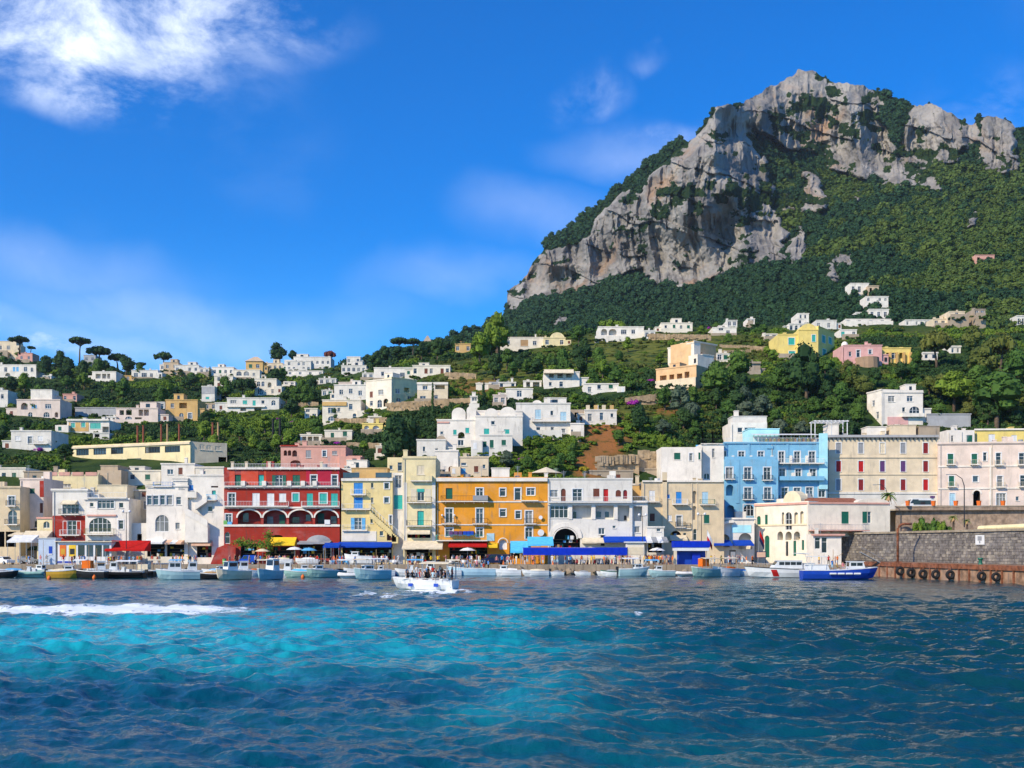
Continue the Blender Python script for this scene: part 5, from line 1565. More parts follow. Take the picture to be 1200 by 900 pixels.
f.balcony(H1, 195, 285, 700, .8, 'white')
f = hh('small orange and white house with teal shutters, above the long yellow warehouse', H1, 393, 640, 562, 640, 'white', "416 578 440 605 s teal t\n476 576 500 602 s teal t\n528 578 590 612 s teal\n600 600 640 640 l")
for a, b in ((403, 414), (442, 474), (502, 520)): f.strip(H1, a, b, 575, 628, .06, PL['ochre'], 'orange_wall')
f.strip(H1, 403, 520, 607, 628, .05, PL['ochre'], 'orange_wall'); f.strip(H1, 393, 650, 556, 566, .5, PL['white'], 'eaves')
f = hh('beige villa with white loggias on the left slope, right of a grey terrace wall', H1, 680, 925, 490, 575, 'pinkwhite', "700 503 726 532 l\n738 503 772 532 l\n812 500 838 536 l\n842 500 872 536 l\n732 540 775 572 ag\n790 545 830 572 l", name='villa', cat='villa', depth=12)
f = hh('grey terrace retaining wall on the left slope beneath dark trees', H1, 440, 680, 487, 535, 'grey', name='retaining_wall', cat='wall', depth=2)
# long yellow warehouse
Yw0, Yw1 = 252, 240
f = bldg('warehouse', 'long pale yellow warehouse with a row of wide dark windows, above the harbour houses', 'warehouse', 85, Yw0, 223, Yw1, 519.5, 9, PL['pale'], pybase=552, foot=6)
f.wins(H1, """447 732 520 768 g nosill iron
548 728 622 764 g nosill iron
650 724 722 760 g nosill iron
850 718 938 754 g nosill iron
745 786 828 846 p grey""").wins(H2, "-28 718 38 752 g nosill iron\n66 713 155 750 g nosill iron").strip(H1, 425, 1115, 704, 716, .3, PL['sand'], 'eaves').done()
g2 = Face(f.root, 223.2, Yw1 + .3, 266, Yw1 + 4, 518.5, None, 6, PL['sand'], 'side_wall', z0=f.z0, foot=6)
g2.wins(H2, "270 705 300 735 s cream\n310 710 340 738 s cream\n360 715 395 740 s cream\n380 778 430 820 x").done()
pg = 'rusty brown posts standing behind the yellow warehouse'
ORD = ['leftmost', 'second from the left', 'third from the left', 'fourth from the left', 'fifth from the left', 'rightmost']
for i, (c, xx, y0, y1, cc, lb) in enumerate(((H1, 806, 598, 690, 'rust', 0), (H1, 840, 596, 690, 'rust', 0), (H1, 945, 590, 690, 'rust', 0), (H1, 981, 588, 688, 'tanw', 1), (H2, 150, 588, 690, 'rust', 0), (H2, 346, 580, 700, 'rust', 0), (H2, 378, 580, 700, 'tanw', 1), (H2, 465, 748, 810, 'rust', 2), (H2, 635, 700, 810, 'rust', 2), (H2, 700, 558, 805, 'black', 3), (H2, 740, 555, 805, 'black', 3))):
    px = cx(c, xx); Yp = 262; ww = .28 if cc != 'black' else .33
    zt_, zb_ = zw(cy(c, y0), Yp), zw(cy(c, y1), Yp) - 5
    mb = MB(); mb.tube([(0, 0, 0), (0, 0, zt_ - zb_)], [ww, ww * .85], 8); mb.tube([(0, 0, zt_ - zb_), (0, 0, zt_ - zb_ + .15)], [ww * 1.15, ww * 1.15], 8)
    o = mb.build('post', PT[cc], None, (xw(px, Yp), Yp, zb_))
    tag(o, {0: 'leftmost rust brown post behind the long yellow warehouse', 1: 'second rust brown post from the left behind the yellow warehouse', 2: 'third rust brown post from the left behind the yellow warehouse', 3: 'pale tan post between rust brown ones behind the warehouse', 4: 'fourth rust brown post from the left behind the yellow warehouse', 5: 'rust brown post at the right end of the yellow warehouse', 6: 'pale tan post at the right end of the yellow warehouse', 7: 'short rust brown post at the left end of the red building roof', 8: 'short rust brown post left of the tall black poles', 9: 'left one of two tall black poles above the red building roof', 10: 'right one of two tall black poles above the red building roof'}[i], 'post', [pg, 'pale tan posts behind the yellow warehouse', 'short rusty posts above the red building', 'tall black poles above the red building'][lb])
HBASE.append((88, 225, 553, 236)); HBASE.append((225, 268, 552, 238))
f = hh('ochre house with a recessed terrace, above the right end of the yellow warehouse', H2, 70, 258, 442, 560, 'ochre', "100 463 120 490 g\n150 460 195 492 l\n150 520 176 548 ag\n202 520 224 554 g t", depth=10)
hh('half grey half white cube house with a teal window, left of the round dark tree', H2, 282, 358, 362, 455, 'white2', "305 372 328 400 g\n305 425 326 450 s teal").strip(H2, 282, 358, 362, 408, .05, PL['grey'], 'grey_upper_wall')
hh('small beige stone hut below the half grey cube house', H2, 290, 375, 462, 500, 'tan', auto=(2, 1, ['g']))
f = hh('long low white villa with two teal shutters in the middle of the left hill', H2, 430, 735, 430, 515, 'white2', "450 444 486 464 g\n522 446 548 468 s teal\n580 446 598 480 s teal\n632 446 650 466 g\n690 446 715 476 ag\n508 488 542 508 l\n590 488 632 514 l", name='villa', cat='villa', depth=10)
f.strip(H2, 425, 655, 478, 486, .6, PL['white'], 'terrace_edge')
# skyline cluster
hh('brownish low house on the skyline beside the wide dark tree', H2, 60, 145, 222, 268, 'tan', auto=(2, 1, ['g']))
hh('white house with small windows on the skyline, left of the tan tower house', H2, 122, 265, 238, 285, 'white2', auto=(4, 1, ['g', '-', 'g']))
hh('low grey white house on the skyline beside a cypress shaped tree', H2, 266, 330, 255, 290, 'white2', auto=(2, 1, ['g']))
hh('white skyline house with green shutters under the tan tower house', H2, 342, 470, 250, 300, 'white', auto=(4, 1, ['g', 's green', 'g']))
hh('cream house with plain walls at the left foot of the skyline cluster', H2, 355, 465, 302, 370, 'warm', auto=(2, 2, ['g', '-', 's brown']))
f = hh('cream house with two large arched windows in the skyline cluster', H2, 468, 622, 266, 322, 'warm', "485 276 516 302 ag\n528 276 560 302 ag\n580 285 596 302 g")
f = hh('tan tower house with a pyramid roof, highest of the skyline cluster', H2, 540, 640, 216, 275, 'ochre', "558 234 578 256 s green\n600 234 620 256 g", name='tower_house')
mb = MB(); r_ = f.zt - .1; D = f.depth; mb.loft([[(-.5, -.5, r_), (f.L + .5, -.5, r_), (f.L + .5, D + .5, r_), (-.5, D + .5, r_)], [(f.L * .4, D * .4, r_ + 3), (f.L * .6, D * .4, r_ + 3), (f.L * .6, D * .6, r_ + 3), (f.L * .4, D * .6, r_ + 3)]]); f.part('tiled_roof', mb.mesh('tiled_roof', PL['tan']))
hh('beige flat house with a row of windows, right of the tan tower house', H2, 640, 756, 226, 272, 'sand', auto=(4, 1, ['g']))
f = hh('cream house with tall arched windows, lowest of the skyline cluster', H2, 592, 720, 318, 418, 'warm', "605 335 625 365 ag\n632 335 650 365 ag\n610 375 642 412 ag teal\n668 340 690 370 al\n690 380 710 405 g")
f = hh('white house with round vaults below the long white skyline building', H2, 780, 922, 216, 272, 'white2', auto=(5, 2, ['g', '-', 'ag']))
f = hh('long white building with a pale gabled roof, right end of the skyline cluster', H2, 820, 1038, 190, 250, 'white2', auto=(7, 1, ['ag']), depth=12)
f = hh('low white wall like house with small dark openings under the vaulted skyline house', H2, 785, 992, 272, 306, 'white', auto=(7, 1, ['g', '-']))
f = hh('white flat roofed house half hidden by bushes on the right of the skyline', H2, 968, 1070, 316, 352, 'white2', auto=(3, 1, ['g']))
hh('small white house on the skyline beneath the reddish pine', H3, 118, 190, 260, 300, 'white', auto=(3, 1, ['g', '-']))
hh('long white house on the skyline below the small white one', H3, 90, 222, 306, 348, 'white2', auto=(5, 1, ['g']))
hh('small grey white house under the skyline, left of the white terraces', H3, 200, 262, 346, 382, 'white2', auto=(2, 1, ['g']))
# middle cluster
f = hh('stepped white house with a rounded front at the left of the middle cluster', H3, 52, 226, 408, 505, 'white', "80 435 100 460 g\n130 430 150 455 g\n180 440 200 465 g\n100 470 125 498 ag", depth=11)
f = hh('cream and white house with an arched door, lowest of the left middle cluster', H3, -10, 192, 488, 605, 'warm', "20 530 60 560 g\n70 530 85 552 g\n20 575 60 600 ag\n130 510 150 540 g\n150 560 170 600 ag", depth=10)
f.strip(H3, -10, 118, 500, 520, .3, PL['ochre'], 'terrace_parapet')
f = hh('wide white house with parapets, at the top of the middle cluster', H3, 262, 466, 318, 388, 'white', "300 340 316 362 g\n350 345 366 366 g\n400 345 440 368 g", depth=11)
f = hh('row of low white houses right of the wide parapet house', H3, 466, 664, 306, 362, 'warm', auto=(7, 1, ['g', '-', 's brown']))
f = hh('large cream house with arches and a stone terrace, in the middle cluster', H3, 220, 355, 382, 545, 'warm', "240 445 256 476 s brown\n285 435 312 462 g\n280 488 304 530 ag\n312 482 338 524 ax\n240 495 256 520 g", dY=-4, depth=10)
g2 = Face(f.root, cx(H3, 355.5), f.A.y - 3.8, cx(H3, 488), f.A.y + 2, cy(H3, 376), None, 8, PL['pale'], 'right_wall', z0=f.z0, foot=5)
g2.wins(H3, "375 430 400 455 g\n420 425 450 450 l\n380 478 405 500 ag\n440 470 470 500 g").done((.2, .14, PL['pale']))
f = hh('white and beige cube house with a dark roof terrace, right of the large cream house', H3, 490, 652, 398, 502, 'sand', "505 468 536 492 g\n580 464 600 490 g\n520 415 545 435 g\n585 412 635 432 l")
f.strip(H3, 488, 654, 396, 408, .25, PL['white'], 'parapet')
for a, b in ((490, 518), (547, 583)): f.strip(H3, a, b, 408, 438, .04, PL['white'], 'white_wall')
f = hh('small yellow house with two white arched windows, on the terraces below the cream house', H3, 200, 332, 612, 662, 'bright', "210 624 236 654 an white\n255 624 290 654 an white")
f = hh('cream house with green shutters at the left of the terraces, above the rose house', H3, 2, 146, 648, 705, 'warm', "34 662 52 688 s green\n98 655 120 680 s green")
f = hh('open cream terrace with slim columns beside the cream house with green shutters', H2, 860, 985, 645, 705, 'warm', "870 658 895 690 l\n902 658 930 690 l\n936 658 968 690 l")
f = hh('rose pink house with an arched loggia, behind the roof of the red building', H2, 745, 1125, 712, 845, 'rose', "762 738 782 770 al\n786 738 806 770 al\n812 738 840 775 al\n892 738 922 782 s grey\n990 740 1012 776 g t\n1046 742 1075 765 s grey\n800 796 862 830 al", yoff=-4, depth=10)
f.strip(H2, 745, 845, 708, 716, .2, PL['red'], 'eaves')
hh('little white hut on the terraces below the small yellow house', H3, 272, 318, 730, 790, 'warm', auto=(1, 1, ['s brown']))
# big white villa right of the middle
f = hh('large white villa with teal shutters and vaulted roofs, above the mustard building', H3, 595, 797, 592, 745, 'white', "680 646 698 672 s teal\n744 636 764 664 s teal\n705 658 740 692 al\n612 655 628 670 g\n705 700 735 730 g", depth=10, name='villa', cat='villa')
vault(f, H3, 672, 745, 528); vault(f, H3, 750, 800, 520); f.strip(H3, 595, 660, 604, 612, .15, PL['rose'], 'parapet_coping')
g2 = Face(f.root, cx(H3, 797), f.A.y - .6, cx(H3, 1046), f.A.y - .6, cy(H3, 572), None, 10, PL['white2'], 'middle_wall', z0=f.z0, foot=5)
g2.wins(H3, "842 640 870 670 s teal\n948 644 976 668 s teal\n880 600 900 620 g").done((.2, .12)); vault(g2, H3, 845, 915, 532); vault(g2, H3, 925, 1010, 524)
g4 = Face(f.root, cx(H3, 800), f.A.y + 5, cx(H3, 1046), f.A.y + 5, cy(H3, 545), None, 6, PL['white'], 'upper_wall', z0=f.z0, foot=5); g4.done((.2, .12))
f = hh('white cube house with four green shutters, in front of the large white villa', H3, 820, 992, 672, 768, 'white2', "820 712 834 742 s green\n838 708 856 738 s green\n873 700 893 742 s green\n935 700 958 728 s green", yoff=-2)
f = hh('two storey white block with a long balcony, right end of the large white villa', H4, 112, 398, 505, 672, 'white2', "212 540 242 590 s ltblue\n293 546 308 570 g\n345 552 376 600 s ltblue\n218 632 240 660 g\n294 632 311 668 g\n350 640 372 664 g", depth=11)
f.balcony(H4, 195, 398, 602, 1.0, 'white'); vault(f, H4, 195, 250, 500); f.strip(H4, 398, 400, 600, 668, .1)
hh('low white wing stepping down from the two storey white block', H4, 398, 470, 612, 680, 'white', "402 645 412 665 g")
f = hh('white vaulted house with a barrel roof just above the tall yellow house', H3, 488, 640, 697, 785, 'white2', "520 735 532 760 g\n585 745 600 760 g", yoff=-3, depth=8); vault(f, H3, 590, 640, 676, 'stone')
f = hh('tall white blank house with one arched brown door, behind the mustard building', H3, 585, 706, 754, 890, 'white', "655 838 682 886 ap brown\n600 855 640 880 g", yoff=-6, depth=8)
f = hh('worn beige white block with a blue window, behind the mustard roof', H3, 706, 866, 788, 892, 'sand', "722 850 745 878 s lblue\n790 838 812 870 s brown\n722 820 750 835 g\n835 830 850 850 g", yoff=-5, depth=8)
# right of the middle
f = hh('white house with a striped awning terrace, among dark trees right of the middle', H4, 258, 446, 340, 432, 'white', "285 350 310 372 l\n330 350 358 374 l\n375 350 405 372 l\n285 395 300 415 g\n340 392 360 420 g")
f.awning(H4, 258, 415, 328, 348, 1.6, 'cream', val=.15)
hh('low white shed with a plain wall above the big white villa', H4, 58, 200, 428, 480, 'white', auto=(3, 1, ['-', 'g', '-']))
hh('ruined beige stub walls with square posts, behind the big white villa', H4, 398, 470, 540, 600, 'stone', "420 555 440 580 x", cor=False)
hh('small white house with brown pillars on its terrace, beside the low white shed', H4, 150, 245, 388, 425, 'white', "165 395 185 420 l\n200 395 235 420 l")
f = hh('long white house under green trees, left of the purple bougainvillea hedge', H4, 470, 652, 402, 460, 'white', "490 420 510 448 g\n540 410 560 432 g\n600 405 622 428 s green")
f = hh('white house with two dark windows at the top of the bare orange slope', H4, 474, 642, 540, 615, 'white2', "490 562 512 602 g\n553 556 572 596 g\n610 560 625 580 g")
for k in range(4): f.strip(H4, 480 + k * 42, 500 + k * 42, 516, 542, .02, PL['ochre' if k % 2 else 'sand'], 'chimney')
f = hh('long pale house with a brown panel at the top of the middle woods', H4, 28, 256, 158, 228, 'warm', "135 172 175 205 s tanw\n60 175 80 195 g\n200 178 220 200 g", depth=10)
f = hh('cream vaulted house beside the long pale house at the top of the woods', H4, 256, 372, 160, 205, 'pale', auto=(3, 1, ['g', '-', 'g'])); vault(f, H4, 290, 368, 142, 'pale')
f = hh('white house with wide arches under a clipped round tree, at the forest edge', H4, 545, 785, 102, 170, 'white', "560 114 592 148 al\n600 114 642 148 al\n665 118 695 142 g\n720 118 740 140 g", depth=10)
hh('small white annexe right of the arched house at the forest edge', H4, 788, 845, 122, 165, 'white2', auto=(2, 1, ['g']))
f = hh('cream rectangular house with six windows at the foot of the dark forest', H5, 66, 232, 172, 222, 'warm', "85 185 98 200 g\n128 182 142 200 s green\n165 185 180 210 ag\n203 185 218 202 s green")
f = hh('white bungalow with a porch beside pink flowers at the forest edge', H5, 338, 464, 196, 242, 'white', "370 200 395 212 g\n410 212 430 232 g")
hh('tiny white house above the white bungalow at the forest edge', H5, 414, 468, 158, 192, 'white2', auto=(2, 1, ['g']))
# peach villa
f = hh('peach villa with a bright blank side and an orange terrace, above the purple hedge', H5, 102, 240, 290, 425, 'warm', "130 375 158 402 ag\n180 340 200 365 al\n205 338 222 362 al", dY=-9, depth=2.5, name='villa', cat='villa')  # paler plaster than the right wall: the sunlit look is put into the colour
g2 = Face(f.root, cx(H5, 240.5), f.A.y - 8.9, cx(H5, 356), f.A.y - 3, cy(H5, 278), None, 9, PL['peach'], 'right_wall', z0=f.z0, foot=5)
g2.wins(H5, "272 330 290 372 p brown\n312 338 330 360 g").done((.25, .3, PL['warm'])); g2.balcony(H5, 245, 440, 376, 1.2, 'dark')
f = hh('orange lower storey with arcades and a stone base, directly below the peach villa', H5, 40, 252, 405, 500, 'peach', "110 445 135 475 l\n150 440 178 470 l\n190 430 215 465 l\n60 450 95 480 l", dY=-7, yoff=-5, depth=8)
f.strip(H5, 38, 252, 470, 520, .4, PL['sand'], 'stone_base')
f = hh('small cream house with two windows, right of the peach villa', H5, 358, 436, 332, 380, 'warm', "364 340 386 368 g t\n396 342 416 365 s green")
f = hh('low glazed garden house below the small cream house', H5, 432, 590, 382, 442, 'stone', "446 390 482 420 g nosill\n488 390 530 418 g nosill"); f.strip(H5, 428, 600, 378, 388, .5, PL['stone'], 'flat_eaves')
# yellow villa
f = hh('bright yellow villa with aqua shutters and an arched porch, above the dark trees', H5, 684, 792, 232, 355, 'bright', "738 252 770 288 s teal t\n740 322 772 352 s teal t", name='villa', cat='villa', depth=12)
g2 = Face(f.root, cx(H5, 792), f.A.y - 1, cx(H5, 895), f.A.y - 1, cy(H5, 208), None, 11, PL['bright'], 'tower_wall', z0=f.z0, foot=5)
g2.wins(H5, "862 236 880 272 s teal t\n800 305 856 350 al").done((.2, .14, PL['bright'])); vault(g2, H5, 800, 890, 203, 'bright')
g3 = Face(f.root, cx(H5, 895.5), f.A.y - .8, cx(H5, 980), f.A.y + 9, cy(H5, 206), None, 6, PL['bright'], 'right_wall', z0=f.z0, foot=5)
g3.wins(H5, "915 240 932 278 s teal t\n950 250 966 284 s teal t\n918 312 936 345 s teal t").done((.2, .14, PL['bright']))
hh('white chapel like house with a rounded gable, right above the yellow villa', H5, 784, 846, 122, 172, 'white', "798 130 808 148 g\n822 130 832 148 g\n808 152 822 170 ag")
hh('white terraced house below the chapel like house', H5, 740, 846, 176, 216, 'white2', auto=(4, 1, ['g', 'ag']))
hh('white house with a railed terrace behind the yellow villa, among cypresses', H5, 884, 992, 158, 208, 'white2', auto=(4, 1, ['g', '-']))
f = hh('pink house with a small dome on a round brown stone base', H6, 106, 276, 466, 552, 'pink', "164 488 180 520 g t\n217 486 232 506 g t\n130 495 142 515 g", depth=10)
f.part('dome', (lambda mb: mb.ball((1.0, 2, f.zt + .2), 1.0, 1.0, 1.2, 0, 10, 6) or mb)(MB()).mesh('dome', PL['white']))
u0, _ = f.uv(cx(H6, 152), cy(H6, 530)); u1, zt_ = f.uv(cx(H6, 252), cy(H6, 528))
mb = MB(); rr = (u1 - u0) / 2; mb.loft([[(u0 + rr + rr * q * math.cos(6.283 * k / 14), -rr * .5 + rr * q * math.sin(6.283 * k / 14), z) for k in range(14)] for q, z in ((1.18, zt_ - 9), (1.05, zt_ - 4), (1.0, zt_))]); f.part('stone_base', mb.mesh('stone_base', PL['brown']))
f.strip(H6, 66, 108, 476, 552, -2, PL['pink'], 'side_wing')
f = hh('yellow house with a terrace of columns, right of the pink house', H6, 276, 402, 478, 548, 'bright', "290 500 312 525 l\n318 500 345 525 g\n352 500 380 525 l")
for k in range(4): f.strip(H6, 305 + k * 30, 313 + k * 30, 500, 560, .9, PL['ochre'], 'column')
f = hh('big white house with an arched terrace window and a pink base, right of the woods', H6, 275, 456, 672, 820, 'white', "303 690 332 716 g\n385 690 412 714 g\n396 736 442 776 ag\n330 802 352 815 g\n365 740 378 760 g", depth=10)
f.strip(H6, 275, 456, 665, 676, .2, PL['white'], 'parapet').strip(H6, 300, 390, 782, 822, .1, PL['pink'], 'pink_base'); f.balcony(H6, 360, 460, 780, .9, 'solidwhite', .7)
g2 = Face(f.root, cx(H6, 210), f.A.y + 6, cx(H6, 274.6), f.A.y - .2, cy(H6, 668), None, 8, PL['white'], 'left_wall', z0=f.z0, foot=5); g2.wins(H6, "232 710 244 735 g\n250 760 262 790 g").done((.2, .14))
f = hh('long grey concrete wall right of the big white house', H6, 474, 666, 768, 825, 'grey', name='retaining_wall', cat='wall', depth=2)
def mh(label, x0, x1, yt, yb, m, Ym, auto, **kw):
    """houses scattered on the lower mountain slope"""
    f = bldg('house', label, 'house', cx(H6, x0), Ym, cx(H6, x1), Ym, cy(H6, yt), 9, PL[m], z0=zw(cy(H6, yb), Ym), foot=10, parapet=.35)
    n, rr_, kinds = auto; w_ = (x1 - x0) / n; h_ = (yb - yt) / rr_; sp = ''
    for i in range(n):
        for j in range(rr_):
            kd = kinds[(i + j * n) % len(kinds)]
            if kd != '-': sp += f'{x0 + (i + .28) * w_} {yt + (j + .3) * h_} {x0 + (i + .72) * w_} {yt + (j + .85) * h_} {kd} nosill\n'
    f.wins(H6, sp).done((.3, .2, PL[m])); return f
def mY(x, y): return float(MNT(np.array([cx(H6, x)]), np.array([cy(H6, y)]))[0]) - 6
for lb, x0, x1, yt, yb, m, au in (
    ('highest white house in the mountain woods, below the pale crag', 136, 218, 194, 242, 'white', (3, 1, ['g', 'g', '-'])),
    ('tan stone house with a ruined look beside the highest white house', 215, 262, 205, 240, 'tan', (2, 1, ['x'])),
    ('white house with two arches, second from the top of the mountain hamlet', 204, 304, 252, 300, 'white', (4, 2, ['ag', '-', 'g'])),
    ('white house with a long terrace below the two arch house of the hamlet', 218, 306, 308, 350, 'white', (3, 1, ['g'])),
    ('low grey white house with dark openings on the left of the hamlet terrace', 160, 216, 322, 350, 'white2', (3, 1, ['g'])),
    ('stepped white house with many windows, right of the mountain hamlet', 378, 500, 355, 408, 'white', (6, 2, ['g', '-', 'g', 'ag'])),
    ('white house with aqua shutters, below left of the mountain hamlet', 90, 166, 392, 432, 'white', (3, 1, ['s teal', 's teal', '-'])),
    ('long white house at the left foot of the mountain hamlet', -10, 70, 358, 395, 'white2', (4, 1, ['g'])),
    ('pinkish ruined house alone in the woods on the upper right slope', 686, 770, 70, 106, 'rose', (3, 1, ['x', '-'])),
    ('white house half hidden by pines on the right hillside', 455, 520, 498, 530, 'white', (2, 1, ['g'])),
    ('white house behind pines at the right edge of the hillside', 868, 905, 336, 382, 'white2', (2, 1, ['g'])),
    ('small white house glimpsed between the big pines on the right', 575, 622, 470, 505, 'white', (2, 1, ['g']))):
    mh(lb, x0, x1, yt, yb, m, mY((x0 + x1) / 2, yb) if yb < 440 else hillY(cx(H6, (x0 + x1) / 2), cy(H6, yb)), au)

for lb, c, x0, x1, yt, yb, m, au in (
    ('tiny white house in the woods just below the left skyline', H1, 250, 300, 300, 322, 'white', (2, 1, ['g'])),
    ('terracotta coloured house among trees above the grey terrace wall', H1, 368, 450, 408, 455, 'rose', (3, 1, ['g', '-'])),
    ('small white house right of the beige villa with loggias', H1, 625, 680, 540, 578, 'white', (2, 1, ['al'])),
    ('grey stone hut with a dark door right of the orange and white house', H1, 545, 640, 635, 665, 'white2', (2, 1, ['x', '-'])),
    ('small ochre house beside the left skyline white house', H1, 690, 770, 300, 330, 'ochre', (2, 1, ['g'])),
    ('white garden house left of the ochre house with recessed terrace', H1, 905, 965, 455, 500, 'white2', (2, 1, ['g'])),
    ('small white house on the skyline directly under the lone spreading pine', H1, 935, 1000, 235, 268, 'white2', (2, 1, ['g'])),
    ('white cottage in the wood right of the tall arched cream house', H2, 760, 830, 335, 365, 'white', (2, 1, ['g'])),
    ('little white house among trees right of the long low white villa', H2, 985, 1050, 385, 420, 'white2', (2, 1, ['g', 's green'])),
    ('white house stepping down right of the long low white villa', H2, 885, 960, 492, 545, 'warm', (2, 2, ['g', '-', 'ag'])),
    ('tall white house with a square top, left of the rounded front house', H2, 1035, 1100, 405, 470, 'white', (2, 2, ['g'])),
    ('pinkish white house behind the stepped white house', H3, 75, 170, 395, 450, 'pinkwhite', (3, 1, ['g'])),
    ('white shed with dark door above the small yellow house', H3, 232, 300, 575, 605, 'warm', (2, 1, ['x', '-'])),
    ('tan house with a flat roof right of the small yellow house', H3, 330, 385, 622, 658, 'ochre', (1, 1, ['g'])),
    ('low white house on the terrace right of the white and beige cube house', H3, 800, 880, 400, 440, 'warm', (3, 1, ['-', 'g'])),
    ('greenish roofed house above the ragged conifer', H3, 870, 945, 395, 428, 'grey', (3, 1, ['g', '-'])),
    ('white house with pink parapet above the vaults of the large villa', H3, 890, 960, 462, 520, 'pinkwhite', (2, 1, ['g'])),
    ('square white tower house above the large white villa', H3, 770, 815, 468, 530, 'white', (1, 2, ['g'])),
    ('low white house with brown terrace left of the striped awning house', H4, 20, 110, 395, 425, 'white2', (3, 1, ['g', '-'])),
    ('cream wall house at the end of the terrace below the bungalow', H5, 610, 680, 230, 258, 'warm', (2, 1, ['g'])),
    ('small white house between the bungalow and the chapel like house', H5, 520, 560, 150, 175, 'white', (2, 1, ['g'])),
    ('white house right of the yellow villa with aqua shutters', H6, 92, 165, 398, 435, 'white', (3, 1, ['s teal', '-', 'g'])),
    ('long white terrace house below the mountain hamlet', H6, 115, 315, 352, 375, 'white', (8, 1, ['g', '-'])),
    ('tan terrace house right of the mountain hamlet', H6, 500, 560, 350, 385, 'sand', (2, 1, ['g'])),
    ('beige house on the road right of the tan terrace house', H6, 570, 640, 318, 345, 'sand', (3, 1, ['-', 'g'])),
    ('tan house at the end of the road on the right slope', H6, 680, 730, 308, 338, 'stone', (2, 1, ['g']))):
    hh(lb, c, x0, x1, yt, yb, m, auto=au, depth=7)

# grey bell tower on the skyline
Yt = 640
rt = thing('bell_tower', 'slim grey stone tower among dark pines on the skyline', 'tower', (xw(cx(H3, 545), Yt), Yt, zw(cy(H3, 250), Yt)))
hgt_ = zw(cy(H3, 185), Yt) - zw(cy(H3, 250), Yt); wd = 18 * .2222 * Yt / F
mb = MB(); mb.box(-wd, wd, -wd, wd, -12, hgt_); mb.box(-wd - .4, wd + .4, -wd - .4, wd + .4, hgt_ * .62, hgt_ * .68); mb.build('shaft', PL['grey'], rt)
mb = MB(); mb.loft([[(-wd - .5, -wd - .5, hgt_), (wd + .5, -wd - .5, hgt_), (wd + .5, wd + .5, hgt_), (-wd - .5, wd + .5, hgt_)], [(-.3, -.3, hgt_ + 4), (.3, -.3, hgt_ + 4), (.3, .3, hgt_ + 4), (-.3, .3, hgt_ + 4)]]); mb.build('roof', PL['stone'], rt)
mb = MB(); mb.box(-wd * .35, wd * .35, -wd - .06, -wd - .002, hgt_ * .72, hgt_ * .92); mb.build('belfry_opening', DARK, rt)
hh('ochre flat roofed house under the dark pines on the middle skyline', H3, 690, 772, 192, 238, 'ochre', auto=(3, 1, ['g', '-']))

# dry stone terrace walls
TW = mat('terrace_stone', (.40, .29, .17), .95, .35, .9, .6, .8, bscale=4)
for lb, c, x0, x1, y0, y1, yb0, yb1 in (
    ('pale dry stone terrace wall across the slope right of the forest edge houses', H5, 0, 330, 232, 238, 264, 270),
    ('long tan terrace wall below the white bungalow', H5, 370, 640, 322, 312, 334, 324),
    ('upper tan terrace wall above the garden house', H5, 380, 620, 290, 300, 312, 318),
    ('stone terrace wall holding the cream house with arches', H3, 330, 770, 508, 480, 548, 520),
    ('stone terrace wall behind the row of low white houses', H3, 640, 800, 345, 352, 372, 378),
    ('grey brown terrace wall above the rose pink house', H3, 60, 330, 590, 585, 612, 606),
    ('tan terrace wall with bushes below the tiny yellow house', H3, 120, 330, 715, 722, 738, 745),
    ('stone terrace wall above the long low white villa', H2, 735, 960, 472, 455, 500, 482),
    ('broken stone wall at the bottom of the orange slope', H4, 540, 760, 790, 780, 880, 880),
    ('brown ruined wall beside the long low white house', H4, 760, 880, 755, 770, 860, 880),
    ('stone wall under the purple hedge', H4, 700, 1000, 478, 440, 515, 500)):
    pa, pb = cx(c, x0), cx(c, x1)
    Ya, Yb = hillY(pa, cy(c, yb0)), hillY(pb, cy(c, yb1))
    n = max(3, int((pb - pa) / 5)); rt = thing('terrace_wall', lb, 'wall', (xw((pa + pb) / 2, (Ya + Yb) / 2), (Ya + Yb) / 2, zw(cy(c, yb0), Ya)))
    mb = MB(); rq = random.Random(len(lb)); L0 = rt.location
    prev = None
    for k in range(n + 1):
        q = k / n; px = pa + (pb - pa) * q; yy = hillY(px, cy(c, yb0 + (yb1 - yb0) * q)) + rq.uniform(-.3, .3)
        top = Vector((xw(px, yy), yy, zw(cy(c, y0 + (y1 - y0) * q), yy) + rq.uniform(-.25, .25))) - L0
        bot = zw(cy(c, yb0 + (yb1 - yb0) * q), yy) - 3 - L0.z
        ring = [(top.x, top.y, bot), (top.x, top.y, top.z), (top.x, top.y + .8, top.z), (top.x, top.y + .8, bot)]
        if prev: mb.loft([prev, ring])
        prev = ring
    mb.build('stonework', TW, rt)
    mb = MB()
    for k in range(n * 2):
        q = (k + rq.random() * .7) / (n * 2); px = pa + (pb - pa) * q; yy = hillY(px, cy(c, yb0 + (yb1 - yb0) * q))
        zt_ = zw(cy(c, y0 + (y1 - y0) * q), yy) - L0.z; s_ = rq.uniform(.35, .7)
        mb.box(xw(px, yy) - L0.x - s_, xw(px, yy) - L0.x + s_, yy - L0.y - .28, yy - L0.y + .1, zt_ - rq.uniform(.8, 2.0), zt_ + rq.uniform(-.1, .25))
    o = mb.build('wall_stones', TW, rt); o['kind'] = 'stuff'
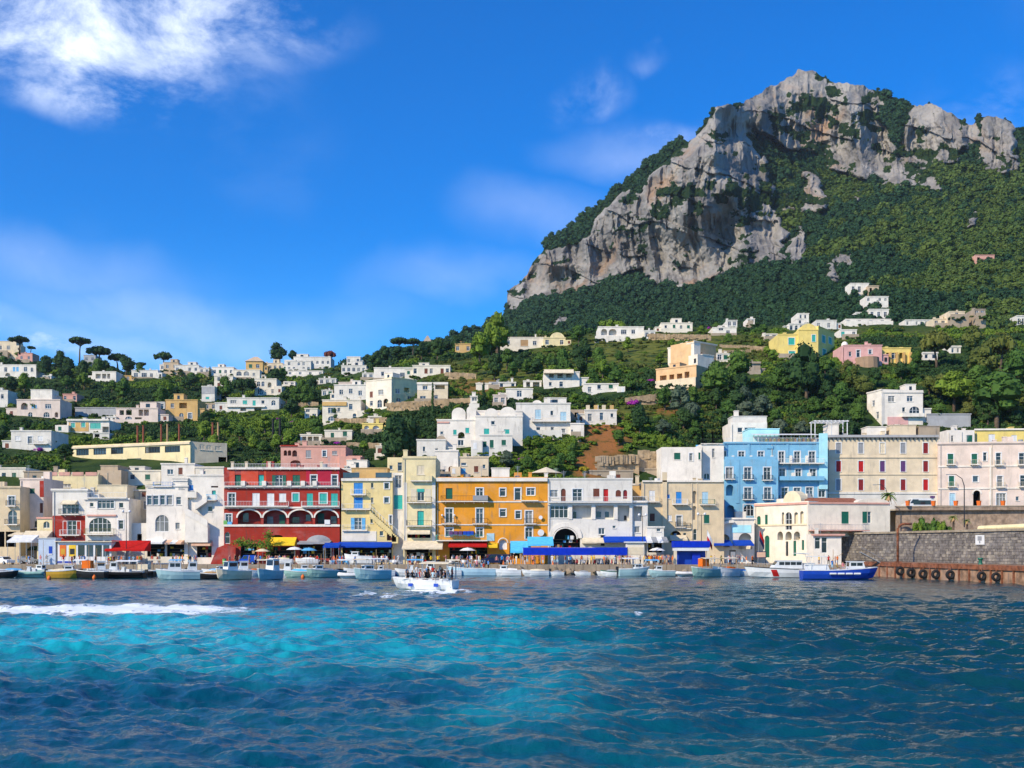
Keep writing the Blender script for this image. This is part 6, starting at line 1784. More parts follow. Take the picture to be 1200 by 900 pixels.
# ------------------------------------------------------------------ trees
TR = random.Random(21)
CROWN = {}
for sp_, lf in (('round', 'dark'), ('round', 'mid'), ('round', 'light'), ('round', 'olive'), ('round', 'silver'), ('round', 'autumn'), ('umbrella', 'dark'), ('umbrella', 'olive'), ('umbrella', 'autumn'), ('cone', 'dark'), ('low', 'purple'), ('low', 'yellow'), ('low', 'light'), ('low', 'mid')):
    n = {'round': 4, 'umbrella': 3, 'cone': 2, 'low': 2}[sp_]
    CROWN[sp_, lf] = [crown_mesh(f'{sp_}_crown', LF[lf], 50 + i * 13 + len(lf), lobes={'round': 20, 'umbrella': 26, 'cone': 14, 'low': 12}[sp_], leaves={'round': 60, 'umbrella': 42, 'cone': 55, 'low': 60}[sp_], shape=sp_, lsize={'round': .085, 'umbrella': .075, 'cone': .07, 'low': .10}[sp_]) for i in range(n)]
def trunk_mesh(h_, r_, seed, limbs=4, spread=.45, lean=0):
    q = random.Random(seed); mb = MB()
    pts_ = [(0, 0, -.6), (lean * .2 * h_, 0, h_ * .3), (lean * .5 * h_, q.uniform(-.02, .02) * h_, h_ * .65), (lean * h_, 0, h_)]
    mb.tube(pts_, [r_ * 1.25, r_, r_ * .8, r_ * .55], 7)
    for k in range(limbs):
        a = 6.283 * k / limbs + q.random(); b0 = Vector(pts_[2]) * .5 + Vector(pts_[3]) * .5
        e = b0 + Vector((math.cos(a) * spread, math.sin(a) * spread, q.uniform(.3, .55)))
        mb.tube([b0, (b0 + e) / 2 + Vector((0, 0, .05)), e], [r_ * .5, r_ * .36, r_ * .15], 5)
    return mb.mesh('trunk', BARK, True)
TRUNK = {'round': [trunk_mesh(.9, .075, i, 5, .5) for i in range(3)], 'umbrella': [trunk_mesh(2.0, .07, i, 7, .62, (-.06, .0, .07)[i]) for i in range(3)], 'cone': [trunk_mesh(.6, .05, 9, 0)], 'low': [trunk_mesh(.25, .03, 5, 5, .4)]}
TREES = []
def tree(px, py, rpx, shape, leaf, label, group=None, name=None, cat=None, tall=1.0, Y=None, th=None, pos=None):
    """base at (px, py) of the photograph on the slope; crown radius rpx pixels"""
    Yt = Y or hillY(px, py)
    p = pos or at(px, py, Yt); r_ = rpx * Yt / F
    nm = name or {'round': 'broadleaf_tree', 'umbrella': 'umbrella_pine', 'cone': 'cypress_tree', 'low': 'bush'}[shape]
    root = thing(nm, label, cat or {'low': 'bush'}.get(shape, 'tree'), p, TR.random() * 6.28, group)
    t_ = link('trunk', TR.choice(TRUNK[shape]), root); t_.scale = (r_, r_, r_ * (th if th else 1))
    base = {'round': .55, 'umbrella': 2.0 * (th or 1) - .05, 'cone': .1, 'low': .0}[shape]
    c_ = link('crown', TR.choice(CROWN[shape, leaf]), root, (0, 0, base * r_)); c_.scale = (r_, r_ * TR.uniform(.85, 1.1), r_ * tall)
    c_.rotation_euler = (0, 0, TR.random() * 6.28)
    TREES.append((px, py, rpx)); return root

# landmark trees
SK = None
tree(93, 427, 13.5, 'umbrella', 'dark', 'tallest umbrella pine on the left skyline, with bare forked trunk', Y=560, th=.95, tall=.95)
tree(23, 412, 13, 'umbrella', 'dark', 'wide umbrella pine over the houses at the far left skyline', Y=560, th=.45, tall=1.0)
tree(116, 424, 14, 'umbrella', 'dark', 'broad dense umbrella pine just right of the tallest one', Y=565, th=.34, tall=1.25)
tree(138, 430, 12, 'umbrella', 'dark', 'dark umbrella pine with a ragged crown, third right of the tallest one', Y=575, th=.35, tall=1.3)
tree(192, 430, 12, 'umbrella', 'dark', 'dark spreading pine standing alone on the skyline left of the cluster', Y=580, th=.4, tall=1.3)
tree(166, 432, 7, 'umbrella', 'dark', 'small low umbrella pine on the skyline left of the lone spreading pine', Y=585, th=.3)
tree(36, 412, 6, 'umbrella', 'dark', 'small umbrella crown just right of the far left pine', Y=560, th=.3)
tree(386, 426, 8, 'umbrella', 'autumn', 'reddish brown round pine at the right end of the white skyline houses', Y=600, th=.5, tall=1.6)
tree(325, 428, 12, 'round', 'dark', 'dark round tree on the skyline between tan tower house and white building', Y=620)
tree(343, 426, 7, 'round', 'dark', 'small dark tree directly left of the long white skyline building', Y=620)
for i, (px, py, r_) in enumerate(((468, 418, 11), (484, 417, 10), (497, 416, 8))):
    tree(px, py, r_, 'umbrella', 'dark', ['left of three tall umbrella pines beside the grey tower', 'middle of three tall umbrella pines beside the grey tower', 'right of three tall umbrella pines, touching the grey tower'][i], Y=600, th=.75, tall=1.1)
tree(507, 490, 6.2, 'cone', 'dark', 'slender dark cypress in front of the white and beige cube house', tall=1.9)
tree(567, 476, 7.5, 'cone', 'dark', 'ragged dark conifer behind the large white villa', tall=1.0)
tree(561, 478, 5, 'cone', 'dark', 'smaller dark conifer beside the ragged one behind the white villa', tall=1.0)
tree(717, 386, 17, 'low', 'light', 'clipped round green tree above the arched house at the forest edge', Y=400, cat='tree', name='clipped_tree', tall=.9)
tree(918, 376, 4.5, 'cone', 'dark', 'small cypress on the terrace left of the chapel like house', tall=1.0)
tree(246, 443, 3.6, 'cone', 'dark', 'small dark cypress on the left skyline beside the white house', tall=1.0)
tree(264, 470, 12, 'round', 'mid', 'round mid green tree right of the half grey cube house', tall=1.1)
tree(285, 466, 16, 'umbrella', 'dark', 'wide flat dark pine in front of the cream skyline houses', th=.35, tall=1.5)
for i, (px, py, r_, lf) in enumerate(((1098, 432, 22, 'olive'), (1172, 436, 22, 'olive'), (1150, 450, 20, 'olive'), (1190, 455, 20, 'mid'))):
    tree(px, py, r_, 'umbrella' if i < 2 else 'round', lf, ['big spreading olive green pine above the reeds on the right', 'tallest olive green pine at the right edge of the hillside', 'bushy olive tree below the tallest right hand pine', 'rounded tree touching the right edge beneath the pines'][i], th=.55, tall=1.7 if i < 2 else 1.0)
tree(1168, 505, 38, 'round', 'mid', 'largest rounded tree at the right edge, above the cream ornate block', tall=.75)
tree(1118, 480, 24, 'round', 'light', 'bright green reed like clump below the spreading right hand pine', tall=.8)
tree(583, 420, 19, 'round', 'light', 'bright yellow green tree in front of the dark skyline woods', tall=1.35)
tree(562, 428, 17, 'round', 'light', 'yellow green tree left of the bright skyline one', tall=1.0)
tree(945, 470, 26, 'round', 'dark', 'big dark round tree under the yellow villa', tall=1.2)
tree(866, 460, 22, 'round', 'mid', 'spreading tree right below the garden house', tall=1.0)
tree(838, 468, 20, 'round', 'mid', 'broad tree right of the orange arcade storey', tall=1.0)
tree(462, 546, 22, 'round', 'dark', 'dense dark tree left of the tall narrow yellow house', tall=1.3)
tree(480, 540, 19, 'round', 'dark', 'dark tree behind the roof of the tall narrow yellow house', tall=1.3)
tree(594, 552, 12, 'round', 'silver', 'grey green olive tree in front of the white cube house', tall=.9)
tree(684, 552, 8, 'low', 'yellow', 'yellow flowering bush at the bottom of the orange slope')
tree(725, 522, 10, 'round', 'mid', 'lone green bush on the bare orange slope', tall=.75)
BG = 'purple bougainvillea bushes on the hillside'
for px, py, r_, lb in ((42, 528, 7, 'purple bougainvillea at the foot of the square white house'), (50, 529, 6, 'purple bougainvillea on the right front of the square white house'), (120, 497, 5, 'purple bougainvillea between orange house and beige villa'), (742, 474, 9, 'purple hedge end nearest the long white house'), (757, 470, 9, 'middle of the purple bougainvillea hedge below the peach villa'), (780, 474, 8, 'rounded purple bougainvillea on the stone base of the peach villa'), (762, 449, 6, 'dusty pink shrub above the purple hedge'),
                        (327, 492, 4, 'left of three purple bougainvilleas above the red building woods'), (335, 494, 5, 'middle of three purple bougainvilleas above the red building woods'), (343, 497, 5, 'right of three purple bougainvilleas above the red building woods'), (612, 540, 6, 'purple bougainvillea beside the white cube house'), (832, 386, 4, 'small pink flowering bush left of the white bungalow'), (395, 521, 5, 'purple bougainvillea below the cream house with green shutters'), (452, 516, 4, 'purple bougainvillea left of the dense dark tree')):
    tree(px, py, r_, 'low', 'purple', lb, BG, 'bougainvillea', 'bush')

# trees by area of the slope: (label, group, leaf kinds, n, px range, py range, radius range in px)
def covered(px, py, r_, Yt):
    for (a, t_, b, bt, Yh) in HOUSES:
        if Yh > Yt - 1 and a - r_ * .75 < px < b + r_ * .75 and py - 1.9 * r_ < bt - (bt - t_) * .12 and py + 1 > t_: return True
    return False
AREAS = [
 ('dark green tree in the band of woods along the left skyline', 'trees along the left skyline', ['dark', 'dark', 'mid'], 18, (-30, 245), (432, 452), (7, 12)),
 ('bushy green tree on the left slope between the villas', 'trees between the left villas', ['dark', 'mid', 'mid', 'light'], 25, (-30, 240), (452, 505), (7, 12)),
 ('green tree in the gardens around the square white house', 'trees around the square white house', ['dark', 'mid', 'light'], 13, (-20, 90), (500, 552), (7, 11)),
 ('green tree in the grove above the red building', 'grove above the red building', ['mid', 'mid', 'dark', 'light'], 20, (235, 395), (470, 535), (8, 13)),
 ('round tree in the wood right of the long low white villa', 'wood right of the long low white villa', ['mid', 'dark'], 12, (318, 378), (440, 476), (7, 11)),
 ('garden tree on the terraces of the middle cluster', 'trees on the middle terraces', ['light', 'light', 'mid', 'olive'], 20, (395, 600), (436, 535), (5, 9)),
 ('dark tree in the skyline woods left of the mountain', 'skyline woods left of the mountain', ['dark'], 16, (415, 590), (412, 424), (8, 12)),
 ('dark tree in the wood behind the white awning house', 'wood behind the white awning house', ['dark', 'mid', 'dark', 'mid'], 24, (578, 705), (405, 448), (8, 13)),
 ('tree around the long white house under the woods', 'trees around the long white house', ['mid', 'light'], 11, (645, 740), (442, 478), (7, 11)),
 ('green tree in the garden below the big white villa', 'trees below the big white villa', ['mid', 'light', 'mid'], 12, (600, 676), (525, 560), (7, 11)),
 ('small tree on the grassy terraces by the peach villa', 'trees on the grassy terraces', ['light', 'light', 'mid'], 18, (715, 915), (386, 432), (5, 8)),
 ('dark tree in the wood below the peach and yellow villas', 'wood below the peach and yellow villas', ['dark', 'dark', 'mid', 'silver', 'mid'], 35, (738, 1010), (452, 520), (10, 16)),
 ('tree in the wood around the pink house', 'wood around the pink house', ['dark', 'mid', 'olive'], 16, (960, 1080), (425, 478), (8, 13)),
 ('dark pine in the woods at the right end of the hill', 'woods at the right end of the hill', ['dark', 'olive', 'mid'], 20, (1075, 1235), (415, 505), (10, 16)),
]
cnt = 0; _used = {}
ROOTS = [o for o in col.objects if o.parent is None and o.get('category') in ('house', 'villa', 'warehouse', 'building', 'hotel', 'wall')]
RPX = [(600 + o.location.x / o.location.y * F, HZ - (o.location.z + 2 - CAMZ) / o.location.y * F, o['label'].split(',')[0]) for o in ROOTS]
def tree_label(px, py, r_, lf, area):
    """shade, size and the nearest house tell the trees of one wood apart"""
    sh = {'dark': 'dark green', 'mid': 'green', 'light': 'bright green', 'olive': 'olive green', 'silver': 'grey green'}[lf]
    best = sorted(RPX, key=lambda h: (h[0] - px) ** 2 + 1.5 * (h[1] - py + r_) ** 2)[:3]
    for sz in ('', 'large ' if r_ > 10 else 'small '):
        for h in best:
            dx, dy = px - h[0], py - r_ - h[1]
            rel = ('right of' if dx > 0 else 'left of') if abs(dx) > abs(dy) * 1.2 else ('below' if dy > 0 else 'above')
            wds = h[2].split()
            l_ = f"{sz}{sh} tree {rel} the {' '.join(wds[:10])}"
            if _used.get(l_, 0) == 0 and len(l_.split()) <= 16:
                _used[l_] = 1; return l_
    return area
for lb, gp, lfs, n, xr, yr, rr_ in AREAS:
    k = tries = 0; placed = []
    while k < n and tries < n * 14:
        tries += 1
        px, py = TR.uniform(*xr), TR.uniform(*yr); r_ = TR.uniform(*rr_)
        if py < np.interp(px, crest_x, crest_y) + 2: py = float(np.interp(px, crest_x, crest_y)) + TR.uniform(2, 8)
        Yt = hillY(px, py)
        if covered(px, py, r_, Yt): continue
        if 690 < px < 735 and 490 < py < 545: continue
        if any((px - a) ** 2 + (1.6 * (py - b)) ** 2 < (.55 * (r_ + q)) ** 2 for a, b, q in placed): continue
        placed.append((px, py, r_))
        lf_ = TR.choice(lfs); tree(px, py, r_, 'round', lf_, tree_label(px, py, r_, lf_, lb), gp, tall=TR.uniform(.75, 1.15)); k += 1; cnt += 1
print('area trees', cnt)

# low bushes and undergrowth over the slope: nobody could count them
N2 = 0; pts = []; szs = []; idx = []
g = np.random.default_rng(8)
bush = []
for i, lf in enumerate(('mid', 'dark', 'light', 'olive')):
    for j in range(3): bush.append(crown_mesh(f'undergrowth_{i}{j}', LF[lf], 300 + i * 9 + j, lobes=9, leaves=30, shape='low', lsize=.17))
HA = np.array(HOUSES)
HOUSES.append((1000, 412, 1028, 452, 330)); NB = 27000
CX = g.uniform(-60, 1260, NB); CYv = g.uniform(386, 575, NB)
cr_ = np.interp(CX, crest_x, crest_y); ok = CYv > cr_ + 1
CX, CYv = CX[ok], CYv[ok]; Yb = HILL(CX, CYv)
er = np.maximum.reduce([np.exp(-(((CX - a) / b) ** 2 + ((CYv - c) / d_) ** 2) ** 2) for a, c, b, d_ in ((708, 512, 32, 32), (690, 545, 22, 20))])
gr = np.maximum.reduce([np.exp(-(((CX - a) / b) ** 2 + ((CYv - c) / d_) ** 2) ** 2) for a, c, b, d_ in ((780, 410, 160, 20), (560, 440, 70, 18), (760, 480, 70, 9))])
keep = g.random(len(CX)) > np.maximum(er * .93, gr * .58)
rp = g.uniform(1.8, 7.4, len(CX)) * np.where(gr > .3, .7, 1)
for (a, t_, b, bt, Yh) in HOUSES:
    keep &= ~((Yb < Yh) & (CX > a - rp) & (CX < b + rp) & (CYv > t_) & (CYv - rp * 1.2 < bt - 2)) & ~((np.abs(Yb - Yh) < 10) & (CX > a - 1) & (CX < b + 1) & (Yb > Yh - .5))
CX, CYv, Yb, rp, gr = CX[keep], CYv[keep], Yb[keep], rp[keep], gr[keep]
# garden plants along the foot of every hillside house
ex = []
for (a, b, pb_, Yh) in HBASE:
    n_ = int((b - a) / 3.2) + 2
    for _ in range(n_):
        x_ = g.uniform(a - 4, b + 4); r_ = g.uniform(1.6, 3.6) * (1.35 if g.random() < .2 else 1); ex.append((x_, pb_ + g.uniform(.5, 3.5), Yh - g.uniform(1.5, 4), r_))
ex = np.array(ex)
CX = np.concatenate([CX, ex[:, 0]]); CYv = np.concatenate([CYv, ex[:, 1]]); Yb = np.concatenate([Yb, ex[:, 2]]); rp = np.concatenate([rp, ex[:, 3]]); gr = np.concatenate([gr, np.zeros(len(ex))])
zz = CAMZ + (HZ - CYv) / F * Yb; xx = (CX - 600) / F * Yb
kind_n = fbm(xx / 25, Yb / 25, zz / 25, 3, 99)
ki = np.where(gr > .35, g.choice([2, 3, 3], len(CX)), np.where(kind_n > .58, 2, np.where(kind_n < .44, 1, g.choice([0, 0, 1, 3], len(CX)))))
rm = rp * Yb / F
scatter('undergrowth', 'low green bushes and garden plants covering the hillside', np.stack([xx, Yb, zz - rm * .1], 1), rm, ki * 3 + g.integers(0, 3, len(CX)), bush, zs=rm * g.uniform(.7, 1.3, len(CX)))
# ------------------------------------------------------------------ boats
def hull_rings(L, B, H, trans=.72, sheer=.35, n=11):
    rings = []; edge = []
    for i in range(n):
        t = i / (n - 1); x = -L / 2 + L * t
        b = B / 2 * (trans + (1 - trans) * min(1, t / .42) if t < .42 else math.sqrt(max(0, 1 - ((t - .42) / .585) ** 2)))
        b = max(b, .02); zt = H * (1 + sheer * max(0, (t - .25) / .75) ** 2); rise = max(0, (t - .7) / .3)
        x2 = x + .10 * L * 0; kz = -.35 + .45 * rise ** 2
        fl = .80 - .35 * rise
        rings.append([(x + .06 * L * rise, b, zt), (x + .03 * L * rise, b * .97, zt * .55), (x, b * fl, .02 + .2 * rise), (x - .02 * L * rise, b * .25, kz), (x - .02 * L * rise, -b * .25, kz), (x, -b * fl, .02 + .2 * rise), (x + .03 * L * rise, -b * .97, zt * .55), (x + .06 * L * rise, -b, zt)])
        edge.append((x + .06 * L * rise, b, zt))
    return rings, edge
def cabin_part(root, x0, x1, w_, z0, h_, m=None, name='cabin', rake=.25, win=True, glass=None):
    mb = MB(); a = w_ / 2
    mb.loft([[(x0, -a, z0), (x1, -a, z0), (x1, a, z0), (x0, a, z0)], [(x0 + .05, -a * .92, z0 + h_), (x1 - rake, -a * .92, z0 + h_), (x1 - rake, a * .92, z0 + h_), (x0 + .05, a * .92, z0 + h_)]])
    mb.box(x0 - .1, x1 - rake + .2, -a * .98, a * .98, z0 + h_ + .001, z0 + h_ + .07)
    c = mb.build(name, m or PT['hullwhite'], root)
    if win:
        wm = MB(); n = max(1, int((x1 - x0 - rake) / .8)); s_ = (x1 - x0 - rake - .2) / n
        for k in range(n):
            for sg in (-1, 1):
                xa, xb = x0 + .12 + k * s_ + .05, x0 + .12 + (k + 1) * s_ - .05
                y_ = sg * (a * .955 + .012)
                wm.box(xa, xb, min(y_, y_ - sg * .03), max(y_, y_ - sg * .03), z0 + h_ * .5, z0 + h_ * .88)
        wm.build('side_window', GL[0], c)
        f_ = MB(); f_.face([(x1 - rake * .5 + .03, -a * .8, z0 + h_ * .5), (x1 - rake * .5 + .03, a * .8, z0 + h_ * .5), (x1 - rake * .9 + .03, a * .78, z0 + h_ * .92), (x1 - rake * .9 + .03, -a * .78, z0 + h_ * .92)])
        f_.build('windscreen', GL[0], c)
        bb = MB(); bb.face([(x0 - .01, -a * .6, z0 + h_ * .45), (x0 - .01, a * .6, z0 + h_ * .45), (x0 + .03, a * .6, z0 + h_ * .9), (x0 + .03, -a * .6, z0 + h_ * .9)]); bb.build('rear_window', GL[0], c)
    return c
BOATS = []
def boat(label, px, py, head, L, hullc, feats=(), B=None, H=.62, name='boat', cat='boat', deckc='cream', stripe='white', group='boats moored along the quay', X=None):
    big = cat == 'boat' and L < 8
    if big: L *= 1.06; H *= 1.28
    if py < 675: py = 674.9 + max(0, py - 671) * .18
    Yb_ = CAMZ * F / (py - HZ); B = B or L * .36
    root = thing(name, label, cat, (xw(px, Yb_), Yb_, .12), R(head), group)
    rings, edge = hull_rings(L, B, H)
    MB().loft(rings).build('hull', PT[hullc], root, smooth=False)
    mb = MB(); mb.loft([[(p[0], p[1] - .09, p[2] - .02), (p[0], p[1] + .03, p[2] - .02), (p[0], p[1] + .03, p[2] + .10), (p[0], p[1] - .09, p[2] + .10)] for p in edge]); mb.loft([[(p[0], -p[1] + .09, p[2] - .02), (p[0], -p[1] - .03, p[2] - .02), (p[0], -p[1] - .03, p[2] + .10), (p[0], -p[1] + .09, p[2] + .10)] for p in edge])
    mb.box(-L / 2 - .04, -L / 2 + .06, -edge[0][1], edge[0][1], H - .02, H + .1)
    mb.build('gunwale', PT[stripe], root)
    q = random.Random(int(px * 7))
    mb = MB()
    for k in range(3): x = -L * .3 + k * L * .2; mb.box(x, x + .28, -B * .40, B * .40, H + .004, H + .07)
    mb.build('bench', PT[deckc], root)
    for ft in feats:
        k, *ar = ft.split(':')
        if k == 'cabin': cabin_part(root, -L * .05, L * .28, B * .66, H, 1.45)
        elif k == 'wheel': cabin_part(root, -L * .30, L * .02, B * .68, H, 1.75)
        elif k == 'cuddy': cabin_part(root, L * .02, L * .32, B * .6, H, .8, win=True)
        elif k == 'console':
            cabin_part(root, -.3, .35, .9, H, .8, win=False, name='console'); MB().box(-1.1, -.6, -.5, .5, H, H + .5).build('seat', PT['white'], root)
        elif k == 'canopy':
            c_ = ar[0] if ar else 'cream'; mb = MB(); xa, xb = -L * .36, L * .12
            for x in (xa, xb):
                for y_ in (-B * .38, B * .38): MB().tube([(x, y_, H), (x, y_, H + 1.75)], .03, 5).build('canopy_post', STEEL, root)
            mb.loft([[(x, -B * .44, H + 1.74), (x, 0, H + 1.9), (x, B * .44, H + 1.74), (x, B * .44, H + 1.68), (x, 0, H + 1.83), (x, -B * .44, H + 1.68)] for x in (xa - .2, (xa + xb) / 2, xb + .2)]); mb.build('canopy', CL[c_], root)
        elif k == 'mast':
            x = float(ar[0]) * L if ar else .1 * L; mb = MB(); mb.tube([(x, 0, H), (x, 0, H + (float(ar[1]) if len(ar) > 1 else 3.0))], [.05, .03], 6); mb.tube([(x, 0, H + 1.2), (x - 1.6, 0, H + 1.3)], .03, 5); mb.build('mast', PT['tanw'], root)
        elif k == 'outboard':
            mb = MB(); mb.box(-L / 2 - .45, -L / 2 - .05, -.18, .18, H - .1, H + .45); mb.box(-L / 2 - .3, -L / 2 - .15, -.06, .06, -.4, H - .1); mb.build('outboard_motor', PT['dark'], root)
        elif k == 'cover':
            mb = MB(); mb.loft([[(x, -B * .36 * s_, H + .02), (x, -B * .2 * s_, H + .4 * s_), (x, B * .2 * s_, H + .42 * s_), (x, B * .36 * s_, H + .02)] for x, s_ in ((-L * .35, .7), (-L * .1, 1), (L * .15, .9), (L * .3, .4))]); mb.build('cover', CL[ar[0]], root)
        elif k == 'ring':
            mb = MB(); cxx = float(ar[0]) * L
            for i in range(12):
                a0, a1 = 6.283 * i / 12, 6.283 * (i + 1) / 12
                mb.tube([(cxx + .36 * math.cos(a0), -B * .4, H + .45 + .36 * math.sin(a0)), (cxx + .36 * math.cos(a1), -B * .4, H + .45 + .36 * math.sin(a1))], .09, 6)
            mb.build('life_ring', PT['orange'], root)
        elif k == 'box': MB().box(-L * .3, L * .05, -B * .33, B * .33, H + .3, H + 1.15).build('box_cover', CL[ar[0]], root)
        elif k == 'tubes':
            pts_ = [(p[0], p[1] * 1.02, H * .75 + .3 * max(0, p[0] / L) ** 2) for p in edge]
            mb = MB(); mb.tube(pts_, .27, 8); mb.tube([(p[0], -p[1], p[2]) for p in pts_], .27, 8); mb.build('inflatable_tube', CL[ar[0]], root, smooth=True)
        elif k == 'fenders':
            mb = MB()
            for i in (3, 5, 7): mb.ball((edge[i][0], -edge[i][1] - .14, H * .45), .13, .13, .26, 0, 8, 5)
            mb.build('fender', PT['white'], root)
        elif k == 'rods':
            mb = MB()
            for i in range(4): x = -L * .3 + i * .5; mb.tube([(x, B * .3, H), (x + .3, B * .3, H + 2.2)], .02, 4)
            mb.build('rod', PT['tanw'], root)
        elif k == 'sail':
            MB().box(-L * .05, L * .22, -.5, .5, H + .5, H + 1.7).build('folded_canvas', CL[ar[0]], root)
    BOATS.append(root); return root

boat('small greenish inflatable dinghy with dark motor, leftmost of the moored boats', 34, 677, 188, 4.4, 'hullgreen', ('tubes:hullgreen', 'outboard', 'console'))
boat('dark open boat cut off by the left edge of the harbour', -2, 677.5, 10, 5, 'black', ('cover:grey',))
boat('bright yellow hulled boat with a tall tan mast', 75, 678, 12, 4.6, 'hullyellow', ('mast:.15:3.6', 'cuddy', 'cover:cream'), B=2.1, H=.8)
boat('dark fishing boat with rust orange canvas and two masts', 106, 678, 170, 5.0, 'black', ('sail:orange', 'mast:.05:4.2', 'mast:-.2:3.6', 'rods'), H=.75)
boat('black inflatable boat with a white canopy, in front of the red market awning', 145, 677.5, 176, 6.4, 'black', ('tubes:black', 'console', 'canopy:white', 'outboard'))
boat('black boat with a square cream box cover', 165, 676, 172, 4.6, 'black', ('box:cream', 'tubes:black'))
boat('pale turquoise boat with white gunwale, left in front of the white houses', 210, 679.5, 196, 5.6, 'hull', ('cabin', 'fenders'), H=.85)
boat('little white cabin boat behind the pale turquoise one', 229, 673, 200, 4.4, 'hullwhite', ('cabin',))
boat('small black rowing boat between two turquoise boats', 246, 678.5, 190, 3.4, 'black', ('cover:tanw',), H=.5)
boat('cream boat with white cabin, bow to the water, left of the red building', 274, 679.5, 230, 5.2, 'cream', ('cabin', 'fenders'), H=.9)
boat('small white dinghy with an orange cover', 300, 675.5, 215, 3.6, 'hullwhite', ('cover:orange',))
boat('white and turquoise boat with a glazed wheelhouse, before the red building', 316, 679.5, 250, 5.2, 'hull', ('wheel', 'fenders'), H=.9)
boat('green rowing boat with a bright blue cover on deck', 349, 676.5, 185, 3.9, 'hullgreen', ('cover:sky', 'mast:.1:3.4'))
boat('tiny yellow boat behind the rowing boat with the blue cover', 333, 671.5, 185, 2.6, 'hullyellow', (), H=.4)
boat('cream and green boat with a rust coloured cabin top', 378, 677, 215, 4.6, 'hullgreen', ('cuddy', 'mast:.05:2.6', 'cover:grey'), H=.8)
boat('plain dark green boat next to the cream and green one', 395, 676, 240, 3.6, 'green', ('cover:dark',))
boat('small white inflatable with grey seats, in front of the blue awning', 411, 678, 190, 3.2, 'hullwhite', ('tubes:white', 'outboard'), H=.45)
boat('sky blue and white boat with a windscreen and radar arch', 437, 679.5, 215, 5.2, 'hull', ('cuddy', 'canopy:white', 'mast:-.1:3.2', 'fenders'), H=.95)
boat('small royal blue rowing boat against the quay', 461, 671.5, 200, 2.6, 'hullblue', (), H=.45)
launch = boat('long light blue passenger launch with people aboard, by the quay', 554, 672.5, 180, 7.2, 'ltblue', ('mast:.0:1.9',), B=2.3, H=.85)
boat('white boat carrying an orange life ring, beside the boulders', 595, 673, 178, 4.2, 'hullwhite', ('ring:.2', 'cuddy', 'cover:white'), H=.65)
boat('turquoise boat with a white canopy in front of the cream kiosk', 742, 674.5, 14, 4.8, 'hull', ('cuddy', 'canopy:white', 'outboard'), H=.85, deckc='white')
boat('white dinghy left of the green canopied boat', 802, 674, 190, 2.6, 'hullwhite', ('tubes:white',), H=.4)
boat('green boat with a cream canopy and an orange life ring', 827, 676.5, 215, 5.2, 'hullgreen', ('canopy:cream', 'ring:.05', 'sail:orange'), H=.9)
boat('white hulled boat with a pale canopy, right of the green one', 851, 676, 212, 4.8, 'hullwhite', ('canopy:cream', 'cover:orange'), H=.9)
for bx, by, bh, bl, bc, bf, bt in (
    (14, 672, 195, 4.0, 'hullwhite', ('cover:lblue', 'mast:.1:2.6'), 'white boat with a blue cover, behind the leftmost inflatable dinghy'),
    (92, 672.4, 170, 3.8, 'hullwhite', ('canopy:white',), 'white boat with a white canopy, behind the bright yellow hull'),
    (137, 672, 185, 4.0, 'hullwhite', ('cabin', 'rods'), 'white fishing boat with rods, behind the black inflatable'),
    (178, 673, 200, 3.6, 'hullgreen', ('canopy:cream',), 'green boat with a cream canopy, right of the cream box cover'),
    (204, 672, 170, 3.8, 'hullwhite', ('canopy:lblue', 'outboard'), 'white boat with a pale blue canopy, behind the pale turquoise boat'),
    (263, 676.5, 215, 3.6, 'hullwhite', ('cuddy',), 'white cuddy boat squeezed left of the cream cabin boat'),
    (306, 672, 190, 3.8, 'hullwhite', ('canopy:cream', 'mast:.1:3.2'), 'white boat with canopy and mast, behind the glazed wheelhouse boat'),
    (340, 672, 180, 3.6, 'hullwhite', ('cabin',), 'white cabin boat behind the green rowing boat'),
    (382, 672, 195, 3.8, 'hullwhite', ('mast:.05:4.0', 'cover:orange'), 'white boat with orange cover and mast, behind the cream and green boat'),
    (400, 672.5, 200, 3.4, 'hullblue', ('canopy:white',), 'blue boat with a white canopy, behind the plain green boat'),
    (450, 674, 190, 3.4, 'hullwhite', ('cuddy', 'cover:grey'), 'white cuddy boat just right of the sky blue boat'),
    (528, 673.5, 185, 3.4, 'hullwhite', ('canopy:cream',), 'white boat with a cream canopy, left of the passenger launch'),
    (760, 673.5, 190, 3.6, 'hullwhite', ('canopy:lblue', 'outboard'), 'white boat with a pale blue canopy, in front of the crowd')):
    boat(bt, bx, by, bh, bl, bc, bf)
boat('white cabin boat with a dark band, behind the dark fishing boat', 122, 672.5, 200, 4.6, 'hullwhite', ('cabin', 'mast:.1:3.0'), H=.7)
boat('pale green sloop with a tall bare mast, behind the green dinghy', 52, 673, 160, 4.4, 'hullgreen', ('mast:.05:5.0', 'cuddy'), H=.7)
boat('white speedboat with a blue cover between the cabin boat and the dark rowing boat', 253, 673.5, 170, 4.2, 'hullwhite', ('cover:lblue', 'outboard'), H=.6)
boat('white motor boat with an orange life ring, behind the white dinghy', 289, 672.8, 200, 4.4, 'hullwhite', ('cabin', 'ring:.1'), H=.7)
boat('turquoise boat with a grey windscreen behind the green boats', 362, 672.6, 190, 4.2, 'hull', ('cuddy', 'rods'), H=.7)
boat('white boat with a cream canopy, behind the white inflatable', 421, 672.8, 195, 4.4, 'hullwhite', ('canopy:cream',), H=.7)
boat('white day boat with a blue canopy, in front of the wide cream awning', 482, 673, 188, 4.6, 'hullwhite', ('canopy:lblue', 'console'), H=.65)
boat('dark blue boat with white cabin, right of the royal blue rowing boat', 508, 672.4, 175, 4.2, 'navy', ('cabin',), H=.65)
boat('small turquoise dinghy between pale turquoise boat and white houses', 191, 674, 188, 3.4, 'hull', ('cover:white',), H=.5)
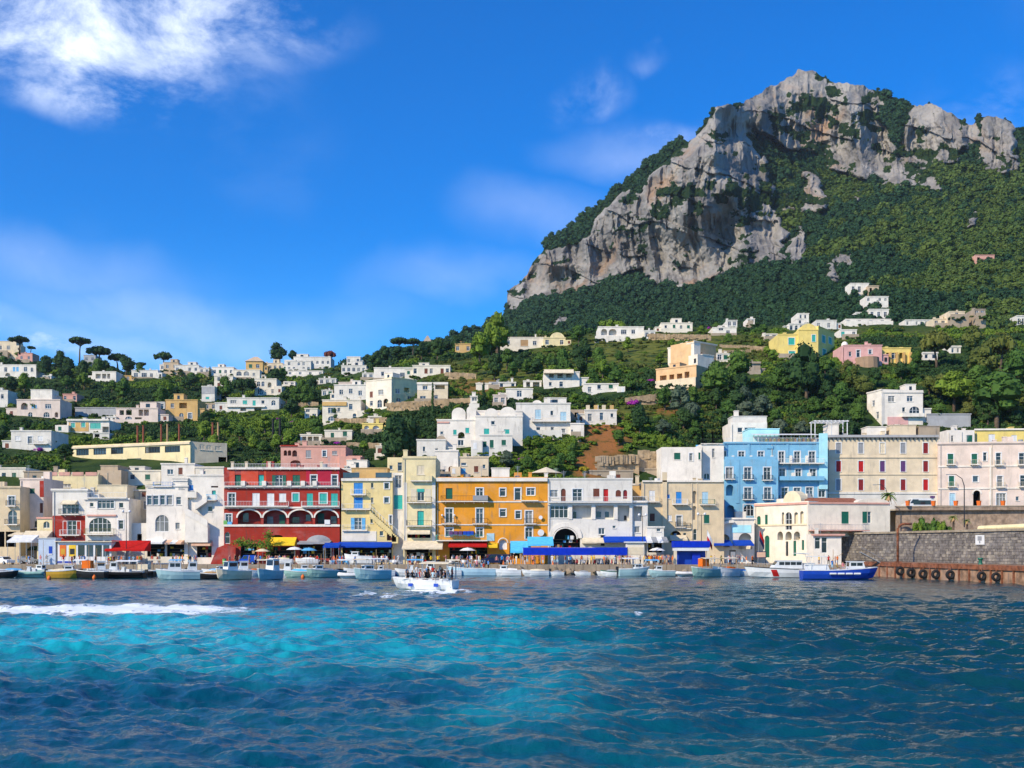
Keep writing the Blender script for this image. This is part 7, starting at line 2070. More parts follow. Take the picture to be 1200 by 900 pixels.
boat('grey and white skiff in front of the blue banner', 628, 673.4, 186, 4.0, 'hullwhite', ('cover:cream', 'outboard'), H=.55)
boat('white dinghy with a green stripe, left of the turquoise boat by the kiosk', 716, 674.5, 180, 3.0, 'hullwhite', ('cover:grey',), H=.5, stripe='green')
boat('pale turquoise launch with a windscreen, before the crowd between the kiosks', 776, 674.4, 188, 4.0, 'hull', ('cuddy',), H=.6)
boat('little white boat left of the patrol boat', 868, 674.8, 185, 3.4, 'hullwhite', ('cover:lblue',), H=.55)
for px, lb in ((652, 'low grey covered dinghy beside the boulders, left one of two'), (683, 'low pale covered dinghy beside the boulders, right one of two'), (709, 'small grey dinghy under the row of scooters')):
    boat(lb, px, 673, 185, 2.4, 'hullwhite', ('cover:grey',), H=.35)

# patrol boat with a slanted red band
Yb_ = CAMZ * F / 37.2
cg = boat('white patrol boat with a slanted red band on its hull', 919, 677.2, 180, 11.2, 'hullwhite', ('fenders',), B=3.2, H=1.25, name='patrol_boat', stripe='dark')
cabin_part(cg, -2.6, 2.2, 2.4, 1.27, 1.3, rake=1.0)
cabin_part(cg, -4.6, -2.62, 2.0, 1.27, .9, win=False, name='aft_house')
mb = MB()
for y_ in (1.0, -1.0):
    mb.tube([(-3.9, y_, 2.2), (-3.6, y_, 3.6), (-2.0, y_, 3.75)], .05, 6)
mb.box(-3.9, -1.6, -1.1, 1.1, 3.72, 3.80); mb.tube([(-2.2, 0, 3.75), (-2.2, 0, 5.4)], .04, 6); mb.build('radar_arch', PT['hullwhite'], cg)
mb = MB()
for sg in (-1, 1):       # red band follows the hull side (broad, then a thin blue one)
    def hy(x, z):
        t = (x + 5.6) / 11.2; b = 1.6 * (.72 + .28 * min(1, t / .42) if t < .42 else math.sqrt(max(0, 1 - ((t - .42) / .585) ** 2)))
        zt_ = 1.25 * (1 + .35 * max(0, (t - .25) / .75) ** 2); k_ = z / zt_
        return b * (.80 + .17 * min(1, k_ / .55)) if k_ < .55 else b * (.97 + .03 * (k_ - .55) / .45)
    zs_ = (.15, .5, .8, 1.2)
    for z0_, z1_ in zip(zs_, zs_[1:]):
        for (a, b_, m_) in ((1.1, 2.0, 0),):
            sh = lambda z: .45 * (z - .15)
            mb.face([(a + sh(z0_), sg * (hy(a, z0_) + .03), z0_), (b_ + sh(z0_), sg * (hy(b_, z0_) + .03), z0_), (b_ + sh(z1_), sg * (hy(b_, z1_) + .03), z1_), (a + sh(z1_), sg * (hy(a, z1_) + .03), z1_)])
mb.build('red_band', PT['red'], cg)
mb = MB()
for i in range(9):
    x = 1.8 + i * .45; mb.tube([(x, -1.45 + .12 * max(0, i - 3), 1.35 + .05 * i), (x, -1.4 + .12 * max(0, i - 3), 2.05 + .05 * i)], .02, 4)
mb.tube([(1.8, -1.4, 2.05), (3.2, -1.4, 2.2), (5.4, -.6, 2.45)], .025, 5); mb.build('bow_rail', STEEL, cg)

bw = boat('bright blue workboat with white cabin and white fenders, beside the pier', 981, 679, 0, 10.8, 'hullblue', (), B=3.2, H=1.25, name='workboat', stripe='white', group='boats moored along the quay')
cabin_part(bw, 1.6, 4.0, 2.0, 1.3, 1.25, rake=.35)
cabin_part(bw, -4.6, -1.4, 2.0, 1.3, .75, win=False, name='engine_house')
mb = MB()
for x in (-4.2, -2.0):
    for y_ in (-1.1, 1.1): mb.tube([(x, y_, 1.3), (x, y_, 3.3)], .035, 5)
mb.box(-4.5, -1.7, -1.3, 1.3, 3.28, 3.38); mb.build('awning_frame', PT['white'], bw)
mb = MB()
for x in (-1.6, -.4, .8, 2.0): mb.loft([[(x + a, -1.72 - .16 * math.cos(q * 1.047), .78 + .16 * math.sin(q * 1.047)) for q in range(6)] for a in (0, .95)])
mb.build('fender', PT['white'], bw)
mb = MB(); mb.tube([(-.6, 0, 1.3), (-.6, 0, 4.4)], [.06, .04], 6); mb.tube([(-.6, 0, 3.0), (.9, 0, 3.8)], .03, 5); mb.build('mast', PT['tanw'], bw)

# passenger boat in the foreground, crowded
pb = boat('white passenger boat full of people under a canopy, out on the water', 499, 691.5, 158, 7.0, 'hullwhite', (), B=2.7, H=.74, name='passenger_boat', group='boats under way')
Ypb = pb.location.y
for x in (-3.2, -.2):
    for y_ in (-1.15, 1.15): MB().tube([(x, y_, .95), (x, y_, 2.95)], .045, 6).build('canopy_post', STEEL, pb)
mb = MB(); mb.loft([[(x, -1.35, 2.95), (x, 0, 3.12), (x, 1.35, 2.95), (x, 1.35, 2.88), (x, 0, 3.05), (x, -1.35, 2.88)] for x in (-3.5, -1.6, .2)]); mb.build('canopy', CL['cream'], pb)
for sg in (-1, 1):
    mb = MB()
    for x in (-2.2, 1.0): mb.box(x, x + .55, sg * 1.33 - .03, sg * 1.33 + .03, .32, .68)
    mb.build('blue_panel', PT['hullblue'], pb)
mb = MB()
mb.box(-3.57, -3.53, -.9, -.4, .2, .6); mb.box(-3.57, -3.53, .4, .9, .2, .6); mb.build('blue_panel', PT['hullblue'], pb)
mb = MB(); mb.tube([(-3.3, -1.1, .75), (-3.3, -1.1, 2.8)], .03, 5); mb.tube([(2.2, 0, 1.1), (2.2, 0, 3.0)], .03, 5); mb.build('pole', STEEL, pb)
mb = MB()
for i in range(3): mb.box(-2.6 + i * 1.3, -2.2 + i * 1.3, -1.05, 1.05, .80, 1.15)
mb.build('seat_row', PT['white'], pb)
mb = MB()
for sg in (-1, 1):
    for i in range(9): mb.box(-3.4 + i * .8, -3.36 + i * .8, sg * 1.26 - .02, sg * 1.26 + .02, .78, 1.2)
    mb.box(-3.4, 2.6, sg * 1.26 - .025, sg * 1.26 + .025, 1.18, 1.23)
mb.build('side_rail', PT['white'], pb)

bcount = 0
for c, xx, yy, cc in ((C2, 10, 806, 'yellow'), (C2, 45, 814, 'yellow'), (C2, 293, 816, 'yellow'), (C2, 408, 828, 'yellow'), (C2, 431, 820, 'yellow'), (C2, 488, 836, 'yellow'), (C2, 835, 825, 'yellow'), (C2, 910, 822, 'yellow'), (C2, 926, 832, 'orange'), (C1, 305, 840, 'orange'), (C1, 585, 836, 'orange'), (C1, 875, 826, 'yellow'), (C1, 960, 806, 'yellow'), (C3, 350, 826, 'yellow'), (C5, 996, 705, 'white')):
    px, py = cx(c, xx), cy(c, yy); Yq = CAMZ * F / (py - HZ + .6); r_ = .38 if cc != 'white' else .62
    mb = MB(); mb.ball((0, 0, r_ * .55), r_ * .8, r_ * .8, r_, 0, 10, 7); mb.tube([(0, 0, r_ * 1.4), (0, 0, r_ * 1.8)], .07, 6)
    near = {10: 'left of the pale turquoise boat', 45: 'touching the pale turquoise boat', 293: 'beside the black rowing boat', 408: 'left of the cream cabin boat', 431: 'at the bow of the cream cabin boat', 488: 'right of the cream cabin boat', 835: 'below the green rowing boat', 910: 'left of the cream and green boat', 926: 'left of the cream and green boat', 305: 'in front of the yellow boat', 585: 'in front of the dark fishing boat', 875: 'by the box cover boat', 960: 'right of the black inflatable', 350: 'right of the sky blue boat', 996: 'in front of the green canopied boat'}[xx]
    tag(mb.build('buoy', PT[cc], None, (xw(px, Yq), Yq, 0), smooth=True), f'{cc} mooring buoy floating {near}', 'buoy', 'mooring buoys')

# ------------------------------------------------------------------ people
SKIN = mat('skin', (.50, .27, .17), .7, .1, 4)
HAIR = [mat('hair_dark', (.03, .018, .012), .8, .2, 8), mat('hair_brown', (.12, .06, .03), .8, .2, 8), mat('hair_fair', (.38, .24, .10), .8, .2, 8)]
def body_mesh(pose):
    V = []; E = []; Rr = []
    def v(x, y, z, r, p=None):
        V.append((x, y, z)); Rr.append(r); i = len(V) - 1
        if p is not None: E.append((p, i))
        return i
    s = {'stand': 0, 'walk': 1, 'sit': 2, 'point': 3}[pose]
    hz = .95 if s != 2 else .48
    pel = v(0, 0, hz, (.145)); wa = v(0, 0, hz + .2, .125, pel); ch = v(0, -.01, hz + .42, .15, wa); nk = v(0, 0, hz + .56, .062, ch); hb = v(0, -.02, hz + .66, .088, nk); hd = v(0, -.015, hz + .76, .095, hb)
    for sg in (-1, 1):
        if s == 2:
            h_ = v(sg * .1, -.08, hz - .01, .09, pel); k_ = v(sg * .12, -.45, hz, .066, h_); a_ = v(sg * .12, -.47, .09, .045, k_); v(sg * .13, -.62, .045, .038, a_)
        else:
            st = .22 * sg if s == 1 else .02 * sg
            h_ = v(sg * .1, 0, hz - .08, .095, pel); k_ = v(sg * .11, -st * .5 - .02, .50, .068, h_); a_ = v(sg * .11, -st * 1.0 + (.10 if st < 0 else 0), .09, .045, k_); v(sg * .125, -st - .13, .045, .036, a_)
        sh = v(sg * .19, 0, hz + .47, .062, ch)
        if s == 3 and sg == 1: el = v(sg * .32, -.2, hz + .42, .045, sh); wr = v(sg * .36, -.42, hz + .52, .034, el); v(sg * .37, -.53, hz + .56, .03, wr)
        elif s == 2: el = v(sg * .25, -.06, hz + .22, .045, sh); wr = v(sg * .2, -.28, hz + .14, .034, el); v(sg * .17, -.37, hz + .12, .032, wr)
        else:
            sw = -.16 * sg if s == 1 else 0
            el = v(sg * .26, sw * .5 + .02, hz + .21, .045, sh); wr = v(sg * .27, sw - .06, hz - .04, .034, el); v(sg * .265, sw - .09, hz - .14, .032, wr)
    me = bpy.data.meshes.new('body'); me.from_pydata(V, E, []); o = bpy.data.objects.new('body', me); col.objects.link(o)
    md = o.modifiers.new('s', 'SKIN')
    for i, r_ in enumerate(Rr): me.skin_vertices[0].data[i].radius = (r_, r_ * (.72 if i in (0, 1, 2) else 1))
    me.skin_vertices[0].data[0].use_root = True
    o.modifiers.new('u', 'SUBSURF').levels = 1
    bpy.context.view_layer.update()
    ev = o.evaluated_get(bpy.context.evaluated_depsgraph_get()); out_ = bpy.data.meshes.new_from_object(ev)
    bpy.data.objects.remove(o); return out_, hz
def dress(base, hz, top, bottom, hair, sleeves):
    me = base.copy(); me.materials.clear()
    for m_ in (SKIN, top, bottom, hair, PT['wood']): me.materials.append(m_)
    for p in me.polygons:
        x, y, z = p.center; k = 0
        if z > hz + .60: k = 3 if (z > hz + .775 or y > .025) else 0
        elif z > hz - .02 and abs(x) < .185 and z < hz + .56 and y > -.24: k = 1
        elif abs(x) >= .185 and z > hz + (.30 if sleeves else .44): k = 1
        elif abs(x) >= .185 and z > hz - .25 and hz > .6: k = 0
        elif z <= .10: k = 4
        elif z < hz + .02 and (z > .42 if not sleeves else True): k = 2
        me.polygons[p.index].material_index = k
    me.polygons.foreach_set('use_smooth', [True] * len(me.polygons)); return me
POSES = {k: body_mesh(k) for k in ('stand', 'walk', 'sit', 'point')}
TOPS = [('white', CL['white']), ('red', CL['red']), ('blue', CL['blue']), ('pink', CL['pink']), ('black', CL['black']), ('yellow', CL['yellow']), ('pale blue', CL['ltblue']), ('grey', CL['grey']), ('orange', CL['orange'])]
BOTS = [('blue jeans', CL['navy']), ('white shorts', CL['white']), ('tan trousers', CL['tanw']), ('black trousers', CL['black']), ('pale blue shorts', CL['ltblue'])]
pr = random.Random(17)
_pm = {}
def plabel(a, vb, where):
    for l_ in (f'{a} {vb} {where}', f'{a} {where}'):
        if len(l_.split()) <= 16: return l_
    return ' '.join(f'{a.split(" and ")[0]} {where}'.split()[:16])
def person(loc, rotz, where, group, pose=None, top=None, label=None):
    pose = pose or pr.choice(['stand', 'stand', 'walk', 'point']); ti = pr.randrange(len(TOPS)) if top is None else top; bi = pr.randrange(len(BOTS)); hi = pr.randrange(3)
    key = (pose, ti, bi, hi)
    if key not in _pm:
        b_, hz = POSES[pose]; _pm[key] = dress(b_, hz, TOPS[ti][1], BOTS[bi][1], HAIR[hi], bi % 2)
    o = link('person', _pm[key], None, loc, rotz); s_ = pr.uniform(.93, 1.06); o.scale = (s_, s_, s_)
    vb = {'stand': 'standing', 'walk': 'walking', 'sit': 'sitting', 'point': 'reaching forward'}[pose]
    tag(o, label or plabel(f'person in {TOPS[ti][0]} top and {BOTS[bi][0]}', vb, where), 'person', group); return o
CR = 'crowd on the quay'
def crowd(n, px0, px1, Y0, Y1, where, group=CR, poses=None):
    k = 0; done_ = []
    for _ in range(n * 20):
        if k >= n: break
        Yq = pr.uniform(Y0, Y1); x = xw(pr.uniform(px0, px1), Yq)
        if any((x - a) ** 2 + (Yq - b) ** 2 < .3 for a, b in done_): continue
        done_.append((x, Yq)); person((x, Yq, QZ + .002), pr.random() * 6.28, where, group, pr.choice(poses) if poses else None); k += 1
crowd(46, 754, 792, 185.2, 193, 'in the crowd between the two kiosks')
crowd(10, 832, 885, 186, 196, 'under the blue awnings of the boathouse')
crowd(9, 505, 565, 186, 193, 'before the cream and red awnings')
crowd(8, 186, 232, 186.5, 193, 'in front of the white house with the peach awning')
crowd(7, 300, 395, 187, 193, 'in front of the red building')
crowd(8, 20, 70, 187, 192, 'beside the blue grey hut on the left')
crowd(6, 645, 735, 186.5, 190, 'behind the long blue banner')
crowd(6, 400, 470, 188, 193, 'by the blue cafe awning')
crowd(4, 955, 990, 184.5, 187, 'on the quay below the cream villa')
crowd(14, 500, 640, 189, 195.5, 'at the shop fronts of the mustard building')
crowd(12, 268, 398, 189, 195.5, 'at the shop fronts of the red building')
crowd(12, 400, 505, 189, 195, 'at the shop fronts of the yellow houses')
crowd(12, 64, 182, 186.5, 189, 'strolling before the long white kiosk')
crowd(14, 700, 760, 186, 192, 'left of the small cream kiosk')
crowd(8, 845, 880, 186, 195, 'beside the flag of the cream villa')
crowd(22, 575, 735, 185.4, 187.5, 'along the pier under the blue banner')
crowd(16, 410, 510, 185.4, 188, 'by the moored boats before the yellow houses')
crowd(16, 190, 400, 185.4, 187.2, 'at the quay edge before the red building')
crowd(12, 60, 185, 185.4, 186.6, 'at the quay edge left of the white houses')
# aboard
def aboard(b, n, x0, x1, yw, z, where, group, tops=None):
    c_, s_ = math.cos(b.rotation_euler.z), math.sin(b.rotation_euler.z)
    for k in range(n):
        x = x0 + (x1 - x0) * (k + .5) / n + pr.uniform(-.1, .1); y_ = (yw if k % 2 else -yw) * pr.uniform(.5, 1)
        person((b.location.x + x * c_ - y_ * s_, b.location.y + x * s_ + y_ * c_, b.location.z + z), b.rotation_euler.z + pr.uniform(-1.6, 1.6), where, group, 'sit' if k % 3 else 'stand', tops[k % len(tops)] if tops else None)
aboard(launch, 9, -2.8, 2.4, .55, .95, 'in the light blue launch', 'people in the light blue launch')
aboard(pb, 22, -3.1, 2.4, .9, .9, 'on the white passenger boat', 'people on the white passenger boat', [1, 4, 0, 4, 2, 7, 0, 6])
person((pb.location.x + .9, pb.location.y - 1.1, pb.location.z + .95), 0, '', 'people on the white passenger boat', 'stand', 1, 'person in a bright red top standing at the side of the passenger boat')
aboard(bw, 3, -1.2, 1.2, .6, 1.27, 'on the blue workboat', 'people on the blue workboat')

# ------------------------------------------------------------------ on the quay
def T(name, label, cat, px, Yq, rotz=0, group=None, z=QZ): return thing(name, label, cat, (xw(px, Yq), Yq, z + .003), rotz, group)
def pxm(n, Yq): return n * Yq / F
# blue grey hut
Yq = 190
r = T('hut', 'pale blue grey hut with one small window, near the left end of the quay', 'hut', 55, Yq); w_ = pxm(20, Yq); h_ = zw(631, Yq) - QZ
MB().box(-w_ / 2, w_ / 2, 0, 2.4, 0, h_).build('wall', paint('hut', (.50, .58, .68)), r); MB().box(-w_ / 2 - .15, w_ / 2 + .15, -.15, 2.55, h_, h_ + .12).build('roof', PT['white'], r)
wd = MB().box(.35, .95, -.05, .02, h_ * .42, h_ * .7).build('window', PT['hullblue'], r); MB().box(.3, 1.0, -.1, -.002, h_ * .38, h_ * .42).build('sill', PT['white'], wd)
# white kiosk with posters
r = T('kiosk', 'long white glazed kiosk with coloured posters and a flat roof', 'kiosk', 99, Yq); w_ = pxm(63, Yq); h_ = zw(635, Yq) - QZ
MB().box(-w_ / 2, w_ / 2, 0, 2.6, 0, h_).build('wall', PT['white'], r); MB().box(-w_ / 2 - .3, w_ / 2 + .3, -.6, 2.8, h_, h_ + .15).build('roof', PT['cream'], r)
for k, (a, b_) in enumerate(((.04, .16), (.21, .34), (.38, .50), (.54, .66), (.70, .82), (.85, .96))):
    wn_ = MB().box(-w_ / 2 + w_ * a, -w_ / 2 + w_ * b_, -.05, .02, h_ * .36, h_ * .86).build('poster' if k < 2 else 'window', [PT['orange'], PT['yellow']][k] if k < 2 else GL[k % 2], r)
    if k < 2: MB().box(-w_ / 2 + w_ * a + .2, -w_ / 2 + w_ * b_ - .2, -.065, -.052, h_ * .45, h_ * .7).build('print', PT[['hullyellow', 'dark'][k]], wn_)
MB().box(-w_ / 2, -w_ / 2 + w_ * .34, -.06, -.002, .25, .62).build('blue_panel', PT['hullblue'], r)
# red market awning on posts
def stall(label, px0, px1, pyt, pyf, Yq, out, c_, group=None, pots=True):
    r = T('market_awning', label, 'awning', (px0 + px1) / 2, Yq, 0, group); w_ = pxm(px1 - px0, Yq); zt = zw(pyt, Yq) - QZ; zf = zw(pyf, Yq - out) - QZ + .3
    a = awning_mb(w_, max(zt, zf + .2), zf, out, .3); a.build('cloth', [CL[c_], CL[c_], METAL], r, (-w_ / 2, 0, 0))
    for x in (-w_ / 2 + .1, 0, w_ / 2 - .1):
        MB().tube([(x, -out + .1, 0), (x, -out + .1, zf - .05)], .04, 6).build('post', STEEL, r); MB().tube([(x, 0, 0), (x, 0, max(zt, zf + .2) - .03)], .04, 6).build('post', STEEL, r)
    return r
stall('wide bright red market awning, left of the white house with the arched window', 131, 177, 633.5, 646, 193, 3.4, 'red')
stall('white market awning beside the blue grey hut', 17, 46, 627, 636, 194, 3, 'white')
stall('cream market awning behind the blue grey hut', 30, 62, 622, 631, 197, 2.4, 'cream')
stall('left sky blue tent before the mustard building', 598, 622, 634, 648, 193, 3, 'sky', 'sky blue tents')
stall('right sky blue tent peak under the big archway', 618, 648, 629, 640, 194, 3, 'sky', 'sky blue tents')
stall('short dark blue awning left of the pale yellow house', 381, 400, 636, 642, 194, 2.4, 'hullblue')
# long blue banner
Yq = 188; r = T('banner', 'long bright blue banner stretched on posts along the pier', 'banner', 674, Yq); w_ = pxm(122, Yq)
MB().box(-w_ / 2, w_ / 2, 0, .08, zw(650.5, Yq) - QZ, zw(642, Yq) - QZ).build('cloth', CL['royal'], r)
for k in range(7): x = -w_ / 2 + w_ * k / 6; MB().tube([(x, .14, 0), (x, .14, zw(641, Yq) - QZ)], .05, 6).build('post', STEEL, r)
MB().box(-w_ / 2 - .1, w_ / 2 + .1, .1, 2.4, zw(642, Yq) - QZ + .02, zw(642, Yq) - QZ + .08).build('roof_sheet', CL['royal'], r)
# cream kiosk
Yq = 188; r = T('kiosk', 'small cream kiosk with a flat roof at the end of the blue banner', 'kiosk', 745, Yq + .2); w_ = pxm(20, Yq); h_ = zw(636, Yq) - QZ
MB().box(-w_ / 2, w_ / 2, 0, 2.6, 0, h_).build('wall', PL['warm'], r); MB().box(-w_ / 2 - .3, w_ / 2 + .3, -.35, 2.9, h_, h_ + .2).build('roof', PT['white'], r); MB().box(-w_ / 2 + .2, w_ / 2 - .2, -.05, .02, h_ * .45, h_ * .8).build('shutter', PT['cream'], r)
for k in range(5): MB().box(-w_ / 2 + .2, w_ / 2 - .2, -.075, -.052, h_ * (.47 + .065 * k), h_ * (.49 + .065 * k)).build('slat', PT['cream'], r)
# blue topped kiosk
Yq = 186; r = T('kiosk', 'kiosk with a bright blue top band over a white strip, before the beige houses', 'kiosk', 811, Yq); w_ = pxm(42, Yq); z1, z2, z3 = [zw(q, Yq) - QZ for q in (634, 641.5, 645.5)]
MB().box(-w_ / 2, w_ / 2, 0, 3, z2, z1).build('blue_band', CL['royal'], r); MB().box(-w_ / 2 + .15, w_ / 2 - .15, .1, 2.9, z3, z2 - .002).build('white_band', PT['white'], r)
mb = MB(); mb.box(-w_ / 2, -w_ / 2 + .5, .1, .6, 0, z3 - .002); mb.box(w_ / 2 - .5, w_ / 2, .1, .6, 0, z3 - .002); mb.build('pillar', PT['cream'], r)
MB().box(-w_ / 2 + .5, w_ / 2 - .5, 1.6, 2.8, 0, z3 - .004).build('back_wall', PT['hullblue'], r); MB().box(.2, 1.6, .9, 1.55, 0, 2.0).build('door', PT['royal'], r)
# vehicles
def car(label, px, Yq, head, L=4.0, W_=1.7, H=1.45, c_='white', kind='car', van=False, z=QZ, name=None):
    r = T(name or kind, label, kind, px, Yq, R(head), None, z)
    mb = MB(); a = W_ / 2
    if van: prof = [(-L / 2, .35), (-L / 2, H), (L * .22, H), (L * .36, H * .62), (L / 2, H * .52), (L / 2, .35)]
    else: prof = [(-L / 2, .35), (-L / 2, .85), (-L * .40, .9), (-L * .32, H), (L * .10, H), (L * .26, .92), (L / 2, .8), (L / 2, .35)]
    mb.loft([[(p[0], y_ * (1 if p[1] < .95 else .9), p[1]) for p in prof] for y_ in (-a, a)]); mb.build('body', mat('car_paint_' + c_, CO[c_], .25, .05, 1, spec=.5), r)
    for x in (-L * .31, L * .30):
        for sg in (-1, 1):
            w__ = MB(); w__.loft([[(x + .31 * math.cos(6.283 * k / 12), y_, .31 + .31 * math.sin(6.283 * k / 12)) for k in range(12)] for y_ in (sg * a - .1, sg * a + .1)]); wl_ = w__.build('wheel', TYRE, r)
            h_ = MB(); h_.loft([[(x + .17 * math.cos(6.283 * k / 8), y_, .31 + .17 * math.sin(6.283 * k / 8)) for k in range(8)] for y_ in (sg * (a + .1), sg * (a + .115))]); h_.build('hubcap', STEEL, wl_)
    for sg in (-1, 1):
        mb = MB(); y_ = sg * (a * .95 + .012)
        if van: mb.face([(L * .02, y_, H * .62), (L * .30, y_, H * .62), (L * .21, y_ * .97, H * .92), (L * .02, y_ * .97, H * .92)])
        else: mb.face([(-L * .33, y_, .97), (L * .22, y_, .97), (L * .09, y_ * .965, H * .95), (-L * .29, y_ * .965, H * .95)])
        mb.build('side_window', GL[0], r)
    mb = MB(); xa, xb, za, zb_ = (L * .25, L * .345, H * .92, H * .66) if van else (L * .125, L * .24, H * .95, .97)
    mb.face([(xb + .02, -a * .85, zb_), (xb + .02, a * .85, zb_), (xa + .02, a * .78, za), (xa + .02, -a * .78, za)]); mb.build('windscreen', GL[0], r)
    for sg in (-1, 1): MB().box(L / 2 - .02, L / 2 + .03, sg * a * .7 - .14, sg * a * .7 + .14, .58, .72).build('headlight', PT['white'], r)
    return r
car('dark navy van parked in front of the mustard building', 580, 190, 200, 5.0, 1.9, 1.85, 'navy', 'van', True)
car('white car at the far left end of the quay', 5, 191, -30, 3.9, c_='white')
car('blue covered car by the vine of the red building', 291, 189.5, 180, 3.0, 1.5, 1.7, 'hullblue', 'van', True)
car('silver car parked behind the blue grey hut', 35, 199, 10, 4, c_='grey')
bus = car('white bus with dark windows and a purple sign on the upper road', 1075, 222, 180, 6.2, 2.1, 2.6, 'white', 'bus', True, RZ); MB().box(-2.4, 1.2, 1.06, 1.1, 1.35, 2.2).build('window_band', GL[0], bus); MB().box(-3.2, -2.4, .6, 1.2, 2.65, 3.1).build('roof_sign', PT['purple'], bus)
def scooter(px, Yq, head, c_, label, group, z=QZ):
    r = T('scooter', label, 'scooter', px, Yq, R(head), group, z)
    mb = MB(); mb.loft([[(-.75, -.14, .45), (-.75, .14, .45), (-.7, .12, .8), (-.7, -.12, .8)], [(-.15, -.16, .35), (-.15, .16, .35), (-.15, .12, .78), (-.15, -.12, .78)], [(.05, -.15, .26), (.05, .15, .26), (.05, .14, .34), (.05, -.14, .34)], [(.4, -.15, .26), (.4, .15, .26), (.4, .14, .34), (.4, -.14, .34)]])
    mb.loft([[(.42, -.18, .3), (.5, 0, .3), (.42, .18, .3), (.38, 0, .3)], [(.32, -.1, 1.0), (.38, 0, 1.0), (.32, .1, 1.0), (.28, 0, 1.0)]]); mb.build('body', PT[c_], r)
    MB().loft([[(-.78, -.13, .8), (-.78, .13, .8), (-.72, .1, .9), (-.72, -.1, .9)], [(-.1, -.11, .78), (-.1, .11, .78), (-.1, .1, .86), (-.1, -.1, .86)]]).build('seat', PT['black'], r)
    for x in (-.55, .6):
        mb = MB(); mb.loft([[(x + .24 * math.cos(6.283 * k / 10), y_, .24 + .24 * math.sin(6.283 * k / 10)) for k in range(10)] for y_ in (-.05, .05)]); mb.build('wheel', TYRE, r)
    mb = MB(); mb.tube([(.6, 0, .3), (.34, 0, 1.05)], .035, 6); mb.tube([(.32, -.32, 1.06), (.36, 0, 1.08), (.32, .32, 1.06)], .025, 5); mb.build('handlebar', METAL, r); return r
NTH = 'first second third fourth fifth sixth seventh eighth ninth tenth eleventh twelfth thirteenth'.split()
for k in range(13): scooter(672 + k * 4.1, 186.2 + .25 * (k % 2), 250 + 8 * (k % 3), ['black', 'grey', 'navy', 'red', 'white'][(k * 3) % 5], f"{['black', 'grey', 'navy', 'red', 'white'][(k * 3) % 5]} scooter, {NTH[k]} from the left in the row on the pier", 'scooters parked on the pier')
for k in range(11): scooter(1099 + k * 3.6 + (18 if k > 6 else 0), 220.6, 255 + 7 * (k % 3), ['black', 'grey', 'navy'][k % 3], f"{['black', 'grey', 'navy'][k % 3]} scooter, {NTH[k]} from the left along the upper road wall", 'scooters on the upper road', RZ)
# cafe tables and chairs
def chair_mesh():
    mb = MB(); mb.box(-.22, .22, -.22, .22, .43, .47); mb.box(-.22, .22, .18, .22, .47, .88)
    for x in (-.2, .18):
        for y_ in (-.2, .18): mb.box(x, x + .03, y_, y_ + .03, 0, .43)
    return mb
ORD2 = ['first', 'second', 'third', 'fourth', 'fifth']; SIDE = ['one side', 'left side', 'right side']
CHM = {c_: chair_mesh().mesh('chair', PT[c_]) for c_ in ('white', 'lblue', 'red')}
TTM = MB().loft([[(.42 * math.cos(6.283 * k / 12), .42 * math.sin(6.283 * k / 12), z) for k in range(12)] for z in (.70, .74)]).mesh('top', PT['white'])
TLM = MB().tube([(0, 0, 0), (0, 0, .7)], [.2, .05], 8).mesh('leg', METAL)
for c_, px0, px1, n, wh in (('white', 424, 470, 5, 'under the blue cafe awning'), ('lblue', 388, 424, 4, 'left of the blue cafe awning'), ('white', 527, 566, 5, 'before the red awning'), ('red', 478, 500, 2, 'under the wide cream awning'), ('white', 326, 380, 5, 'before the grey fan canopy')):
    for k in range(n):
        px = px0 + (px1 - px0) * (k + .5) / n; Yq = 186.8 + 1.6 * (k % 2)
        t_ = T('cafe_table', f'{ORD2[k]} round white cafe table {wh}', 'table', px, Yq, 0, f'cafe tables {wh}'); link('top', TTM, t_); link('leg', TLM, t_)
        for q in range(3):
            a = q * 2.1 + k; o = link('cafe_chair', CHM[c_], None, (xw(px, Yq) + .75 * math.cos(a), Yq + .75 * math.sin(a), QZ + .003), a - 1.57)
            tag(o, f"{ {'white': 'white', 'lblue': 'pale blue', 'red': 'red'}[c_]} chair, {SIDE[q]} of the {ORD2[k]} table {wh}", 'chair', f'cafe chairs {wh}')
# parasols
for px, py, c_, lb in ((88, 634, 'cream', 'cream parasol left of the kiosk roof'), (122, 633, 'white', 'white parasol above the long white kiosk'), (139, 633, 'orange', 'pale orange parasol beside the red market awning'), (160, 650, 'white', 'white parasol below the red market awning'), (345, 640, 'white', 'white parasol before the grey fan canopy'), (362, 641, 'lblue', 'pale blue parasol before the grey fan canopy'), (308, 642, 'cream', 'cream parasol left of the yellow awning'), (548, 641, 'white', 'white parasol before the red awning'), (692, 640, 'cream', 'cream parasol behind the blue banner'), (770, 641, 'white', 'white parasol above the crowd between the kiosks')):
    Yq = 194; r = T('parasol', lb, 'parasol', px, Yq, 0, 'parasols on the quay'); h_ = max(2.4, zw(py, Yq) - QZ)
    MB().tube([(0, 0, 0), (0, 0, h_)], .035, 6).build('pole', STEEL, r); MB().loft([[(q * 1.5 * math.cos(6.283 * k / 10), q * 1.5 * math.sin(6.283 * k / 10), h_ - .1 - .55 * q * q) for k in range(10)] for q in (1, .55, .04)]).build('canopy', CL[c_], r)
Yu = hillY(642, 548); r = T('parasol', 'large cream parasol on the terrace behind the white loggia building', 'parasol', 640, 214, 0, None, zw(556, 214)); 
MB().tube([(0, 0, -2), (0, 0, 1.4)], .06, 6).build('pole', STEEL, r); MB().loft([[(q * 3.4 * math.cos(6.283 * k / 8), q * 3.4 * math.sin(6.283 * k / 8), 1.5 - 1.3 * q) for k in range(8)] for q in (1, .5, .03)]).build('canopy', CL['cream'], r)
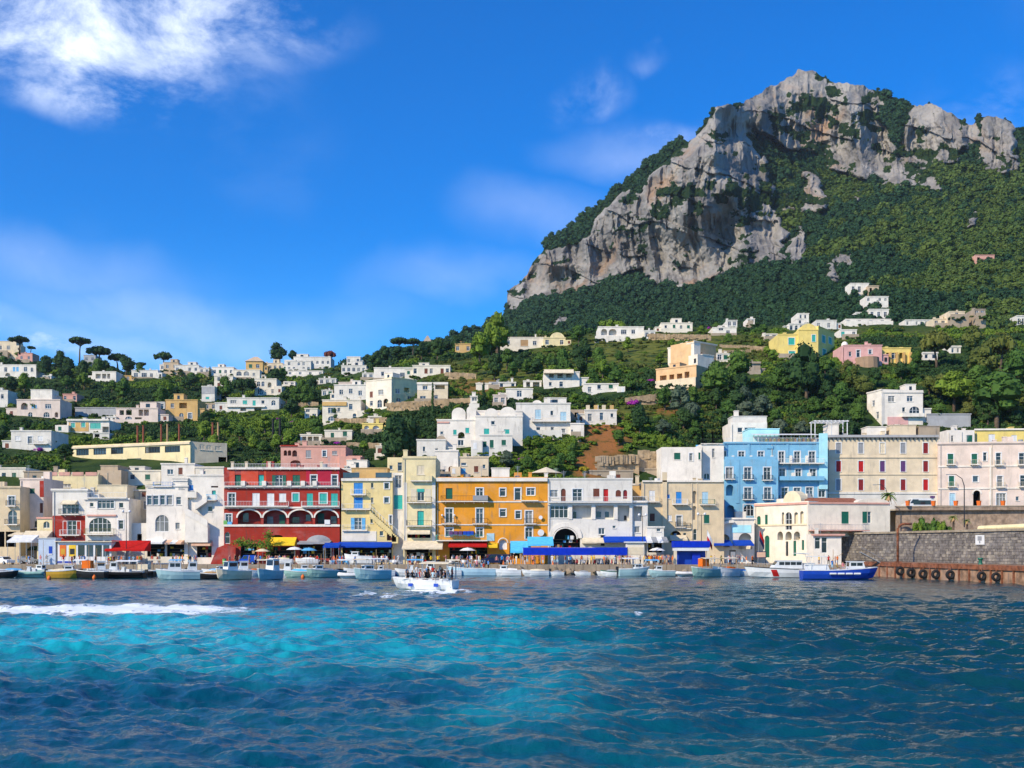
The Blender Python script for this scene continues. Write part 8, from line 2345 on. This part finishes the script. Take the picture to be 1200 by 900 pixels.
# vine on the red building
Yq = 194.2; rt = T('climbing_vine', 'green climbing vine over the entrance of the red building', 'vine', 298, Yq)
mb = MB(); mb.tube([(2.6, 0, 0), (2.5, 0, 3), (1.2, 0, 4.2), (-2.5, 0, 4.0)], [.09, .07, .06, .03], 6); mb.tube([(2.5, 0, 3), (2.9, 0, 5.4)], .05, 5); mb.build('stem', BARK, rt)
def leafspray(spots, m, seed, sz=.16):
    q = random.Random(seed); mb = MB()
    for (x, y_, z, rx, rz, n) in spots:
        for _ in range(n):
            p = Vector((x + q.gauss(0, rx * .5), y_ + q.gauss(0, .35), z + q.gauss(0, rz * .5))); nn = Vector((q.gauss(0, .7), -1 + q.gauss(0, .6), q.gauss(.3, .6))).normalized()
            t1 = nn.cross(Vector((q.gauss(0, 1), q.gauss(0, 1), q.gauss(0, 1)))).normalized(); t2 = nn.cross(t1); s_ = sz * q.uniform(.6, 1.3)
            mb.face([p - t1 * s_, p + t2 * s_ * .8, p + t1 * s_, p - t2 * s_ * .8])
    return mb.mesh('foliage', m)
link('foliage', leafspray([(-2.6, -.3, 4.0, 1.2, .8, 160), (-.8, -.3, 3.8, 1.2, .7, 150), (1.2, -.3, 3.6, 1.1, .9, 160), (2.6, -.3, 3.6, .8, 1.9, 230), (2.8, -.3, 5.2, .7, .9, 120), (2.4, -.3, 2.0, .6, 1.2, 100)], LF['light'], 5), rt)
# cones, bin, posts, flags
for px, lb in ((590, 'orange traffic cone right of the navy van'), (556, 'orange traffic cone left of the navy van'), (625, 'orange traffic cone by the end of the boulders'), (648, 'orange traffic cone under the blue banner')):
    Yq = 185.4; mb = MB(); mb.loft([[(q * math.cos(6.283 * k / 8), q * math.sin(6.283 * k / 8), z) for k in range(8)] for q, z in ((.24, 0), (.2, .05), (.05, .75))]); mb.box(-.28, .28, -.28, .28, -.02, .03); tag(mb.build('traffic_cone', PT['orange'], None, (xw(px, Yq), Yq, QZ + .02)), lb, 'cone', 'traffic cones on the quay')
r = T('litter_bin', 'small green litter bin at the foot of the red building', 'bin', 263, 188); MB().loft([[(q * math.cos(6.283 * k / 10), q * math.sin(6.283 * k / 10), z) for k in range(10)] for q, z in ((.3, 0), (.36, 1.0))]).build('body', PT['ltgreen'], r); MB().loft([[(q * math.cos(6.283 * k / 10), q * math.sin(6.283 * k / 10), z) for k in range(10)] for q, z in ((.39, 1.0), (.2, 1.15))]).build('lid', PT['green'], r)
def lamp(label, px, Yq, pyt, z=QZ, globes=2):
    r = T('street_lamp', label, 'street lamp', px, Yq, 0, 'lamps on the quay', z); h_ = zw(pyt, Yq) - z
    MB().tube([(0, 0, 0), (0, 0, h_)], [.08, .05], 8).build('pole', METAL, r); mb = MB(); mb.tube([(-.6, 0, h_ - .1), (0, 0, h_ - .2), (.6, 0, h_ - .1)], .03, 5); mb.build('arm', METAL, r)
    for x in (-.6, .6)[:globes]: mb = MB(); mb.ball((x, 0, h_ + .12), .24, .24, .24); mb.build('globe', PT['white'], r, smooth=True)
lamp('two globed lamp before the white loggia building', 753, 190, 604); lamp('two globed lamp before the beige stone row', 822, 190, 603); lamp('two globed lamp before the white house with the arched window', 148, 190, 600)
for px, lb, cs in ((827, 'red and white flag on a leaning staff beside the blue topped kiosk', ('white', 'red')), (888, 'red white and blue flag at the left corner of the cream villa', ('red', 'navy'))):
    Yq = 187; r = T('flag', lb, 'flag', px, Yq); MB().tube([(0, 0, 0), (.3, 0, 6.2)], .035, 6).build('staff', STEEL, r)
    mb = MB()
    for j in range(2):
        for i in range(4):
            mb.face([(.3 + .22 * i, -.1 * math.sin(i), 6.1 - .45 * i - j * .9), (.3 + .22 * (i + 1), -.1 * math.sin(i + 1), 6.1 - .45 * (i + 1) - j * .9), (.25 + .22 * (i + 1), -.1 * math.sin(i + 1), 5.2 - .45 * (i + 1) - j * .9), (.25 + .22 * i, -.1 * math.sin(i), 5.2 - .45 * i - j * .9)], j)
    mb.build('cloth', [CL[cs[0]], CL[cs[1]]], r)
r = T('notice_sign', 'dark framed notice sign on legs in front of the cream villa', 'sign', 892, 187); MB().box(-.9, .9, 0, .1, 1.2, 2.4).build('board', PT['navy'], r); MB().box(-.75, .75, -.03, -.002, 1.35, 2.25).build('print', PT['peachcloth'], r); mb = MB(); mb.box(-.8, -.7, .02, .1, 0, 1.2); mb.box(.7, .8, .02, .1, 0, 1.2); mb.build('leg', METAL, r)
r = T('speaker_box', 'tall dark cabinet standing under the blue boathouse awnings', 'cabinet', 859, 190); MB().box(-.5, .5, 0, .8, 0, 2.6).build('body', PT['dark'], r); MB().box(-.42, .42, -.04, -.002, .3, 2.3).build('front_panel', PT['grey'], r)
yb = boat('white motor yacht standing ashore before the yellow house with blue shutters', 421, 680, 178, 4.4, 'hullwhite', ('cuddy',), H=.9, group='boats ashore'); yb.location = (xw(421, 186.4), 186.4, QZ + .35)
for px, Yq, lb, c_ in ((330, 185.6, 'low cream boat cover heaped on the quay before the red building', 'cream'), (360, 185.8, 'pale boat under cover on the quay, right of the heaped cover', 'white')):
    yb = boat(lb, px, 680, 182, 3.6, 'hullwhite', ('cover:' + c_,), H=.5, group='boats ashore'); yb.location = (xw(px, Yq), Yq, QZ + .3)
# davit, tyres, gangplank on the right pier
Yq = 176; r = T('davit', 'tall rusty curved pipe standing at the corner of the landing ledge', 'pipe', 1052, Yq, 0, None, 2.33); zt_ = zw(614, Yq) - 2.33
mb = MB(); mb.tube([(0, 0, 0), (0, 0, zt_ - 1.1)] + [(1.1 - 1.1 * math.cos(a), 0, zt_ - 1.1 + 1.1 * math.sin(a)) for a in (.3, .6, .9, 1.2, 1.57)] + [(2.3, 0, zt_)], .2, 8); mb.build('pipe', RUST, r, smooth=True); MB().box(-.4, .4, -.4, .4, 0, .15).build('foot', RUST, r)
for k, (px, py) in enumerate(((1059, 669), (1072, 671), (1086, 672.5), (1101, 673), (1118, 673.5), (1155, 675), (1172, 676))):
    dx = (px - 600) / F; s_ = (dx * q_far.y - q_far.x) / (ld.x - dx * ld.y); p = q_far + ld * s_; rr = 5.6 * p.y / F
    r = thing('tyre_fender', f"black tyre hung on the landing ledge, {['nearest to the pipe', 'second from the pipe', 'third from the pipe', 'fourth from the pipe', 'fifth from the pipe', 'first beyond the gap', 'nearest to the right edge'][k]}", 'tyre', (p.x - .55, p.y, zw(py, p.y)), 0, 'tyre fenders on the landing ledge')
    mb = MB(); n = 16; Rg = []
    for i in range(n):
        a = 6.283 * i / n; Rg.append([((rr * .68 + rr * .32 * math.cos(b)) * math.cos(a), rr * .42 * math.sin(b), (rr * .68 + rr * .32 * math.cos(b)) * math.sin(a)) for b in [6.283 * j / 8 for j in range(8)]])
    Rg.append(Rg[0]); mb.loft(Rg, cap=False); mb.build('tyre', TYRE, r, smooth=True); MB().tube([(0, .1, rr * .9), (.3, .3, rr * 2.0)], .05, 5).build('chain', RUST, r)
r = T('gangplank', 'grey sloping gangplank leaning at the corner of the pier', 'gangplank', 1024, 174, 0, None, .8); mb = MB(); mb.loft([[(-2.2, -.4, 3.1), (-2.2, .4, 3.1), (-2.2, .4, 3.25), (-2.2, -.4, 3.25)], [(1.8, -.4, 1.0), (1.8, .4, 1.0), (1.8, .4, 1.15), (1.8, -.4, 1.15)]]); mb.build('plank', PT['grey'], r); mb = MB(); mb.tube([(-2.2, -.4, 4.0), (1.8, -.4, 1.9)], .03, 5); mb.build('handrail', STEEL, r)
o = MB().loft([[(q * math.cos(6.283 * k / 10), q * math.sin(6.283 * k / 10), z) for k in range(10)] for q, z in ((.34, 0), (.24, .25), (.24, .6), (.4, .75), (.3, .95))]).build('bollard', PT['green'], None, (xw(1149, 150), 150, 2.42)); tag(o, 'dark green mooring bollard on the ledge under the white notice', 'bollard')
# upper terrace: lamp, palm, shrubs, pots, pale tube rail
def curved_lamp(label, px, Yq, pyt, pyb, px2):
    z = zw(pyb, Yq); r = T('street_lamp', label, 'street lamp', px, Yq, 0, 'curved street lamps', z); h_ = zw(pyt, Yq) - z; dx = xw(px2, Yq) - xw(px, Yq)
    mb = MB(); mb.tube([(0, 0, 0), (0, 0, h_ * .78), (dx * .15, 0, h_ * .92), (dx * .55, 0, h_), (dx, 0, h_)], [.11, .09, .07, .06, .05], 7); mb.build('pole', METAL, r); MB().box(dx - .5, dx + .25, -.14, .14, h_ - .1, h_ + .05).build('lamp_head', PT['grey'], r)
curved_lamp('tall curved street lamp before the ornate cream block', 1130, 200, 556, 618, 1112)
curved_lamp('street lamp with a short arm above the cream villa', 1040, 215, 568, 622, 1026)
def palm(label, px, Yq, pyt, pyb, rpx):
    z = zw(pyb, Yq); r = T('palm_tree', label, 'palm tree', px, Yq, 0, None, z); h_ = zw(pyt, Yq) - z; rr = rpx * Yq / F
    MB().tube([(0, 0, -.5), (.05, 0, h_ * .5), (0, 0, h_)], [.26, .2, .2], 8).build('trunk', BARK, r)
    q = random.Random(3); mb = MB()
    for i in range(34):
        a = q.random() * 6.28; up = q.uniform(-.5, 1.0); pv = None
        for j in range(7):
            t_ = j / 6; rad_ = rr * t_ * (1 - .15 * up); zz_ = h_ + rr * (up * t_ * 1.1 - t_ * t_ * .9)
            c_ = Vector((math.cos(a) * rad_, math.sin(a) * rad_, zz_)); sd_ = Vector((-math.sin(a), math.cos(a), 0)) * rr * .13 * math.sin(math.pi * min(.97, t_ + .12))
            cur = (c_ - sd_ - Vector((0, 0, rr * .06)), c_, c_ + sd_ - Vector((0, 0, rr * .06)))
            if pv: mb.face([pv[0], pv[1], cur[1], cur[0]], 0 if up > -.1 else 1); mb.face([pv[1], pv[2], cur[2], cur[1]], 0 if up > -.1 else 1)
            pv = cur
    mb.build('crown', [LF['palm'], PT['tanw']], r)
palm('green and tan palm tree rising beside the cream villa roof', 1041, 212, 580, 622, 10)
palm('left of two spiky yuccas on the terrace under the curved lamp', 1117, 203, 606, 620, 6); palm('right of two spiky yuccas on the terrace under the curved lamp', 1133, 202, 610, 620, 5)
for px, r_, lf, lb in ((1076, 9, 'light', 'low yellow green shrub, leftmost of the terrace shrubs'), (1088, 11, 'mid', 'rounded green shrub, largest of the terrace shrubs'), (1101, 10, 'light', 'bright green shrub right of the largest terrace shrub'), (1112, 6, 'mid', 'small shrub between terrace shrubs and yuccas')):
    tree(px, 615, r_, 'low', lf, lb, 'shrubs on the terrace', 'shrub', 'bush', Y=206, tall=2.3, pos=Vector((xw(px, 206), 206, TZ)))
for k, px in enumerate((1065, 1095, 1121, 1148, 1176)):
    o = MB().loft([[(q * math.cos(6.283 * i / 8), q * math.sin(6.283 * i / 8), z) for i in range(8)] for q, z in ((.4, 0), (.5, .9), (.55, 1.0))]).build('red_pot', PT['orange'], None, (xw(px, 217.6), 218.2 - .09 * k, RZ + .97)); tag(o, f"terracotta red pot on the upper road wall, {['left of the bus', 'right of the bus', 'left of the curved lamp', 'before the arched doorway', 'nearest to the right edge'][k]}", 'pot', 'red pots on the upper wall')
r = thing('tube_rail', 'long pale yellow tube lying along the top of the harbour wall', 'tube', (xw(1148, 165), 165, TZ + .5)); MB().tube([(0, 0, 0), (6, -18, .3), (9, -40, .5)], .45, 8).build('tube', PL['pale'], r)
r = thing('pavement_clutter', 'stack of pale crates beside the long white kiosk', 'crates', (xw(133, 188), 188, QZ + .003)); MB().box(0, .8, 0, .6, 0, .5).build('crate', PT['cream'], r); MB().box(.1, .85, .05, .6, .502, .95).build('crate', PT['tanw'], r)
# wood of the grey tarp roofs behind the waterfront
# ------------------------------------------------------------------ thin sea haze
hm = bpy.data.materials.new('haze'); hm.use_nodes = True
t = NT(hm.node_tree); t.n.remove(t.n['Principled BSDF']); pv = t.add('ShaderNodeVolumePrincipled')
pv.inputs['Color'].default_value = (.80, .90, 1.0, 1); pv.inputs['Density'].default_value = .00005; pv.inputs['Anisotropy'].default_value = .2
t.l.new(pv.outputs[0], t.n['Material Output'].inputs['Volume'])
hz_ = MB().box(-2500, 2500, -900, 2600, -3, 640).build('haze', hm); tag(hz_, kind='stuff')
sc.cycles.volume_bounces = 0
